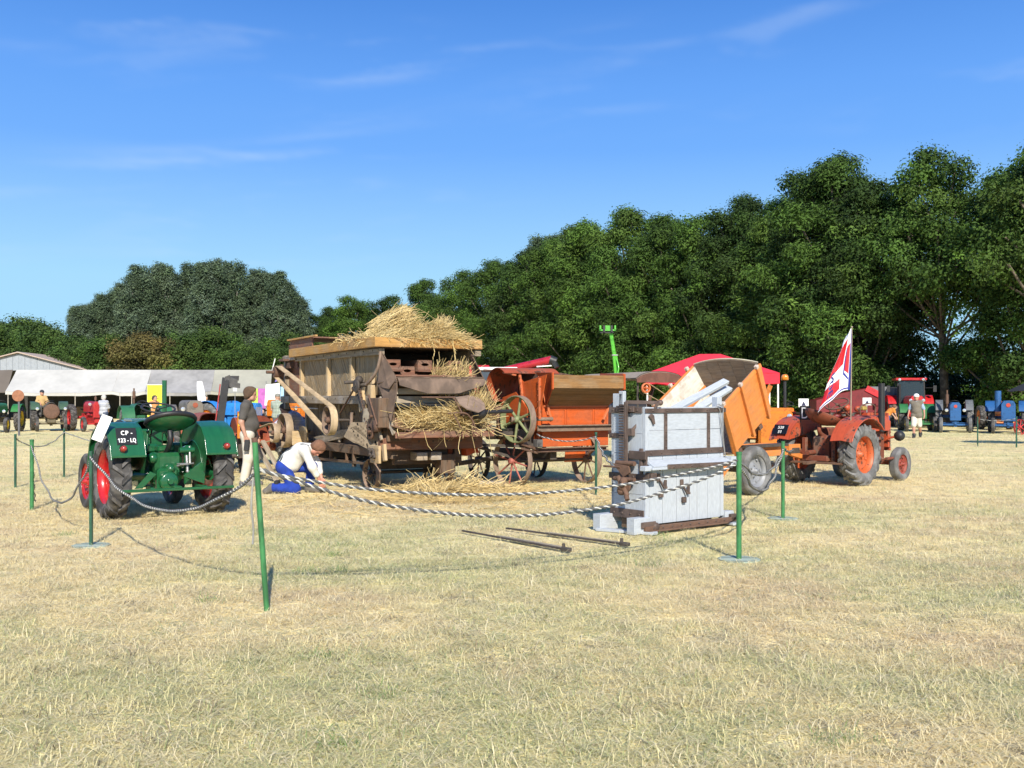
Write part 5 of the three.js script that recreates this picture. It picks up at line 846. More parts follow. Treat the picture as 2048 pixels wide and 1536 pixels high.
// ---------- the white upright hay press ----------
{
  const white = (() => wood([.5, .5, .48], [.42, .42, .4], { paintCol: [.43, .465, .51], chip: .10, rough: .6, bump: .0015, weather: 0 }))(), strap = plain([.10, .07, .058], .6, { vary: .4, tone: [.14, .09, .065], metal: .2 });
  M.pressWhite = white; M.strap = strap;
  const t = thing('hay_press', 'tall white painted wooden hay press with black iron straps and toothed rack', 'hay press', [1.569, 0, -11.75], 38.8), L = 1.42, D = .57;
  const bolts = (b, pts) => { for (const [x, y, z, ax] of pts) b.lathe([[0, .012], [.009, .01], [.014, .003], [.014, 0]], 8, [x, y, z], ax === 'z' ? [Math.PI / 2, 0, 0] : [0, 0, Math.PI / 2]); return b; };
  // front planks: upper boards lie level, lower ones stand upright
  const pl = (w, h, d, p) => new B().box(w, h, d, p, null, .003).mesh('plank', white, t);
  pl(.066, 1.38, .05, [.033, .81, -.025]); pl(.06, 1.38, .05, [L - .03, .81, -.025]);
  pl(L - .13, .275, .04, [L / 2, 1.36, -.024]); pl(L - .13, .235, .04, [L / 2, 1.1, -.025]);
  const seams = [.07, .3, .545, .78, .92, 1.12, 1.358];
  for (let i = 0; i < 6; i++) { const a = seams[i] + .004, b = seams[i + 1] - .004; pl(b - a, .15, .04, [(a + b) / 2, .895, -.024]); pl(b - a, .68, .04, [(a + b) / 2, .45, -.024]); }
  // left end, back and right end
  for (const [y0, y1] of [[.2, .46], [.464, .70], [.704, .94], [.944, 1.18], [1.184, 1.49]]) { new B().box(.04, y1 - y0, .2, [.02, (y0 + y1) / 2, -.155], null, .002).mesh('plank', white, t); new B().box(.04, y1 - y0, .31, [.02, (y0 + y1) / 2, -.412], null, .002).mesh('plank', white, t); }
  for (let i = 0; i < 5; i++) { pl(L, .27, .04, [L / 2, .24 + i * .275, -D + .02]); new B().box(.04, .27, D - .1, [L - .022, .24 + i * .275, -D / 2], null, .002).mesh('plank', white, t); }
  new B().box(.05, .2, .16, [.02, 1.56, -.46], null, .004).box(.05, .18, .08, [.02, 1.6, -.4]).mesh('upright_end', white, t); new B().box(.09, .16, .09, [L - .06, 1.54, -.06], null, .004).mesh('upright_end', white, t);
  new B().box(L - .1, .03, D - .1, [L / 2, .5, -D / 2]).mesh('ram', W.dark, t);
  // iron straps on the front
  const st = (w, h, p, n, along = 'x') => { const b = new B().box(w, h, .014, p, null, .003), pts = []; for (let i = 0; i < n; i++) { const k = (i + .5) / n - .5; pts.push([p[0] + (along === 'x' ? k * w : 0), p[1] + (along === 'x' ? 0 : k * h), p[2] + .007, 'z']); } return bolts(b, pts).mesh('strap', strap, t); };
  st(L + .04, .055, [L / 2 + .01, 1.455, .008], 6); st(L + .02, .07, [L / 2, .955, .009], 8); st(.05, .45, [.34, 1.2, .008], 5, 'y'); st(.05, .45, [1.12, 1.2, .008], 5, 'y');
  // ledge with its rounded iron bar
  new B().quad([.0, .86, .004], [L + .08, .845, .004], [L + .08, .79, .13], [.0, .79, .13], .03).box(L + .1, .03, .13, [L / 2 + .03, .775, .075]).mesh('ledge', white, t);
  { const b = new B().box(1.15, .055, .02, [.8, .79, .145], [0, 0, -.01], .008); bolts(b, [...Array(7).keys()].map((i) => [.32 + i * .16, .79, .156, 'z'])); b.mesh('strap', strap, t); }
  new B().box(.1, .1, .16, [L + .06, .82, .04], null, .006).mesh('ledge_end', white, t); new B().box(.3, .06, .1, [L + .15, .83, -.1], [0, .3, -.1]).mesh('tail_bar', strap, t);
  // straps round the left end
  const sl = (h, z0, z1, y, n) => { const b = new B().box(.014, h, z1 - z0, [-.008, y, (z0 + z1) / 2], null, .003); bolts(b, [...Array(n).keys()].map((i) => [-.015, y, lerp(z0, z1, (i + .5) / n), 'x'])); b.mesh('strap', strap, t); };
  sl(.07, -.6, -.05, 1.46, 4); sl(.06, -.6, -.36, 1.15, 2); sl(.075, -.6, .06, .67, 4); sl(.11, -.58, -.02, .225, 4);
  new B().box(.1, .09, .12, [.04, .68, .05], null, .01).box(.03, .3, .05, [-.01, .86, -.06]).box(.03, .1, .28, [-.03, .93, -.1]).box(.02, .14, .06, [.0, .86, .0]).mesh('bracket', strap, t);
  new B().ext([[0, .05], [.2, .055], [.33, .05], [.24, .0], [.2, -.06], [.13, -.03], [.12, .0], [0, .0]], .02, [.02, .8, .03]).mesh('hook', strap, t);
  new B().box(.16, .06, .1, [-.02, .78, .05], null, .008).mesh('hook_block', white, t);
  // toothed rack on the left end
  const rk = part('toothed_rack', t);
  new B().box(.035, .74, .04, [-.05, 1.19, -.275], null, .004).box(.012, .74, .02, [-.056, 1.19, -.247]).mesh('bar', strap, rk);
  for (let i = 0; i < 22; i++) new B().box(.05, .017, .085, [-.05, .85 + i * .032, -.33], null, .004).mesh('tooth', strap, rk);
  // diagonal stay and top bracket
  new B().bar([-.03, 1.22, -.2], [.2, 1.545, .03], .03, .035).bar([-.03, 1.555, -.3], [.23, 1.55, .03], .035, .045).sphere(.035, [.22, 1.55, .03]).box(.06, .09, .07, [-.03, 1.2, -.2]).mesh('stay', strap, t);
  new B().ext([[0, 0], [.05, .03], [.09, .01], [.11, -.09], [.08, -.1], [.05, -.04]], .02, [.03, 1.39, .02]).mesh('hook', strap, t);
  bolts(new B().box(.03, .075, .3, [-.03, 1.475, -.3], null, .004), [0, 1, 2].map((i) => [-.046, 1.475, -.4 + i * .1, 'x'])).mesh('rack_guide', strap, t);
  // winding gear low on the end
  new B().rod([-.06, .83, -.42], [-.06, .83, -.12], .03).ext([[-.14, 0], [.1, -.02], [.12, -.1], [.02, -.16], [-.06, -.08]], .03, [-.08, .82, -.3], [0, -Math.PI / 2 + .1, 0]).rod([-.1, .78, -.6], [-.1, .78, -.32], .012).mesh('pawl', M.rust, t);
  new B().lathe([[0, -.05], [.05, -.05], [.06, 0], [.05, .05], [0, .05]], 12, [-.1, .56, -.28], [0, .3, Math.PI / 2]).rod([-.12, .67, -.34], [-.1, .45, -.2], .03).rod([-.16, .6, -.2], [-.06, .5, -.36], .028).sphere(.05, [-.12, .62, -.24]).sphere(.055, [-.1, .5, -.3]).rod([-.1, .46, -.22], [-.12, .4, -.18], .03).lathe([[0, -.02], [.09, -.02], [.1, 0], [.09, .02], [0, .02]], 16, [-.06, .57, -.28], [0, 0, Math.PI / 2]).rod([-.08, .64, -.44], [-.08, .64, -.1], .026).mesh('winding_gear', M.rust, t);
  // latches on the front
  for (const [x, y] of [[.21, .56], [.62, .47]]) { const g = new B().box(.05, .1, .02, [x, y + .1, .014]).bar([x, y + .07, .03], [x + .06, y - .03, .05], .04, .018).box(.04, .1, .02, [x + .1, y + .02, .03]).box(.06, .07, .04, [x + .03, y - .1, .022]).box(.03, .03, .05, [x + .1, y - .02, .03]); g.mesh('latch', strap, t); }
  // runners and the iron along the bottom
  new B().box(L + .26, .055, .05, [L / 2 + .06, .075, .05], null, .004).box(L + .1, .02, .1, [L / 2, .045, .06]).mesh('bottom_iron', M.rust, t);
  { const b = new B(); bolts(b, [...Array(9).keys()].map((i) => [.06 + i * .16, .078, .076, 'z'])); b.mesh('bolt_row', strap, t); }
  for (const z of [-.03, -.6]) new B().ext([[-.2, 0], [.1, 0], [.1, .02], [.06, .19], [-.2, .19]], .13, [-.02, .015, z], [0, 0, 0], .006).mesh('runner', white, t);
  for (const z of [-.03, -.6]) new B().ext([[-.06, 0], [.16, 0], [.1, .16], [-.06, .16]], .12, [L + .06, .015, z], [0, 0, 0], .006).mesh('runner', white, t);
  new B().bar([.0, .03, .16], [-.2, .02, -.6], .12, .035).bar([L, .03, .2], [L + .14, .02, -.5], .1, .03).mesh('foot_plank', white, t);
  new B().box(.24, .07, .016, [-.0, .12, .05]).sphere(.05, [.12, .09, .06], [1, 1, .6]).mesh('corner_iron', strap, t); new B().box(.12, .08, .05, [L + .12, .1, .05]).mesh('corner_iron', strap, t);
  new B().box(L - .1, .12, .3, [L / 2, .1, -.3]).mesh('base', W.dark, t);
  // loop of wire hanging at the right corner
  new B().tube([[1.24, 1.5, .03], [1.3, 1.46, .035], [1.33, 1.3, .03], [1.38, 1.0, .03], [1.42, .86, .03], [1.4, .84, .03]], .006, 5, 24).tube([[1.27, 1.5, .03], [1.36, 1.5, .035], [1.37, 1.2, .03], [1.4, .95, .03], [1.42, .86, .03]], .006, 5, 24).tube([[1.22, 1.48, .03], [1.28, 1.53, .03], [1.34, 1.5, .03]], .006, 5, 12).mesh('wire_loop', M.steel, t);
  for (const [i, a, c, lb] of [[0, [.7, 1.40, -.35], [1.9, 1.83, -.35], 'left of two pale planks sticking up out of the white press'], [1, [1.0, 1.36, -.28], [2.0, 1.74, -.38], 'right of two pale planks sticking up out of the white press']]) {
    const g = thing('plank', lb, 'plank', [1.569, 0, -11.75], 38.8); new B().bar(a, c, .10, .05, .006, [.3, 1, .4]).mesh('board', white, g);
  }
}

// ---------- the orange tipping trailer ----------
{
  const or = paint([.78, .27, .06], { rough: .5, wear: .05, dusty: .2, rust: [.3, .1, .04] }), cream = paint([.80, .76, .67], { rough: .8, wear: .12, rust: [.45, .25, .10], dusty: .5, dust: [.5, .45, .38] }), grey = plain([.33, .33, .33], .5, { vary: .2 }), planks = wood([.25, .185, .13], [.17, .125, .09], { grey: [.24, .2, .165], weather: .6 });
  M.trailerOrange = or;
  const t = thing('tipping_trailer', 'bright orange farm trailer with its wooden body tipped up, on grey wheels', 'trailer', [3.55, 0, -17.08], 132.8);
  for (const s of [1, -1]) wheel(t, [s * .68, .40, 0], { R: .405, w: .2, rim: .265, rimMat: plain([.25, .26, .28], .45, { vary: .2 }), out: s, tyreMat: M.rubberGrey, dish: .0 });
  new B().rod([-.68, .4, 0], [.68, .4, 0], .04).box(.9, .12, .14, [0, .47, 0]).mesh('axle', M.iron, t);
  new B().bar([-.34, .72, -.75], [-.3, .72, 2.0], .08, .11).bar([.34, .72, -.75], [.3, .72, 2.0], .08, .11).bar([-.45, .72, 1.5], [.45, .72, 1.5], .08, .1).bar([-.6, .66, -.4], [-.5, .66, 1.3], .04, .1).bar([0, .7, 1.7], [0, .5, 2.6], .09, .09).box(.8, .1, .08, [0, .7, -.7]).mesh('chassis', or, t);
  new B().bar([-.5, .79, -.1], [-.44, .79, 1.3], .18, .05).box(.12, .1, .5, [-.3, .66, 1.7]).mesh('mudguard_bar', M.iron, t);
  new B().ext([[-.5, .2], [-.1, .5], [.1, .5], [-.35, .14]], .06, [-.5, .05, -.45], [0, -Math.PI / 2, 0]).mesh('tail_bracket', or, t);
  new B().rod([0, .7, .5], [0, 1.25, .36], .06).rod([0, 1.2, .37], [0, 1.4, .34], .04).mesh('tipping_ram', grey, t);
  const b = part('tipping_body', t, [-.13, .70, -.58], [-ad(33), 0, 0]), wl = 1.28, H = .93;
  for (let i = 0; i < 5; i++) new B().box(.208, .035, wl, [-.42 + i * .21, 0, wl / 2]).mesh('floor_plank', planks, b);
  const side = (s, m, name, off) => new B().quad([s * (.53 + off), .0, 0], [s * (.53 + off), .0, wl], [s * (.65 + off), H, wl], [s * (.65 + off), H, 0], .03).mesh(name, m, b);
  side(-1, or, 'side_board', .02); side(1, or, 'side_board', .02);
  new B().quad([.525, .03, .01], [.525, .03, wl - .02], [.637, H - .01, wl - .02], [.637, H - .01, .01], .012).mesh('inner_board', cream, b);
  new B().quad([-.525, .03, .01], [-.525, .03, wl - .02], [-.637, H - .01, wl - .02], [-.637, H - .01, .01], .012).mesh('inner_board', planks, b);
  new B().quad([.562, .42, .01], [.562, .42, wl - .03], [.577, .54, wl - .03], [.577, .54, .01], .02).mesh('orange_band', or, b);
  // headboard of upright planks with an arched top
  for (let i = 0; i < 5; i++) { const u0 = -1 + i * .4, u1 = u0 + .395, top = (u) => H + .02 + .09 * (1 - u * u), P = (u, y) => [u * lerp(.52, .635, clamp(y / H)), y, wl - .015]; new B().ext([P(u0, .02), P(u1, .02), P(u1, top(u1)), P((u0 + u1) / 2, top((u0 + u1) / 2)), P(u0, top(u0))].map((p) => [p[0], p[1]]), .03, [0, 0, wl - .015], [0, 0, 0], .003).mesh('head_plank', planks, b); }
  { const top = []; for (let i = 0; i <= 12; i++) { const u = -1 + i / 6; top.push([u * .65, H + .03 + .09 * (1 - u * u), wl - .01]); } new B().tube(top, .012, 5, 24).mesh('head_edge', wood([.62, .56, .42], [.5, .45, .34]), b); }
  // ribs and rails on the outer sides, with weathered ends
  const rawEnd = wood([.62, .5, .42], [.5, .4, .34], { weather: .5 });
  for (const s of [-1, 1]) {
    for (const z of [.04, .6, wl - .14]) { const k = new B().bar([s * .575, -.06, z], [s * .70, H + .0, z - .02], .07, .06, .006).mesh('rib', or, b); new B().box(.065, .06, .065, [s * .705, H + .03, z - .02], [0, 0, -s * .14], .008).mesh('rib_end', rawEnd, k); }
    for (const y of [.04, .36, .66]) new B().bar([s * (.555 + .13 * y), y, .02], [s * (.555 + .13 * y), y, wl], .02, .035, .004).mesh('rail', or, b);
    new B().bar([s * .675, H - .03, .0], [s * .675, H - .03, wl], .03, .07, .004).mesh('rail', or, b);
  }
  new B().box(.1, .08, .1, [-.5, -.08, .2]).box(.1, .08, .1, [-.5, -.08, .9]).rod([-.5, -.08, .0], [.5, -.08, .0], .03).mesh('hinge', M.rust, b);
}

// ---------- barrier: green posts, twisted black and white rope ----------
const postPaint = [plain([.035, .15, .05], .45, { vary: .4, tone: [.05, .20, .07] }), plain([.02, .075, .045], .45, { vary: .4, tone: [.025, .09, .06] }), plain([.05, .22, .075], .45, { vary: .35, tone: [.04, .17, .06] })];
const basePlate = plain([.27, .33, .28], .9, { vary: .3, tone: [.36, .40, .33] }), ropeDark = plain([.10, .10, .10], .8, { vary: .3 }), ropeLight = plain([.66, .66, .62], .8, { vary: .25, tone: [.5, .5, .47] });
const PG = 'green barrier posts round the machines';
function barrierPost(label, [x, z], h, r, kind, { lean = [0, 0], plateR = 0 } = {}) {
  const t = thing('barrier_post', label, 'post', [x, 0, z], 0, PG), top = [lean[0] * h, h, lean[1] * h];
  if (kind === 'angle') new B().bar([0, -.02, 0], top, .042, .006, .002, [0, 0, 1]).bar([.02, -.02, .02], [top[0] + .02, top[1], top[2] + .02], .006, .042, .002, [0, 0, 1]).mesh('shaft', postPaint[1], t);
  else { new B().rod([0, -.02, 0], top, r, r, 14).mesh('shaft', postPaint[kind], t); new B().rod([top[0] * .985, top[1] * .985, top[2] * .985], [top[0] * 1.012, top[1] * 1.012, top[2] * 1.012], r * 1.12, r * 1.12, 14).mesh('cap', kind === 0 ? M.rust : postPaint[kind], t); }
  if (plateR) new B().rod([0, 0, 0], [0, .014, 0], plateR, plateR, 10).mesh('base_plate', basePlate, t);
  return [x + top[0], h, z + top[2]];
}
// rope hanging between a and c, its lowest point dip metres below the straight line
function rope(label, a, c, dip, r, pitch, { group = 'ropes between the barrier posts', skew = 0, extra = [] } = {}) {
  const t = thing('barrier_rope', label, 'rope', [0, 0, 0], 0, group), A = V(...a), C = V(...c), path = [], L = A.distanceTo(C), n = Math.round(Math.min(420, Math.max(24, L / pitch * 10)));
  for (let i = 0; i <= n; i++) { const u = i / n, s = Math.pow(u, Math.pow(2, skew)), p = A.clone().lerp(C, u); p.y -= dip * 4 * s * (1 - s); p.y = Math.max(p.y, .02); p.x += .012 * Math.sin(u * 31 + L); path.push(p); }
  const strand = (ph, rr) => { const pts = path.map((p, i) => { const d = (path[Math.min(i + 1, n)].clone().sub(path[Math.max(i - 1, 0)])).normalize(), U = V(0, 1, 0).addScaledVector(d, -d.y).normalize(), S = d.clone().cross(U), a = i / n * L / pitch * 6.2832 + ph; return p.clone().addScaledVector(U, Math.cos(a) * r * .5).addScaledVector(S, Math.sin(a) * r * .5); }); return new B().tube(pts, rr, 6, n); };
  strand(0, r * .72).mesh('dark_strand', ropeDark, t); strand(Math.PI, r * .46).mesh('light_strand', ropeLight, t);
  return t;
}
{
  const pA = barrierPost('dark green barrier post at the far left edge of the picture', [-8.93, -17.98], .95, .022, 1);
  const pB = barrierPost('bright green barrier post, second from the left', [-6.89, -14.35], 1.0, .028, 2);
  const pC = barrierPost('thin dark green barrier post before the rusty tractor with a driver', [-9.07, -20.25], .98, .02, 1);
  const pD = barrierPost('dark green angle iron barrier post by the left wheel of the green tractor', [-4.567, -10.85], 1.03, .02, 'angle', { plateR: .2 });
  const pE = barrierPost('leaning green barrier post nearest the camera, worn blue at its top', [-1.845, -7.53], 1.29, .021, 0, { lean: [-.072, 0] });
  const pF = barrierPost('thin dark green barrier post between the baler and the white press', [1.393, -16.58], 1.03, .021, 1);
  const pG = barrierPost('bright green barrier post on a plate right of the white press', [2.249, -9.91], 1.06, .026, 2, { plateR: .21 });
  const pH = barrierPost('bright green barrier post on a plate before the orange trailer', [3.598, -13.28], 1.02, .024, 2, { plateR: .2 });
  const pI = barrierPost('thin dark barrier post on the far right, left one of two', [15.52, -33.33], .98, .022, 1);
  const pJ = barrierPost('thin dark barrier post at the right edge of the picture', [16.47, -32.65], 1.0, .026, 1);
  const lo = ([x, y, z], d = .06) => [x, y - d, z];
  rope('dark rope between the two far left barrier posts', lo(pA), lo(pC), .22, .011, .05);
  rope('dark rope running from the thin far left post behind the green tractor', lo(pC), [-5.7, .72, -17.2], .12, .011, .05);
  rope('rope sagging down to the grass between the second and third post from the left', lo(pB), lo(pD), .66, .011, .04);
  rope('rope hanging limp from the bright green post at the left', lo(pB), [-7.3, .03, -15.3], .1, .011, .05);
  rope('black and white rope hanging across the back of the green tractor', lo(pD), lo(pE, .26), .42, .013, .05);
  rope('upper of two twisted black and white ropes before the threshing machine', lo(pE, .22), [2.24, .99, -9.9], .26, .0135, .09, { skew: -.12 });
  rope('lower of two twisted black and white ropes before the threshing machine', lo(pE, .2), [2.22, .95, -9.88], .44, .015, .09, { skew: -.05 });
  rope('thin rope from the baler flywheel to the post before the baler', [.42, .98, -17.4], lo(pF), .1, .012, .1);
  rope('short rope from the thin post to the back of the white press', lo(pF), [1.35, .72, -12.9], .1, .014, .12);
  rope('upper rope loop between the two posts on plates', lo(pG), lo(pH, .1), .24, .012, .05);
  rope('lower rope loop between the two posts on plates', lo(pG, .08), lo(pH, .08), .42, .014, .05);
  rope('rope from the post on a plate towards the orange tractor', lo(pH), [4.6, .76, -16.4], .05, .012, .06);
  rope('pale cord between the two far right barrier posts', lo(pI), lo(pJ), .06, .012, .2);
  { const t = thing('loose_rope', 'end of rope hanging down beside the leaning front post', 'rope', [0, 0, 0]); new B().tube([[-1.95, 1.05, -7.55], [-1.965, .8, -7.54], [-1.955, .62, -7.56], [-1.958, .5, -7.55]], .008, 6, 18).mesh('rope', plain([.3, .3, .28], .9), t); }
  // knife bars of a mower lying on the grass
  const bladeMat = plain([.42, .36, .29], .5, { vary: .4, metal: .3 });
  const bar = (label, x0, d0, x1, d1) => {
    const a = V(x0, .0, -d0), c = V(x1, .0, -d1), l = a.distanceTo(c), t = thing('mower_knife_bar', label, 'knife bar', [x1, 0, -d1], Math.atan2(-(a.z - c.z), a.x - c.x) * 180 / Math.PI, 'mower knife bars on the grass');
    new B().box(l, .018, .034, [l / 2, .04, 0], null, .003).box(.12, .04, .06, [.02, .04, 0]).box(.03, .05, .03, [.06, .075, 0]).mesh('bar', M.iron, t);
    const g = new B().ext([[-.034, 0], [.034, 0], [.006, -.075], [-.006, -.075]], .005, [0, 0, 0], [Math.PI / 2, 0, 0], .001).geo();
    for (let i = 0; i < 15; i++) { const m = new THREE.Mesh(g, bladeMat); m.name = 'blade'; m.position.set(.16 + i * .073, .053, .012); m.rotation.x = Math.PI + .12; m.scale.set(1.05, 1, 1.25); m.castShadow = true; t.add(m); }
  };
  bar('left of two rusty mower knife bars lying on the grass', -.585, 11.8, .573, 10.32); bar('right of two rusty mower knife bars lying on the grass', -.066, 12.03, 1.22, 10.70);
}

// ---------- people: smooth bodies from joints ----------
// bone: [a, b, radius at a, radius at b]; the joined field is meshed with surface nets
function netMesh(bones, cell, k, { grow = 0, clip = [] } = {}) {
  const lo = [1e9, 1e9, 1e9], hi = [-1e9, -1e9, -1e9];
  for (const [a, b, ra, rb] of bones) for (let c = 0; c < 3; c++) { lo[c] = Math.min(lo[c], a[c] - ra - grow, b[c] - rb - grow); hi[c] = Math.max(hi[c], a[c] + ra + grow, b[c] + rb + grow); }
  for (let c = 0; c < 3; c++) { lo[c] -= cell * 2; hi[c] += cell * 2; }
  const n = lo.map((l, c) => Math.ceil((hi[c] - l) / cell) + 1), F = new Float32Array(n[0] * n[1] * n[2]);
  const pre = bones.map(([a, b, ra, rb]) => { const d = [b[0] - a[0], b[1] - a[1], b[2] - a[2]]; return [a, d, 1 / Math.max(1e-9, d[0] * d[0] + d[1] * d[1] + d[2] * d[2]), ra + grow, rb + grow]; });
  let o = 0;
  for (let z = 0; z < n[2]; z++) for (let y = 0; y < n[1]; y++) for (let x = 0; x < n[0]; x++, o++) {
    const px = lo[0] + x * cell, py = lo[1] + y * cell, pz = lo[2] + z * cell; let f = 1e3;
    for (const [a, d, il, ra, rb] of pre) {
      const qx = px - a[0], qy = py - a[1], qz = pz - a[2]; let t = (qx * d[0] + qy * d[1] + qz * d[2]) * il; t = t < 0 ? 0 : t > 1 ? 1 : t;
      const g = Math.sqrt((qx - d[0] * t) ** 2 + (qy - d[1] * t) ** 2 + (qz - d[2] * t) ** 2) - (ra + (rb - ra) * t), h = Math.max(k - Math.abs(f - g), 0) / k;
      f = Math.min(f, g) - h * h * k * 0.25;
    }
    for (const [nx, ny, nz, w] of clip) f = Math.max(f, nx * px + ny * py + nz * pz - w);
    F[o] = f;
  }
  const at = (x, y, z) => (z * n[1] + y) * n[0] + x, id = new Int32Array(F.length).fill(-1), pos = [], idx = [];
  for (let z = 0; z < n[2] - 1; z++) for (let y = 0; y < n[1] - 1; y++) for (let x = 0; x < n[0] - 1; x++) {
    const v = []; for (let c = 0; c < 8; c++) v.push(F[at(x + (c & 1), y + ((c >> 1) & 1), z + (c >> 2))]);
    let m = 0; for (let c = 0; c < 8; c++) if (v[c] < 0) m |= 1 << c; if (m === 0 || m === 255) continue;
    let s = [0, 0, 0], q = 0;
    for (let c = 0; c < 8; c++) for (const e of [1, 2, 4]) if (!(c & e)) { const a = v[c], b = v[c | e]; if ((a < 0) !== (b < 0)) { const t = a / (a - b); s[0] += (c & 1) + (e === 1 ? t : 0); s[1] += ((c >> 1) & 1) + (e === 2 ? t : 0); s[2] += (c >> 2) + (e === 4 ? t : 0); q++; } }
    id[at(x, y, z)] = pos.length / 3; pos.push(lo[0] + (x + s[0] / q) * cell, lo[1] + (y + s[1] / q) * cell, lo[2] + (z + s[2] / q) * cell);
  }
  for (let z = 1; z < n[2] - 1; z++) for (let y = 1; y < n[1] - 1; y++) for (let x = 1; x < n[0] - 1; x++) {
    const a = F[at(x, y, z)] < 0, quad = (p, q, r, s, fl) => (fl ? idx.push(p, q, r, p, r, s) : idx.push(p, r, q, p, s, r));
    if (a !== F[at(x + 1, y, z)] < 0) quad(id[at(x, y - 1, z - 1)], id[at(x, y, z - 1)], id[at(x, y, z)], id[at(x, y - 1, z)], a);
    if (a !== F[at(x, y + 1, z)] < 0) quad(id[at(x - 1, y, z - 1)], id[at(x - 1, y, z)], id[at(x, y, z)], id[at(x, y, z - 1)], a);
    if (a !== F[at(x, y, z + 1)] < 0) quad(id[at(x - 1, y - 1, z)], id[at(x, y - 1, z)], id[at(x, y, z)], id[at(x - 1, y, z)], a);
  }
  const g = new THREE.BufferGeometry(); g.setAttribute('position', new THREE.Float32BufferAttribute(pos, 3)); g.setIndex(idx); g.computeVertexNormals(); planar(g); return g;
}
const mixP = (a, b, t) => a.map((x, i) => lerp(x, b[i], t)), addP = (a, b, k = 1) => a.map((x, i) => x + b[i] * k);
const nrm = (a) => { const l = Math.hypot(...a); return a.map((x) => x / l); }, crs = (a, b) => [a[1] * b[2] - a[2] * b[1], a[2] * b[0] - a[0] * b[2], a[0] * b[1] - a[1] * b[0]];
// joints of a standing figure 1.75 m tall; L is +x, facing +z
const standing = () => ({ hipL: [.09, .92, 0], hipR: [-.09, .92, 0], kneeL: [.1, .5, .02], kneeR: [-.1, .5, .02], ankL: [.1, .09, -.02], ankR: [-.1, .09, -.02], toeL: [.12, .035, .15], toeR: [-.12, .035, .15], waist: [0, 1.1, 0], chest: [0, 1.3, -.01], shL: [.17, 1.43, -.02], shR: [-.17, 1.43, -.02], neck: [0, 1.5, -.01], head: [0, 1.635, .02], elL: [.24, 1.15, -.03], elR: [-.24, 1.15, -.03], wrL: [.25, .9, .06], wrR: [-.25, .9, .06], face: [0, 0, 1], crown: [0, 1, 0], gripL: [0, -1, .25], gripR: [0, -1, .25], belly: .02 });
const skinMat = (c) => { const m = plain(c, .55, { vary: .12, bump: .0005 }); return m; };
const cloth = (c, v = .16, r = .9) => plain(c, r, { vary: v, bump: .0004, s: .4 });
function handBones(w, dir, side, palmTo) {          // palm, four fingers of different lengths with two bends, thumb from the side
  const d = nrm(dir), pn = nrm(palmTo), s = nrm(crs(d, pn)), out = [], P = (f, a, n) => addP(addP(addP(w, d, f), s, a), pn, n);
  out.push([P(.02, -.022, 0), P(.085, -.028, .004), .016, .014], [P(.02, .02, 0), P(.085, .026, .004), .016, .014], [P(.01, 0, 0), P(.085, 0, .004), .018, .015]);
  [[-.03, .072], [-.01, .082], [.011, .077], [.03, .06]].forEach(([a, l]) => { const p0 = P(.085, a, .004), p1 = P(.085 + l * .42, a * 1.06, .014), p2 = P(.085 + l * .75, a * 1.05, .032), p3 = P(.085 + l * .9, a, .052); out.push([p0, p1, .0092, .0086], [p1, p2, .0086, .008], [p2, p3, .008, .007]); });
  out.push([P(.02, -.024 * side, .005), P(.055, -.05 * side, .016), .013, .0105], [P(.055, -.05 * side, .016), P(.09, -.054 * side, .03), .0105, .008]);
  return out;
}
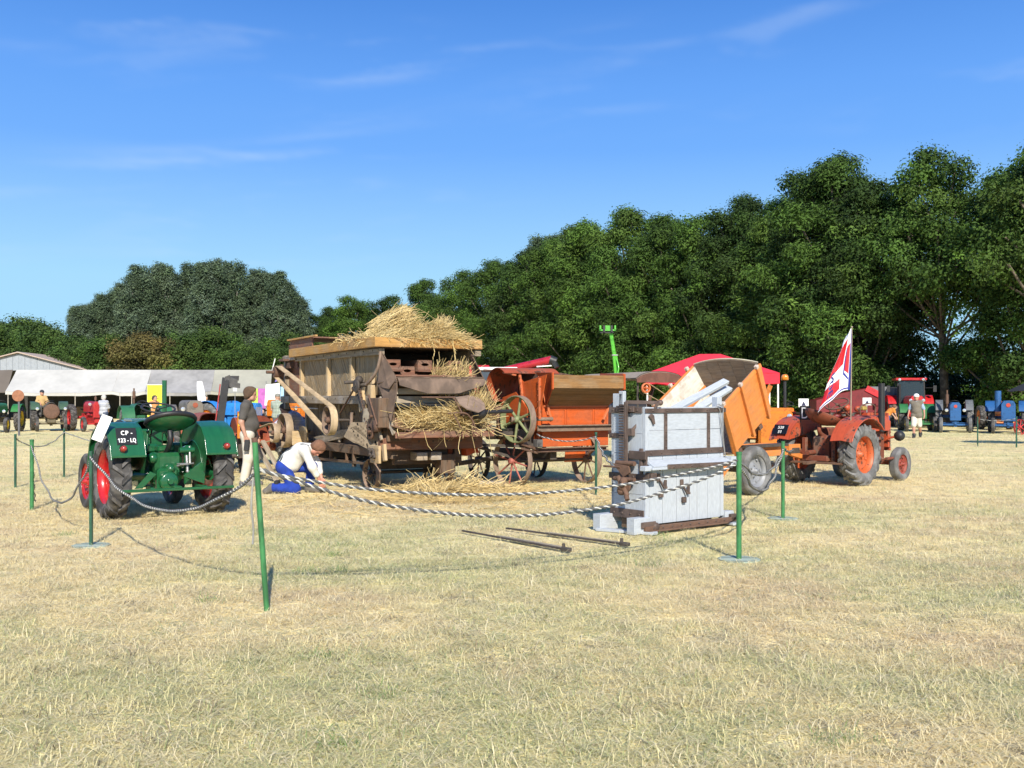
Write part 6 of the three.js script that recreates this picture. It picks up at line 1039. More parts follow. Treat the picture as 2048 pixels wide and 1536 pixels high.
function person(label, pos, deg, J, o) {
  const t = thing('person', label, 'person', pos, deg), s = o.scale ?? 1, cell = o.cell ?? .02, near = cell < .016;
  if (s !== 1) t.scale.set(s, s, s);
  const up = nrm(J.crown), fw = nrm(J.face), rt = crs(up, fw), H = (a, b, c) => addP(addP(addP(J.head, rt, a), up, b), fw, c);
  const torso = [[J.hipL, J.hipR, .115, .115], [addP(J.hipL, J.waist, .0), addP(J.waist, [.05, 0, 0]), .11, .11], [addP(J.waist, [-.06, 0, 0]), addP(J.waist, [.06, 0, 0]), .115, .115], [addP(J.waist, nrm(o.bellyDir ?? [0, 0, 1]), .02 + J.belly), addP(J.chest, [0, 0, .02]), .10 + J.belly, .11], [addP(J.chest, [-.07, 0, 0]), addP(J.chest, [.07, 0, 0]), .115, .115], [J.shL, J.shR, .068, .068], [J.waist, J.chest, .12, .12]];
  const leg = (S) => [[J['hip' + S], J['knee' + S], .092, .062], [J['knee' + S], mixP(J['knee' + S], J['ank' + S], .35), .058, .06], [mixP(J['knee' + S], J['ank' + S], .35), J['ank' + S], .06, .042]], foot = (S) => [[J['ank' + S], J['toe' + S], .045, .034], [addP(J['ank' + S], [0, -.04, -.03]), J['toe' + S], .04, .034]];
  const arm = (S) => [[J['sh' + S], J['el' + S], .056, .042], [J['el' + S], J['wr' + S], .043, .028]];
  const headB = [[H(0, .03, -.012), H(0, .035, .01), .098, .096], [H(0, -.05, .03), H(0, -.085, .055), .068, .04], [H(-.03, -.06, .03), H(.03, -.06, .03), .05, .05], [H(0, .0, .088), H(0, -.032, .112), .012, .016], [H(-.085, -.005, -.005), H(-.09, .02, -.01), .014, .018], [H(.085, -.005, -.005), H(.09, .02, -.01), .014, .018], [H(0, -.066, .088), H(0, -.07, .09), .017, .017], [J.neck, H(0, -.05, -.02), .056, .055], [addP(J.neck, up, -.05), J.neck, .062, .055], [H(-.034, .028, .078), H(.034, .028, .078), .018, .018]];
  const hands = (S) => handBones(J['wr' + S], J['grip' + S], S === 'L' ? 1 : -1, J['palm' + S] ?? (S === 'L' ? [-1, 0, .2] : [1, 0, .2]));
  const bodyB = [...torso.map(([a, b, c, d]) => [a, b, c - .012, d - .012]), ...leg('L'), ...leg('R'), ...arm('L'), ...arm('R'), ...foot('L'), ...foot('R'), [J.neck, addP(J.neck, up, .03), .055, .055]];
  const geos = near ? [netMesh(bodyB, cell, .05), netMesh(headB, .007, .022), netMesh(hands('L'), .0045, .008), netMesh(hands('R'), .0045, .008)] : [netMesh([...bodyB, ...headB, ...hands('L'), ...hands('R')], cell, .035)];
  const m = new THREE.Mesh(mergeGeometries(geos.map((g) => g.toNonIndexed())), skinMat(o.skin ?? [.46, .27, .19])); m.name = 'body'; m.castShadow = m.receiveShadow = true; t.add(m);
  const wear = (name, bones, grow, mat, k = .04, clip = []) => { const q = new THREE.Mesh(netMesh(bones, near ? cell * .85 : cell, k, { grow, clip }), mat); q.name = name; q.castShadow = q.receiveShadow = true; t.add(q); return q; };
  const sl = o.sleeve ?? .55, sleeve = (S) => (sl <= 1 ? [[J['sh' + S], mixP(J['sh' + S], J['el' + S], sl), .06, .054]] : [[J['sh' + S], J['el' + S], .058, .05], [J['el' + S], mixP(J['el' + S], J['wr' + S], sl - 1), .05, .042]]);
  if (o.shirt) wear('shirt', [...torso.slice(o.tucked ? 2 : 0), ...sleeve('L'), ...sleeve('R'), [J.neck, addP(J.neck, up, -.04), .062, .07]], .014, o.shirt, .05, o.shirtClip ?? []);
  if (o.vest) wear('vest', [...torso, [addP(J.shL, [-.03, 0, 0]), addP(J.shR, [.03, 0, 0]), .07, .07]], .026, o.vest, .05);
  if (o.trousers) { const tl = o.trouserEnd ?? 1.9; const lg = (S) => (tl <= 1 ? [[J['hip' + S], mixP(J['hip' + S], J['knee' + S], tl), .1, .092]] : [[J['hip' + S], J['knee' + S], .097, .073], [J['knee' + S], mixP(J['knee' + S], J['ank' + S], tl - 1), .073, .062]]); wear('trousers', [torso[0], torso[1], ...lg('L'), ...lg('R')], .012, o.trousers, .04); }
  if (o.belt) wear('belt', [[addP(mixP(J.hipL, J.waist, .55), [.0, 0, 0]), addP(mixP(J.hipR, J.waist, .55), [0, 0, 0]), .13, .13]], .004, o.belt, .02, [[0, 1, 0, mixP(J.hipL, J.waist, .55)[1] + .02], [0, -1, 0, -(mixP(J.hipL, J.waist, .55)[1] - .02)]]);
  if (o.shoes) for (const S of ['L', 'R']) wear('shoe', [...foot(S), ...(o.boots ? [[J['ank' + S], mixP(J['ank' + S], J['knee' + S], o.boots), .055, .06]] : [])], .012, o.shoes, .03);
  if (o.hair) wear('hair', [[H(0, .04, -.02), H(0, .045, .012), .104, .1], [H(-.062, -.01, -.035), H(.062, -.01, -.035), .052, .052], [H(-.03, -.05, -.055), H(.03, -.05, -.055), .045, .045], ...(o.fringe ? [[H(-.04, .085, .07), H(.04, .075, .078), .03, .03]] : [])], .004, o.hair, .03, [[...addP(fw, up, -.42).map((x) => x), 0]].map(([a, b, c]) => { const p = H(0, o.hairLine ?? .045, .072); return [a, b, c, a * p[0] + b * p[1] + c * p[2]]; }));
  if (o.cap) { wear('cap', [[H(0, .055, -.012), H(0, .06, .01), .106, .104]], .006, o.cap, .03, [[-up[0], -up[1], -up[2], -(H(0, .03, 0).reduce((a, x, i) => a + x * up[i], 0))]]); wear('cap_brim', [[H(-.05, .045, .13), H(.05, .045, .13), .014, .014], [H(0, .048, .08), H(0, .042, .17), .016, .01], [H(-.06, .05, .09), H(.06, .05, .09), .012, .012]], .002, o.capBrim ?? o.cap, .03); }
  if (near) { for (const a of [-1, 1]) { new B().sphere(.011, H(a * .034, .008, .086), [1, .7, 1], 8, 6).mesh('eye', M.white, t); new B().sphere(.006, H(a * .034, .008, .094), [1, 1, 1], 8, 6).mesh('pupil', M.black, t); new B().bar(H(a * .018, .033, .098), H(a * .052, .034, .084), .008, .006).mesh('eyebrow', o.hair ?? M.black, t); } new B().bar(H(-.022, -.058, .103), H(.022, -.058, .103), .006, .008).mesh('lips', skinMat([.38, .14, .11]), t); }
  return t;
}
{
  // the man who stands and watches, seen from his right side
  const J = standing(); Object.assign(J, { belly: .035, wrR: [-.25, .9, .0], elR: [-.235, 1.15, -.08], gripR: [.0, -1, .1], wrL: [.24, .92, .1], head: [0, 1.64, .04], face: [.1, -.08, 1], crown: [0, 1, .06], ankR: [-.1, .09, -.06], toeR: [-.12, .035, .12], toeL: [.12, .035, .2], ankL: [.1, .09, .03] });
  const t = person('standing man with brown hair in dark grey polo shirt and cream trousers', [-4.83, 0, -18.29], 96, J, { cell: .0145, scale: 1.02, shirt: cloth([.085, .078, .07]), sleeve: .72, trousers: cloth([.62, .57, .48]), belt: M.black, shoes: plain([.14, .13, .13], .6), hair: cloth([.10, .06, .035], .5), fringe: true, skin: [.48, .26, .18] });
  new B().box(.05, .2, .09, [-.262, .74, .02], [.1, 0, 0], .012).mesh('glove', M.black, t);
  // the man kneeling on one knee, bent over
  const K = { hipL: [.09, .44, -.2], hipR: [-.09, .44, -.22], kneeL: [.13, .43, .2], kneeR: [-.12, .085, -.02], ankL: [.12, .1, .15], ankR: [-.12, .11, -.40], toeL: [.13, .04, .33], toeR: [-.12, .045, -.5], waist: [0, .57, -.13], chest: [0, .69, .04], shL: [.17, .72, .15], shR: [-.17, .72, .14], neck: [0, .75, .2], head: [0, .745, .31], elL: [.21, .46, .27], elR: [-.21, .45, .28], wrL: [.1, .24, .36], wrR: [-.1, .22, .38], face: [.0, -.93, .36], crown: [0, .36, .93], gripL: [-.2, -.9, .3], gripR: [.2, -.9, .3], palmL: [-1, 0, 0], palmR: [1, 0, 0], belly: .05 };
  const k = person('kneeling man in white shirt, dark braces and bright blue trousers, bent forward', [-3.6, 0, -16.84], 88, K, { cell: .0145, scale: 1.03, bellyDir: [0, -1, .3], shirt: cloth([.70, .69, .64], .12), sleeve: 1.55, trousers: cloth([.012, .045, .32], .25), trouserEnd: 1.92, shoes: cloth([.14, .13, .12]), boots: .25, hair: cloth([.17, .085, .05], .5), hairLine: .06, skin: [.55, .26, .19] });
  const br = new B(), sw = (pts) => br.tube(pts, .016, 5, 24); sw([[-.06, 0.522, -.335], [-.075, 0.642, -.24], [-.09, 0.752, -.06], [-.11, 0.807, .08], [-.12, 0.782, .2]]); sw([[.06, 0.522, -.335], [.06, 0.642, -.24], [.0, 0.752, -.08], [.1, 0.812, .08], [.12, 0.782, .2]]); sw([[-.06, 0.722, -.12], [-.14, 0.722, -.02], [-.215, 0.722, .1]]); sw([[-.18, 0.482, -.27], [-.12, 0.642, -.2], [-.03, 0.747, -.07]]); br.mesh('braces', plain([.035, .05, .06], .8), k);
  new B().box(.13, .09, .08, [-.1, .18, -.32], null, .02).mesh('tool_pouch', M.black, k);
  // the forearm and shoulder of someone behind the lower pulleys
  const A = standing(); Object.assign(A, { waist: [0, 1.0, .05], chest: [0, 1.16, .18], shL: [.17, 1.24, .28], shR: [-.17, 1.24, .28], neck: [0, 1.28, .3], head: [0, 1.36, .4], elR: [-.2, 1.12, .42], wrR: [-.14, .99, .62], elL: [.2, 1.1, .4], wrL: [.1, .98, .58], face: [0, -.5, .8], crown: [0, .8, .5] });
  person('person in blue and white striped shirt leaning over behind the low belt pulleys', [-4.72, 0, -22.55], -60, A, { cell: .018, shirt: striped(), sleeve: 1.8, trousers: cloth([.10, .13, .2]), shoes: M.black, hair: cloth([.1, .07, .05]) });
  // the man who walks across the field on the right
  const Wk = standing(); Object.assign(Wk, { kneeR: [-.09, .5, .1], ankR: [-.08, .09, .14], toeR: [-.08, .035, .3], kneeL: [.11, .5, -.06], ankL: [.12, .16, -.32], toeL: [.12, .07, -.2], elL: [.27, 1.16, -.1], wrL: [.3, .93, .0], elR: [-.27, 1.16, -.06], wrR: [-.31, .92, .05] });
  person('walking man with white cap, brown waistcoat, pale blue shirt and shorts', [16.38, 0, -40.5], -28, Wk, { cell: .022, shirt: cloth([.32, .44, .62]), sleeve: .9, vest: cloth([.17, .15, .12]), trousers: cloth([.62, .58, .5]), trouserEnd: .95, shoes: M.black, boots: .12, cap: cloth([.8, .8, .78]), skin: [.46, .24, .17] });
  // people by the marquee
  const st2 = standing(); Object.assign(st2, { elL: [.2, 1.15, .12], wrL: [.06, 1.12, .28], elR: [-.2, 1.15, .12], wrR: [-.06, 1.1, .28] });
  person('person with grey hair in navy and white striped shirt and jeans, seen from behind', [-19.15, 0, -46.9], 170, st2, { cell: .026, shirt: striped([.74, .74, .74], [.05, .07, .16], 11), sleeve: .9, trousers: cloth([.05, .07, .13]), shoes: M.black, hair: cloth([.5, .48, .45]), hairLine: .1 });
  const pl = standing(); Object.assign(pl, { elR: [-.26, 1.16, .05], wrR: [-.1, 1.05, .3], elL: [.26, 1.16, .05], wrL: [.1, 1.05, .3] });
  person('man in grey cap and green checked shirt before the orange tractor with round lamps', [-9.2, 0, -39.2], 168, pl, { cell: .026, shirt: checked(), sleeve: .6, trousers: cloth([.1, .1, .12]), shoes: M.black, cap: cloth([.22, .22, .2]), skin: [.46, .26, .18] });
  person('person in white shirt with orange top beside the yellow banner', [-15.2, 0, -42.5], 60, standing(), { cell: .028, scale: .98, shirt: cloth([.72, .68, .62]), vest: cloth([.62, .28, .10]), sleeve: .7, trousers: cloth([.60, .52, .46]), shoes: M.black, hair: cloth([.06, .05, .04]) });
  const sit = () => { const q = standing(), d = -.38; for (const n of ['waist', 'chest', 'shL', 'shR', 'neck', 'head', 'elL', 'elR', 'hipL', 'hipR']) q[n] = [q[n][0], q[n][1] + d, q[n][2]]; Object.assign(q, { kneeL: [.14, .56, .42], kneeR: [-.14, .56, .42], ankL: [.15, .14, .46], ankR: [-.15, .14, .46], toeL: [.16, .09, .62], toeR: [-.16, .09, .62], wrL: [.14, .78, .36], wrR: [-.14, .78, .36], elL: [.26, .82, .1], elR: [-.26, .82, .1] }); return q; };
  person('driver in dark cap and tan jacket sitting on the rusty tractor', [-23.6, .62, -50.2], 35, sit(), { cell: .03, shirt: cloth([.50, .33, .14]), sleeve: 1.8, trousers: cloth([.1, .1, .1]), shoes: M.black, cap: cloth([.03, .035, .05]), skin: [.5, .26, .18] });
  person('person in black at the counter inside the marquee', [-22.6, 0, -74], 10, standing(), { cell: .04, shirt: M.black, sleeve: 1.6, trousers: M.black, shoes: M.black, hair: cloth([.1, .08, .06]) });
  const cr = standing(); Object.assign(cr, { waist: [0, 1.0, .06], chest: [0, 1.16, .2], shL: [.17, 1.24, .3], shR: [-.17, 1.24, .3], neck: [0, 1.28, .34], head: [0, 1.36, .44], elL: [.2, 1.0, .4], wrL: [.1, .85, .5], elR: [-.2, 1.0, .4], wrR: [-.1, .85, .5] });
  person('person in blue and orange bending down beside the big red tractor wheel', [17.45, 0, -46.6], 95, cr, { cell: .03, scale: .88, shirt: cloth([.62, .22, .04]), sleeve: .6, trousers: cloth([.04, .12, .4]), trouserEnd: .9, shoes: M.black, hair: cloth([.14, .08, .05]), skin: [.5, .3, .21] });
  for (const [x, z, lb, c, c2] of [[-10.9, -53, 'person in white behind the orange tractor near the pale stall', [.74, .72, .7], [.3, .3, .35]], [-10.2, -54, 'person in pale blue behind the orange tractor near the pale stall', [.3, .45, .62], [.08, .08, .12]], [-18.0, -70, 'person in a dark jacket in the shade of the marquee', [.05, .05, .06], [.05, .06, .1]], [-14.6, -60, 'person in grey standing before the white feather flag', [.3, .3, .29], [.1, .1, .14]]]) person(lb, [x, 0, z], (x * 77) % 360, standing(), { cell: .036, shirt: cloth(c), sleeve: .7, trousers: cloth(c2), shoes: M.black, hair: cloth([.1, .07, .05]) });
}
function stripTex(a, b, n, both) { return rep(tex(64, (u, v, o) => { const s = (v * n) % 1 < .45, q = both && (u * n) % 1 < .35; mix3(o, a, b, s ? (q ? 1 : both ? .6 : 1) : q ? .6 : 0); }), .4); }
function striped(a = [.66, .62, .66], b = [.12, .12, .22], n = 14) { return new THREE.MeshStandardMaterial({ map: stripTex(a, b, n), roughness: .9, side: THREE.DoubleSide }); }
function checked() { return new THREE.MeshStandardMaterial({ map: stripTex([.42, .46, .40], [.12, .17, .14], 7, true), roughness: .9, side: THREE.DoubleSide }); }

// ---------- the show ground behind: marquee, barn, tractors, stalls ----------
const at = (px, d, y = 0) => [(px - 1024) / FOC * d, y, -d];
{
  // marquee: sagging canvas in four lengths, on posts
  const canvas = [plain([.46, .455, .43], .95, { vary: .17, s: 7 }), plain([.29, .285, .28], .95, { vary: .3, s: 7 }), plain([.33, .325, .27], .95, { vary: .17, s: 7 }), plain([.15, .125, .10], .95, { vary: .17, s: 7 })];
  const t = thing('marquee', 'long low marquee with sagging grey white canvas roof on thin poles', 'marquee', [0, 0, -76], 0);
  const X = [-44.5, -37.3, -28.7, -23.6, -18.9], ridge = 3.85, eave = 2.15, zf = 0, zb = -5.5;
  const roof = (x0, x1, m, sag) => { const rows = []; for (let i = 0; i <= 6; i++) { const v = i / 6, row = []; for (let j = 0; j <= 10; j++) { const u = j / 10; row.push([lerp(x0, x1, u) + v * .5, lerp(ridge, eave, v) - sag * Math.sin(Math.PI * v) - .12 * Math.sin(Math.PI * u) * v - .06 * Math.sin(Math.PI * 2 * u) ** 2 * v, lerp(zb / 2, zf, v)]); } rows.push(row); } const s = new B().sheet(rows, .02); s.tube([...Array(11).keys()].map((j) => { const u = j / 10; return [lerp(x0, x1, u) + .5, eave - .12 * Math.sin(Math.PI * u) - .22, .01]; }), .03, 5, 20); const val = []; for (let i = 0; i <= 1; i++) { const row = []; for (let j = 0; j <= 10; j++) { const u = j / 10; row.push([lerp(x0, x1, u) + .5, eave - .12 * Math.sin(Math.PI * u) - .06 * Math.sin(Math.PI * 2 * u) ** 2 - i * .22, .02]); } val.push(row); } return s.sheet(val, .01).mesh('roof_canvas', m, t); };
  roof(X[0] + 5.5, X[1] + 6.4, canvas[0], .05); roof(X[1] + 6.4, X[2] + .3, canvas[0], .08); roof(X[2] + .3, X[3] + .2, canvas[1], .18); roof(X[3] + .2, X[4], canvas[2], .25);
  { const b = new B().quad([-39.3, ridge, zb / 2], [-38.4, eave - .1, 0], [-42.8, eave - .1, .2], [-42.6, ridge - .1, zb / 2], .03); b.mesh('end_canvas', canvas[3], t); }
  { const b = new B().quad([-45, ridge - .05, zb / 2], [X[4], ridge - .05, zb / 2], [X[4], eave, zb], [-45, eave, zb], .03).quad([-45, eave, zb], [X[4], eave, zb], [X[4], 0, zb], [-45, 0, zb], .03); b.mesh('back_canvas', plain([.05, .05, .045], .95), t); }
  for (const x of [-41, -38.3, -33.2, -29.8, -28.9, -26, -23.2, -18.6]) new B().rod([x, 0, .0], [x, eave - .1, .0], .035).mesh('pole', plain([.36, .33, .28], .7), t);
  new B().rod([X[4], ridge - .1, zb / 2], [X[4] + .25, ridge + .9, zb / 2], .04).mesh('flag_pole', M.white, t);
  new B().rod([X[4] + .1, ridge - .3, zb / 2], [X[4] + 3.2, .2, zb / 2 + .5], .02).mesh('guy_rope', M.white, t);
  for (const [x, w, c] of [[-34, 2.2, [.14, .10, .06]], [-27, 2, [.08, .07, .06]], [-24.5, 3, [.12, .11, .1]]]) new B().box(w, .9, .8, [x, .45, -3], null, .03).box(w + .1, .05, .9, [x, .92, -3]).mesh('counter', plain(c, .9), t);
  // barn behind it: pale cladding in sheets, red brick base
  const bn = thing('barn', 'grey clad barn gable with shallow roof behind the left end of the marquee', 'barn', [-49.8, 0, -101], 4), clad = plain([.29, .32, .36], .6, { vary: .1 }), bw = 6.6;
  for (let i = 0; i < 22; i++) { const x0 = -bw + i * .6, x1 = x0 + .585, top = (x) => 6.15 - Math.abs(x) * .25; new B().ext([[x0, 2.6], [x1, 2.6], [x1, top(x1)], ...(x0 < 0 && x1 > 0 ? [[0, top(0)]] : []), [x0, top(x0)]], .05, [0, 0, i % 2 ? .012 : 0], [0, 0, 0], .004).mesh('cladding_sheet', clad, bn); }
  new B().ext([[-bw - .4, 6.1 - bw * .25], [0, 6.3], [bw + .4, 6.1 - bw * .25], [bw + .4, 6.0 - bw * .25], [0, 6.18], [-bw - .4, 6.0 - bw * .25]], 16, [0, .02, -7.6], [0, 0, 0], .02).mesh('roof', plain([.44, .35, .29], .8, { vary: .2 }), bn);
  new B().box(bw * 2, 2.6, .2, [0, 1.3, -.06]).box(.2, 4.4, 15, [bw - .1, 2.2, -7.6]).box(.2, 4.4, 15, [-bw + .1, 2.2, -7.6]).mesh('wall', plain([.24, .09, .06], .9, { vary: .3 }), bn);
  for (const x of [-3.2, -.9]) new B().box(2.2, 2.5, .08, [x, 1.27, .1]).mesh('door', plain([.52, .55, .58], .7), bn); new B().box(1.4, 2.4, .1, [-5.2, 1.25, .1]).mesh('door', plain([.52, .55, .58], .7), bn);
  new B().box(.4, 2.5, .12, [.6, 1.25, .12]).box(.4, 2.5, .12, [4.6, 1.25, .12]).mesh('pilaster', plain([.33, .15, .11], .9), bn);
}
{
  const T = (label, px, d, deg, o) => tractor({ label, name: 'vintage_tractor', pos: at(px, d), deg, wb: 1.9, tr: 1.4, Rr: .62, wr: .3, tf: 1.25, Rf: .36, wf: .16, seat: [1.0, -.25, .22], wheelAt: [1.4, .4, .22, -.5], group: undefined, ...o });
  const greenB = colr([.03, .18, .045]), yellow = colr([.75, .52, .03]), drab = colr([.12, .10, .06], { wear: .5 }), redB = colr([.42, .025, .025]), blueB = colr([.02, .10, .28]), skyB = colr([.03, .22, .62]), orB = colr([.62, .18, .015]), gr2 = colr([.03, .14, .06]), brownG = colr([.17, .15, .125], { wear: .4 }), redBr = colr([.30, .075, .035], { wear: .5, rust: [.12, .05, .03] });
  T('bright green tractor seen from the front at the left edge of the picture', 8, 48.5, 12, { body: greenB, rimMat: yellow, frame: drab, hood: [.62, .95, 1.38, .5, 2.0, .45], grille: greenB, badge: M.white, lamps: [.5, 1.0, 1.9, .08], fender: [.45, .85, .5, 2.6] });
  T('rusty tractor with a big round boiler-like nose and drab mudguards', 98, 50.3, 28, { body: drab, rimMat: redBr, hood: [.62, .8, 1.42, .5, 2.1, .9, 1], front: 'drum', drumMat: M.rust, fender: [.45, .85, .5, 2.6], fenderMat: colr([.05, .10, .06]), lamps: [.62, 1.1, 1.9, .08], Rr: .68, wb: 1.8 });
  T('red row-crop tractor with red wheels standing before the marquee', 172, 50, 38, { body: redB, rimMat: redB, hood: [.5, .95, 1.45, .5, 2.1, .5], grille: redB, lamps: [.34, 1.32, 1.95, .08], exhaust: [.1, 1.3, 1.4, 1.75, .03], Rr: .66 });
  T('dull green tractor with grey tyres seen over the bonnet of the green tractor', 290, 38, -150, { body: gr2, rimMat: gr2, tyreMat: M.rubberGrey, hood: [.6, .95, 1.4, .5, 1.9, .45], fender: [.45, .9, .3, 2.8], lamps: [.4, 1.2, 1.7, .07], exhaust: [.2, 1.2, 1.4, 2.0, .03] });
  T('grey brown tractor with an oval grille and round lamps by the yellow banner', 372, 44, 28, { body: brownG, rimMat: brownG, hood: [.72, .9, 1.52, .3, 2.1, .4], badge: redBr, front: 'plain', lamps: [.46, 1.15, 1.95, .1], fender: [.45, .85, .5, 2.6] });
  T('sky blue tractor with a pale grille and orange wheel discs', 440, 43, 62, { body: skyB, rimMat: orB, hood: [.52, .9, 1.42, .5, 2.1, .45], grille: M.steel, lamps: [.32, 1.05, 2.1, .09], fender: [.45, .85, .5, 2.6], Rr: .7, tyreMat: M.rubberGrey });
  T('bright orange tractor with side slots, right of the blue one', 533, 43.5, 62, { body: orB, rimMat: orB, hood: [.62, .85, 1.55, .3, 2.0, .35], grille: orB, lamps: [.42, 1.2, 2.0, .1], exhaust: [.1, 1.3, 1.5, 2.1, .04] });
  // tractor with a raised mower bar right behind the green one
  {
    const t = T('red brown tractor with a raised black mower bar and a yellow number plate', 428, 21.2, 205, { body: redBr, rimMat: redBr, hood: [.5, .9, 1.28, .4, 1.9, .5], Rr: .55, wheelAt: null, seat: null, fender: [.4, .75, .5, 2.6], lugs: 16 });
    new B().bar([.0, .7, -.5], [-.18, 2.02, -.42], .15, .035, .004).mesh('mower_bar', M.black, t); new B().bar([.09, .72, -.5], [-.06, 1.9, -.44], .02, .05).bar([.1, 1.1, -.5], [.5, 1.05, -.3], .03, .03).mesh('bar_edge', colr([.42, .05, .04]), t);
    { const R = rng(5), b = new B(); for (let i = 0; i < 14; i++) { const a = [-.2 + (R() - .5) * .2, 2.0 + (R() - .4) * .16, -.42 + (R() - .5) * .14], c = [a[0] - .1 - R() * .12, a[1] + (R() - .5) * .16, a[2] + (R() - .5) * .14]; b.quad(a, c, [c[0], c[1] - .1, c[2] + .05], [a[0], a[1] - .12, a[2] + .04], .004); } b.mesh('plastic_bag', plain([.12, .12, .13], .35), t); }
    const f = new B().box(.26, .56, .05, [-.5, 1.05, -.66]).sphere(.06, [-.5, 1.38, -.66]).mesh('plate_frame', orB, t);
    plate(t, .23, .27, [-.5, 1.16, -.69], [0, Math.PI, 0], (x, w, h) => { x.fillStyle = '#f2c21a'; x.fillRect(0, 0, w, h); x.fillStyle = '#16120c'; x.font = `bold ${h * .34}px sans-serif`; x.textAlign = 'center'; x.fillText('866', w / 2, h * .44, w * .86); x.fillText('C 51', w / 2, h * .86, w * .86); });
    new B().box(.5, .35, .35, [.1, .55, -.45]).box(.4, .5, .3, [-.62, .6, -.35]).rod([-.8, .4, -.4], [.6, .4, -.4], .05).box(.3, .2, .2, [-.6, .9, -.5]).mesh('hitch', M.iron, t);
  }
  // the tractor that drives the belt
  {
    const t = T('red brown tractor beside the man, driving the threshing machine by a belt', 545, 23.9, 150, { body: redBr, rimMat: redBr, tyreMat: M.rubberGrey, hood: [.5, .85, 1.15, .4, 1.9, .5], Rr: .55, wheelAt: null, seat: [.95, -.2, .2], fender: [.4, .78, .2, 2.9], lugs: 16 });
    new B().rod([-.75, .75, .6], [-.55, .75, .6], .17, .17, 20).rod([-.75, .75, .6], [.1, .75, .6], .04).mesh('belt_pulley', M.iron, t);
    const bl = thing('belt', 'long flat drive belt running from the pulleys to the tractor on the left', 'belt', [0, 0, 0]);
    new B().bar([-5.05, 1.08, -21.0], [-6.5, .62, -22.2], .13, .012).mesh('upper_run', leather, bl); new B().bar([-5.0, .72, -21.0], [-6.5, .42, -22.2], .13, .012).mesh('lower_run', leather, bl);
    const pr = thing('wooden_prop', 'sloping grey timber props behind the leaning front post', 'prop', [-5.0, 0, -19.4]); for (const k of [0, .16]) new B().bar([-.0 + k, .78, 0], [.5 + k, .02, .25], .1, .05).mesh('prop', W.block, pr);
  }
  // vehicles on the right
  T('orange municipal tractor behind the trailer with an amber beacon on a black pole', 1548, 23.2, 168, { name: 'orange_municipal_tractor', body: orB, rimMat: orB, hood: [.8, .6, 1.25, -.1, 1.5, .25], Rr: .5, seat: null, wheelAt: null, front: 'plain', fender: [.4, .75, .2, 2.8] });
  { const t = scene.children.at(-1); new B().box(.75, .8, .5, [0, .92, -.5], null, .06).box(.8, .1, .5, [0, 1.34, -.45], null, .02).mesh('rear_cowl', orB, t); new B().rod([-.22, 1.4, -.4], [-.22, 2.0, -.4], .035).mesh('beacon_pole', M.black, t); new B().lathe([[0, .13], [.05, .125], [.078, .09], [.085, 0], [0, 0]], 18, [-.22, 2.02, -.4]).mesh('beacon', M.amber, t); new B().bar([.3, 1.4, -.5], [.1, 1.9, -.5], .12, .1).mesh('lever', orB, t); for (const s of [-1, 1]) headlamp(t, [s * .3, 1.2, -.8], .06, orB, Math.PI); }
  T('small pink red tractor behind the number plate with letter D', 1588, 44, 200, { body: colr([.55, .04, .07]), rimMat: M.white, hood: [.6, .7, 1.05, .2, 1.6, .5], Rr: .5, seat: [.9, -.2, .2] });
  T('green tractor with yellow front wheels behind the walking man', 1832, 50, -16, { body: colr([.03, .16, .05]), rimMat: yellow, frame: colr([.03, .16, .05]), hood: [.6, .9, 1.35, .4, 1.9, .3], front: 'plain', Rf: .36, fender: [.4, .8, .4, 2.7] });
  T('dark blue tractor with grey mudguards, left of two on the right', 1908, 48.5, -22, { body: blueB, rimMat: redBr, tyreMat: M.rubberGrey, hood: [.5, .85, 1.42, .4, 2.0, .4], front: 'plain', badge: colr([.5, .06, .04]), fender: [.5, .82, .4, 2.7], fenderMat: colr([.13, .14, .15]), exhaust: [-.34, 1.2, 1.0, 2.0, .035], Rr: .72, lamps: [.38, 1.05, 1.95, .08] });
  T('dark blue tractor with a thick round chimney at the right edge', 2016, 47, -26, { body: blueB, rimMat: blueB, hood: [.62, .85, 1.5, .4, 2.0, .4], front: 'plain', badge: colr([.5, .06, .04]), exhaust: [-.42, 1.5, 1.0, 1.95, .14], exhaustMat: blueB, fender: [.45, .95, .4, 2.7], Rr: .7 });
  T('orange tractor with pale bands peeping out left of the blue tractor', 1990, 52, -10, { body: colr([.58, .2, .06]), rimMat: colr([.58, .2, .06]), hood: [.62, .8, 1.45, .3, 2.0, .8], front: 'drum', drumMat: colr([.6, .24, .1]) });
  // modern red tractor with a cab
  {
    const red = colr([.50, .015, .018], { wear: 0, coat: .5 }), t = T('modern red tractor with a glazed cab, behind the walking man', 1818, 57, -14, { name: 'modern_red_tractor', body: red, frame: M.black, rimMat: red, wb: 2.5, tr: 1.8, Rr: .85, wr: .5, tf: 1.7, Rf: .6, wf: .4, hood: [.85, .9, 1.75, .9, 3.0, .35], front: 'plain', seat: null, wheelAt: null, fender: [.6, 1.2, .5, 2.6], lamps: [.32, 1.5, 3.06, .09], lugs: 16, lugsF: 14 });
    for (const [x, z] of [[.72, .8], [-.72, .8], [.72, -.7], [-.72, -.7]]) new B().bar([x, 1.3, z], [x * .95, 2.62, z * .96], .07, .07).mesh('cab_post', M.black, t);
    new B().box(1.65, .14, 1.9, [0, 2.69, 0], null, .06).mesh('cab_roof', red, t); new B().box(1.5, .3, 1.6, [0, 1.25, 0]).mesh('cab_floor', M.black, t);
    const pane = new THREE.MeshPhysicalMaterial({ color: new THREE.Color().setRGB(.25, .33, .38), roughness: .05, transmission: .9, thickness: 0 });
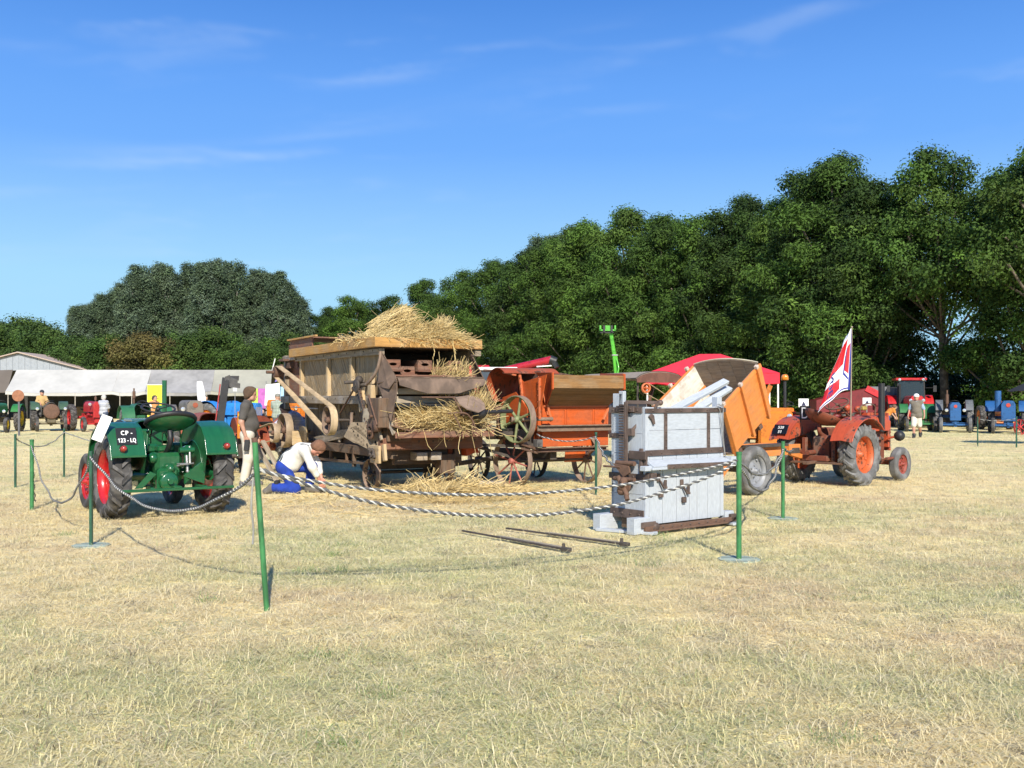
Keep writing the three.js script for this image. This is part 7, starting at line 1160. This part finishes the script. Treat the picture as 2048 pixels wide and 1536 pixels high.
    new B().quad([.7, 1.4, .82], [-.7, 1.4, .82], [-.66, 2.6, .79], [.66, 2.6, .79], .01).mesh('windscreen', pane, t); for (const s of [1, -1]) new B().quad([s * .73, 1.4, .78], [s * .73, 1.4, -.68], [s * .69, 2.6, -.66], [s * .69, 2.6, .76], .01).mesh('side_window', pane, t);
    new B().box(.5, .6, .4, [0, 1.7, -.3], null, .08).mesh('driver_seat', M.black, t);
    for (const s of [1, -1]) { headlamp(t, [s * .62, 2.66, .98], .08, M.black); new B().bar([s * .75, 2.2, .9], [s * 1.2, 2.2, 1.0], .03, .03).box(.18, .36, .04, [s * 1.22, 2.15, 1.0]).mesh('mirror', M.black, t); }
    new B().rod([-.62, 1.3, 1.0], [-.62, 2.4, 1.0], .06).mesh('exhaust', M.black, t);
  }
  // red trailer with a grey cover, white notice boards
  { const t = thing('covered_trailer', 'long dark red trailer with a grey cover behind the orange tractor', 'trailer', at(1716, 59), -6), red = colr([.16, .010, .014]); new B().ext([[-2.6, .8], [2.9, .8], [2.9, 1.6], [1.2, 2.15], [.3, 2.2], [-1.2, 1.9], [-2.6, 1.5]], 2.2).mesh('body', red, t); new B().quad([.3, 2.28, 1.12], [3.4, 2.25, 1.12], [3.4, 1.5, 1.2], [1.7, 1.5, 1.2], .03).quad([.3, 2.28, -1], [3.4, 2.25, -1], [3.4, 2.25, 1.12], [.3, 2.28, 1.12], .03).mesh('cover', plain([.16, .165, .18], .8), t); new B().bar([.2, 2.2, 1.14], [1.9, 1.3, 1.16], .05, .35).mesh('red_panel', colr([.55, .02, .03]), t); for (const x of [-1.4, -.2]) for (const s of [1, -1]) wheel(t, [0, .5, 0], { R: .5, w: .34, rim: .28, rimMat: red, out: 1 }).position.set(x, .5, s * .9), t.children.at(-1).rotation.y = s > 0 ? -Math.PI / 2 : Math.PI / 2; }
  for (const [px, py, d, lb] of [[1607, 806, 42, 'small white notice with a dark triangle left of the letter plate'], [1734, 803, 48, 'white notice with a dark triangle behind the black exhaust']]) { const t = thing('notice_board', lb, 'sign', at(px, d), 0), y = EYE - (py - 797) / FOC * d; new B().rod([0, 0, -.03], [0, y, -.03], .03).mesh('post', M.steel, t); const p = new THREE.Mesh(cbox(.42, .36, .03), M.white); p.name = 'board'; p.position.y = y; t.add(p); const f = new THREE.Mesh(new THREE.PlaneGeometry(.4, .34), printed(.4, .34, 64, (x, w, h) => { x.fillStyle = '#efefef'; x.fillRect(0, 0, w, h); x.fillStyle = '#23264a'; x.beginPath(); x.moveTo(w * .5, h * .25); x.lineTo(w * .75, h * .85); x.lineTo(w * .25, h * .85); x.fill(); })); f.name = 'print'; f.position.z = .02; p.add(f); }
  // combine harvester behind the baler
  { const t = thing('combine_harvester', 'red combine harvester with white cab roof and long unloading auger behind the baler', 'combine harvester', at(1000, 52), 0), red = colr([.40, .012, .025], { coat: .4, wear: 0 });
    new B().box(4.6, 1.3, 3, [1.6, 2.1, -1.5], null, .15).box(2.2, .5, 2.6, [-1.6, 3.1, -1.6], null, .12).box(1.6, 1.2, 2.6, [-1.6, 2.4, -1.4], null, .1).mesh('body', red, t); new B().box(2.0, .16, 1.8, [-.1, 3.12, .2], null, .06).mesh('cab_roof', M.white, t);
    for (const x of [-1.0, -.2, .8]) new B().bar([x, 1.4, .95], [x, 3.04, .95], .08, .08).mesh('cab_post', red, t); new B().box(1.7, 1.5, .02, [-.1, 2.3, .93]).mesh('windscreen', new THREE.MeshPhysicalMaterial({ color: new THREE.Color().setRGB(.2, .24, .3), roughness: .05, transmission: .7, thickness: 0 }), t);
    new B().rod([-.2, 3.0, -.4], [2.72, 3.62, .3], .17, .2, 14).mesh('auger_tube', red, t); new B().rod([2.6, 3.6, .28], [2.92, 3.5, .34], .24, .2, 14).bar([2.75, 3.6, .3], [2.95, 3.2, .36], .4, .2).mesh('spout', M.black, t); new B().bar([1.9, 3.25, .2], [2.7, 3.3, .3], .08, .06).mesh('spout_rail', M.white, t);
    for (const x of [-1.6, 2.6]) wheel(t, [0, .75, 0], { R: .75, w: .5, rim: .4, rimMat: red, out: 1, lugs: 14 }).position.set(x, .75, .4); t.children.slice(-2).forEach((w) => { w.rotation.y = -Math.PI / 2; }); }
  // bright green telescopic boom
  { const t = thing('telescopic_handler', 'bright lime green telescopic boom raised high with a fork carriage', 'telehandler', at(1236, 60), 0), lime = colr([.085, .42, .03], { wear: 0, coat: .5 }); new B().box(2.2, .8, 4, [.6, .9, -1], null, .15).mesh('chassis', M.black, t); for (const [x, z] of [[-.4, .6], [1.6, .6], [-.4, -2.4], [1.6, -2.4]]) wheel(t, [x, .6, z], { R: .6, w: .4, rim: .32, rimMat: lime, out: x > 0 ? 1 : -1 });
    new B().bar([.2, 1.4, -1.2], [-.1, 4.3, -1.0], .3, .34, .03).mesh('outer_boom', lime, t); new B().bar([-.1, 4.1, -1.0], [-.36, 5.7, -.9], .22, .24, .03).mesh('inner_boom', lime, t); new B().box(.36, .08, .4, [-.09, 4.24, -1.0], null, .02).mesh('collar', M.steel, t); new B().box(.96, .1, .14, [-.55, 5.75, -.7]).box(.1, .32, .14, [-1.0, 5.88, -.7]).box(.1, .32, .14, [-.1, 5.88, -.7]).box(.3, .3, .16, [-.55, 5.88, -.72]).mesh('fork_carriage', lime, t); new B().box(.12, .42, .18, [-.78, 5.82, -.62]).box(.12, .42, .18, [-.32, 5.82, -.62]).box(.8, .08, .1, [-.6, 5.6, -.65]).mesh('fork', M.black, t); new B().tube([[.2, 1.6, -.6], [-.1, 2.6, -.5], [.1, 3.4, -.6], [.0, 4.0, -.8]], .05, 6, 16).mesh('hose', lime, t); }
  // old machine under a curved canopy
  { const t = thing('canopied_machine', 'rusty brown machine with a curved canopy roof and orange belt wheels', 'old machine', at(1312, 25.5), 24), rb = plain([.17, .075, .05], .8, { vary: .3, tone: [.12, .055, .04] }), bright = colr([.55, .15, .05], { wear: .3 });
    const rows = []; for (let i = 0; i <= 10; i++) { const u = i / 10 * 2 - 1, row = []; for (let j = 0; j <= 6; j++) row.push([u * .7, 2.04 + .24 * Math.sqrt(Math.max(0, 1 - u * u * .92)), lerp(.2, -3.2, j / 6)]); rows.push(row); } new B().sheet(rows, .03).mesh('canopy', plain([.32, .26, .20], .9, { vary: .2 }), t);
    new B().ext([...Array(11).keys()].map((i) => { const u = i / 5 - 1; return [u * .71, 2.02 + .245 * Math.sqrt(Math.max(0, 1 - u * u * .92))]; }).concat([[.7, 2.0], [-.7, 2.0]]), .05, [0, 0, .22]).mesh('canopy_end', rb, t);
    for (const [x, z] of [[-.6, .1], [.6, .1], [-.6, -2.9], [.6, -2.9]]) new B().rod([x, .8, z], [x, 2.1, z], .03).mesh('canopy_post', M.iron, t);
    new B().box(1.2, .7, 3.0, [0, 1.0, -1.5], null, .05).bar([-.6, 1.5, .2], [.7, 1.5, .2], .06, .06).bar([-.3, 1.4, .1], [.3, 1.9, -.6], .06, .1).mesh('body', rb, t); new B().bar([.3, 1.3, .3], [.42, 1.92, .3], .16, .05).bar([.5, 1.95, .1], [.9, 1.6, .1], .2, .06).box(.7, .14, .1, [.1, 1.42, .32]).mesh('orange_frame', bright, t);
    ironWheel(t, [-.56, 1.86, .42], { R: .125, w: .08, n: 4, t: .04, rimMat: bright, spokeMat: bright, hub: .04, rot: [0, Math.PI / 2, 0], name: 'pulley' }); ironWheel(t, [.22, 1.46, .42], { R: .09, w: .07, n: 4, t: .03, rimMat: bright, spokeMat: bright, hub: .03, rot: [0, Math.PI / 2, 0], name: 'pulley' });
    new B().bar([-.5, 1.98, .44], [.28, 1.54, .44], .05, .01).bar([-.62, 1.74, .44], [.16, 1.38, .44], .05, .01).mesh('belt', leather, t); for (const [x, z] of [[-.65, -.3], [.65, -.3], [-.65, -2.6], [.65, -2.6]]) ironWheel(t, [x, .42, z], { R: .42, w: .1, n: 8, rimMat: rb, spokeMat: rb }); }
  // red gazebo
  { const t = thing('gazebo', 'red folding gazebo with peaked roof and white poles behind the trailer', 'gazebo', at(1420, 41), -8), rc = plain([.62, .025, .05], .85, { vary: .12 }), w = 2.6, dp = 1.5, e = 2.6, r = 3.42; const rt = new B(); rt.quad([-w, e, dp], [w, e, dp], [.42, r, 0], [-.42, r, 0], .012).quad([-w, e, -dp], [w, e, -dp], [.42, r, 0], [-.42, r, 0], .012).quad([w, e, dp], [w, e, -dp], [.42, r, -.01], [.42, r, .01], .012).quad([-w, e, dp], [-w, e, -dp], [-.42, r, -.01], [-.42, r, .01], .012); rt.mesh('roof', rc, t);
    const v = new B(); for (const s of [1, -1]) { const f = []; for (let i = 0; i <= 1; i++) f.push([...Array(13).keys()].map((j) => [lerp(-w, w, j / 12), e - i * (.42 + .03 * Math.cos(j * 3)), s * dp + .03 * Math.sin(j * 2.1)])); v.sheet(f, .008); v.sheet([0, 1].map((i) => [...Array(9).keys()].map((j) => [s * w, e - i * .42, lerp(-dp, dp, j / 8)])), .008); } v.mesh('valance', rc, t); for (const [x, z] of [[w - .06, dp - .06], [-w + .06, dp - .06], [w - .06, -dp + .06], [-w + .06, -dp + .06]]) new B().rod([x, 0, z], [x, e, z], .035).mesh('pole', M.white, t); new B().box(3.6, 1.9, .04, [.2, 1.0, -dp]).mesh('back_cloth', M.black, t); }
  // banners, flags, stall, disc, parasol
  { const t = thing('banner', 'tall yellow banner with black print standing behind the steering wheel', 'banner', at(311, 48), 0); const yl = printed(.78, 1.9, 128, (x, w, h) => { x.fillStyle = '#f4e93a'; x.fillRect(0, 0, w, h); x.strokeStyle = '#57521a'; x.lineWidth = w * .02; x.beginPath(); x.arc(w * .5, h * .12, w * .2, 0, 7); x.stroke(); x.fillStyle = '#4a461c'; for (const [a, b, c] of [[.24, .34, .5], [.3, .4, .38], [.3, .7, .4]]) x.fillRect(w * a, h * b, w * c, h * .018); }); const m = new THREE.Mesh(cbox(.8, 1.95, .02), M.white); m.name = 'panel'; m.position.y = 1.3; t.add(m); const f = new THREE.Mesh(new THREE.PlaneGeometry(.78, 1.9), yl); f.name = 'print'; f.position.z = .013; m.add(f); new B().rod([-.3, 0, -.1], [0, 1.6, -.05], .015).rod([.3, 0, -.1], [0, 1.6, -.05], .015).mesh('stand', M.steel, t); }
  { const t = thing('feather_flag', 'white feather flag standing left of the blue tractor', 'flag', at(399, 46), 0), rows = []; for (let i = 0; i <= 10; i++) { const v = i / 10, x0 = -.12 + .22 * v * v, ww = .1 + .26 * Math.sin(Math.PI * Math.min(1, .2 + v * .75)); rows.push([0, .5, 1].map((u) => [x0 + u * ww, 2.4 - v * 1.9, .04 * Math.sin(v * 5 + u * 2)])); } new B().sheet(rows, .004).mesh('cloth', plain([.72, .71, .74], .8, { vary: .08 }), t); new B().tube([[.14, 0, 0], [.1, 1, 0], [-.02, 2, 0], [-.1, 2.42, 0], [.0, 2.45, 0]], .014, 6, 20).mesh('pole', M.steel, t); }
  { const t = thing('stall', 'pale fabric stall with blue and white cloths by the thresher front', 'stall', at(548, 58), 0); new B().quad([-.55, 1.2, 0], [.35, 1.2, 0], [.3, 2.5, -.1], [-.5, 2.4, -.1], .02).quad([-.2, .6, .1], [.2, .6, .1], [.15, 1.6, .05], [-.2, 1.7, .05], .02).mesh('white_cloth', M.white, t); new B().quad([.3, 1.4, -.3], [.75, 1.5, -.3], [.75, 2.25, -.3], [.3, 2.3, -.3], .02).mesh('blue_cloth', plain([.35, .55, .75], .8), t); new B().rod([-.5, 0, -.2], [-.5, 2.6, -.2], .03).rod([.7, 0, -.2], [.7, 2.3, -.2], .03).rod([.1, 0, .0], [.3, 2.7, -.2], .02).mesh('pole', M.steel, t); new B().ext([[0, 0], [.5, .2], [.1, .3]], .01, [.0, 2.55, -.2]).mesh('pennant', plain([.2, .15, .5], .8), t); }
  for (const [px, c, lb] of [[524, [.42, .12, .40], 'purple banner behind the orange tractor'], [508, [.40, .62, .08], 'lime green banner behind the orange tractor']]) { const t = thing('banner', lb, 'banner', at(px, 60), 0); new B().box(.5, 1.2, .02, [0, 1.6, 0]).mesh('panel', plain(c, .8), t); new B().rod([0, 0, -.03], [0, 2.2, -.03], .02).mesh('pole', M.steel, t); }
  { const t = thing('round_sign', 'round rusty disc on a post in front of the green tractor at the left edge', 'sign', at(37, 43), 8); new B().lathe([[0, .015], [.24, .015], [.25, 0], [.24, -.015], [0, -.015]], 26, [0, 1.72, .05], [Math.PI / 2, 0, 0]).mesh('disc', plain([.30, .13, .07], .8, { vary: .25 }), t); new B().rod([.02, 0, 0], [.02, 1.7, 0], .045).mesh('post', plain([.12, .12, .13], .6), t); }
  { const t = thing('small_sign', 'small white square sign on a thin rod above the blue tractor', 'sign', at(470, 40), 0); new B().rod([0, 0, 0], [0, 1.9, 0], .012).mesh('rod', M.steel, t); new B().box(.15, .16, .01, [0, 1.97, 0]).mesh('panel', M.white, t); }
  { const t = thing('parasol', 'dark parasol at the right edge of the picture, its shade lying on the grass', 'parasol', at(2096, 34), 0), rows = []; for (let i = 0; i <= 4; i++) rows.push([...Array(25).keys()].map((j) => { const a = j / 24 * 6.2832, r = .04 + 1.2 * i / 4; return [Math.cos(a) * r, 2.35 - .5 * Math.pow(i / 4, 1.4) - (i === 4 ? .02 * Math.cos(a * 8) : 0), Math.sin(a) * r]; })); new B().sheet(rows, .006).mesh('canopy', plain([.018, .02, .025], .9), t); new B().rod([0, 0, 0], [0, 2.4, 0], .022).mesh('pole', M.steel, t); for (let i = 0; i < 8; i++) new B().rod([0, 2.2, 0], [Math.cos(i * .785) * 1.1, 1.9, Math.sin(i * .785) * 1.1], .008).mesh('rib', M.steel, t); new B().rod([0, 0, 0], [0, .08, 0], .26, .24, 20).mesh('foot', plain([.3, .3, .3], .9), t); }
  { const t = thing('cart_wheel', 'small red wheel of an implement at the right edge of the picture', 'wheel', at(2040, 44), 20); ironWheel(t, [0, .34, 0], { R: .34, w: .1, n: 7, rimMat: colr([.5, .04, .04]), spokeMat: colr([.5, .04, .04]), spokeR: .02, rot: [0, Math.PI / 2, 0] }); new B().box(.9, .1, .3, [.6, .5, -.2]).mesh('bar', M.iron, t); }
}
scene.children.forEach((o) => shadows(o));

renderer.render(scene, camera);
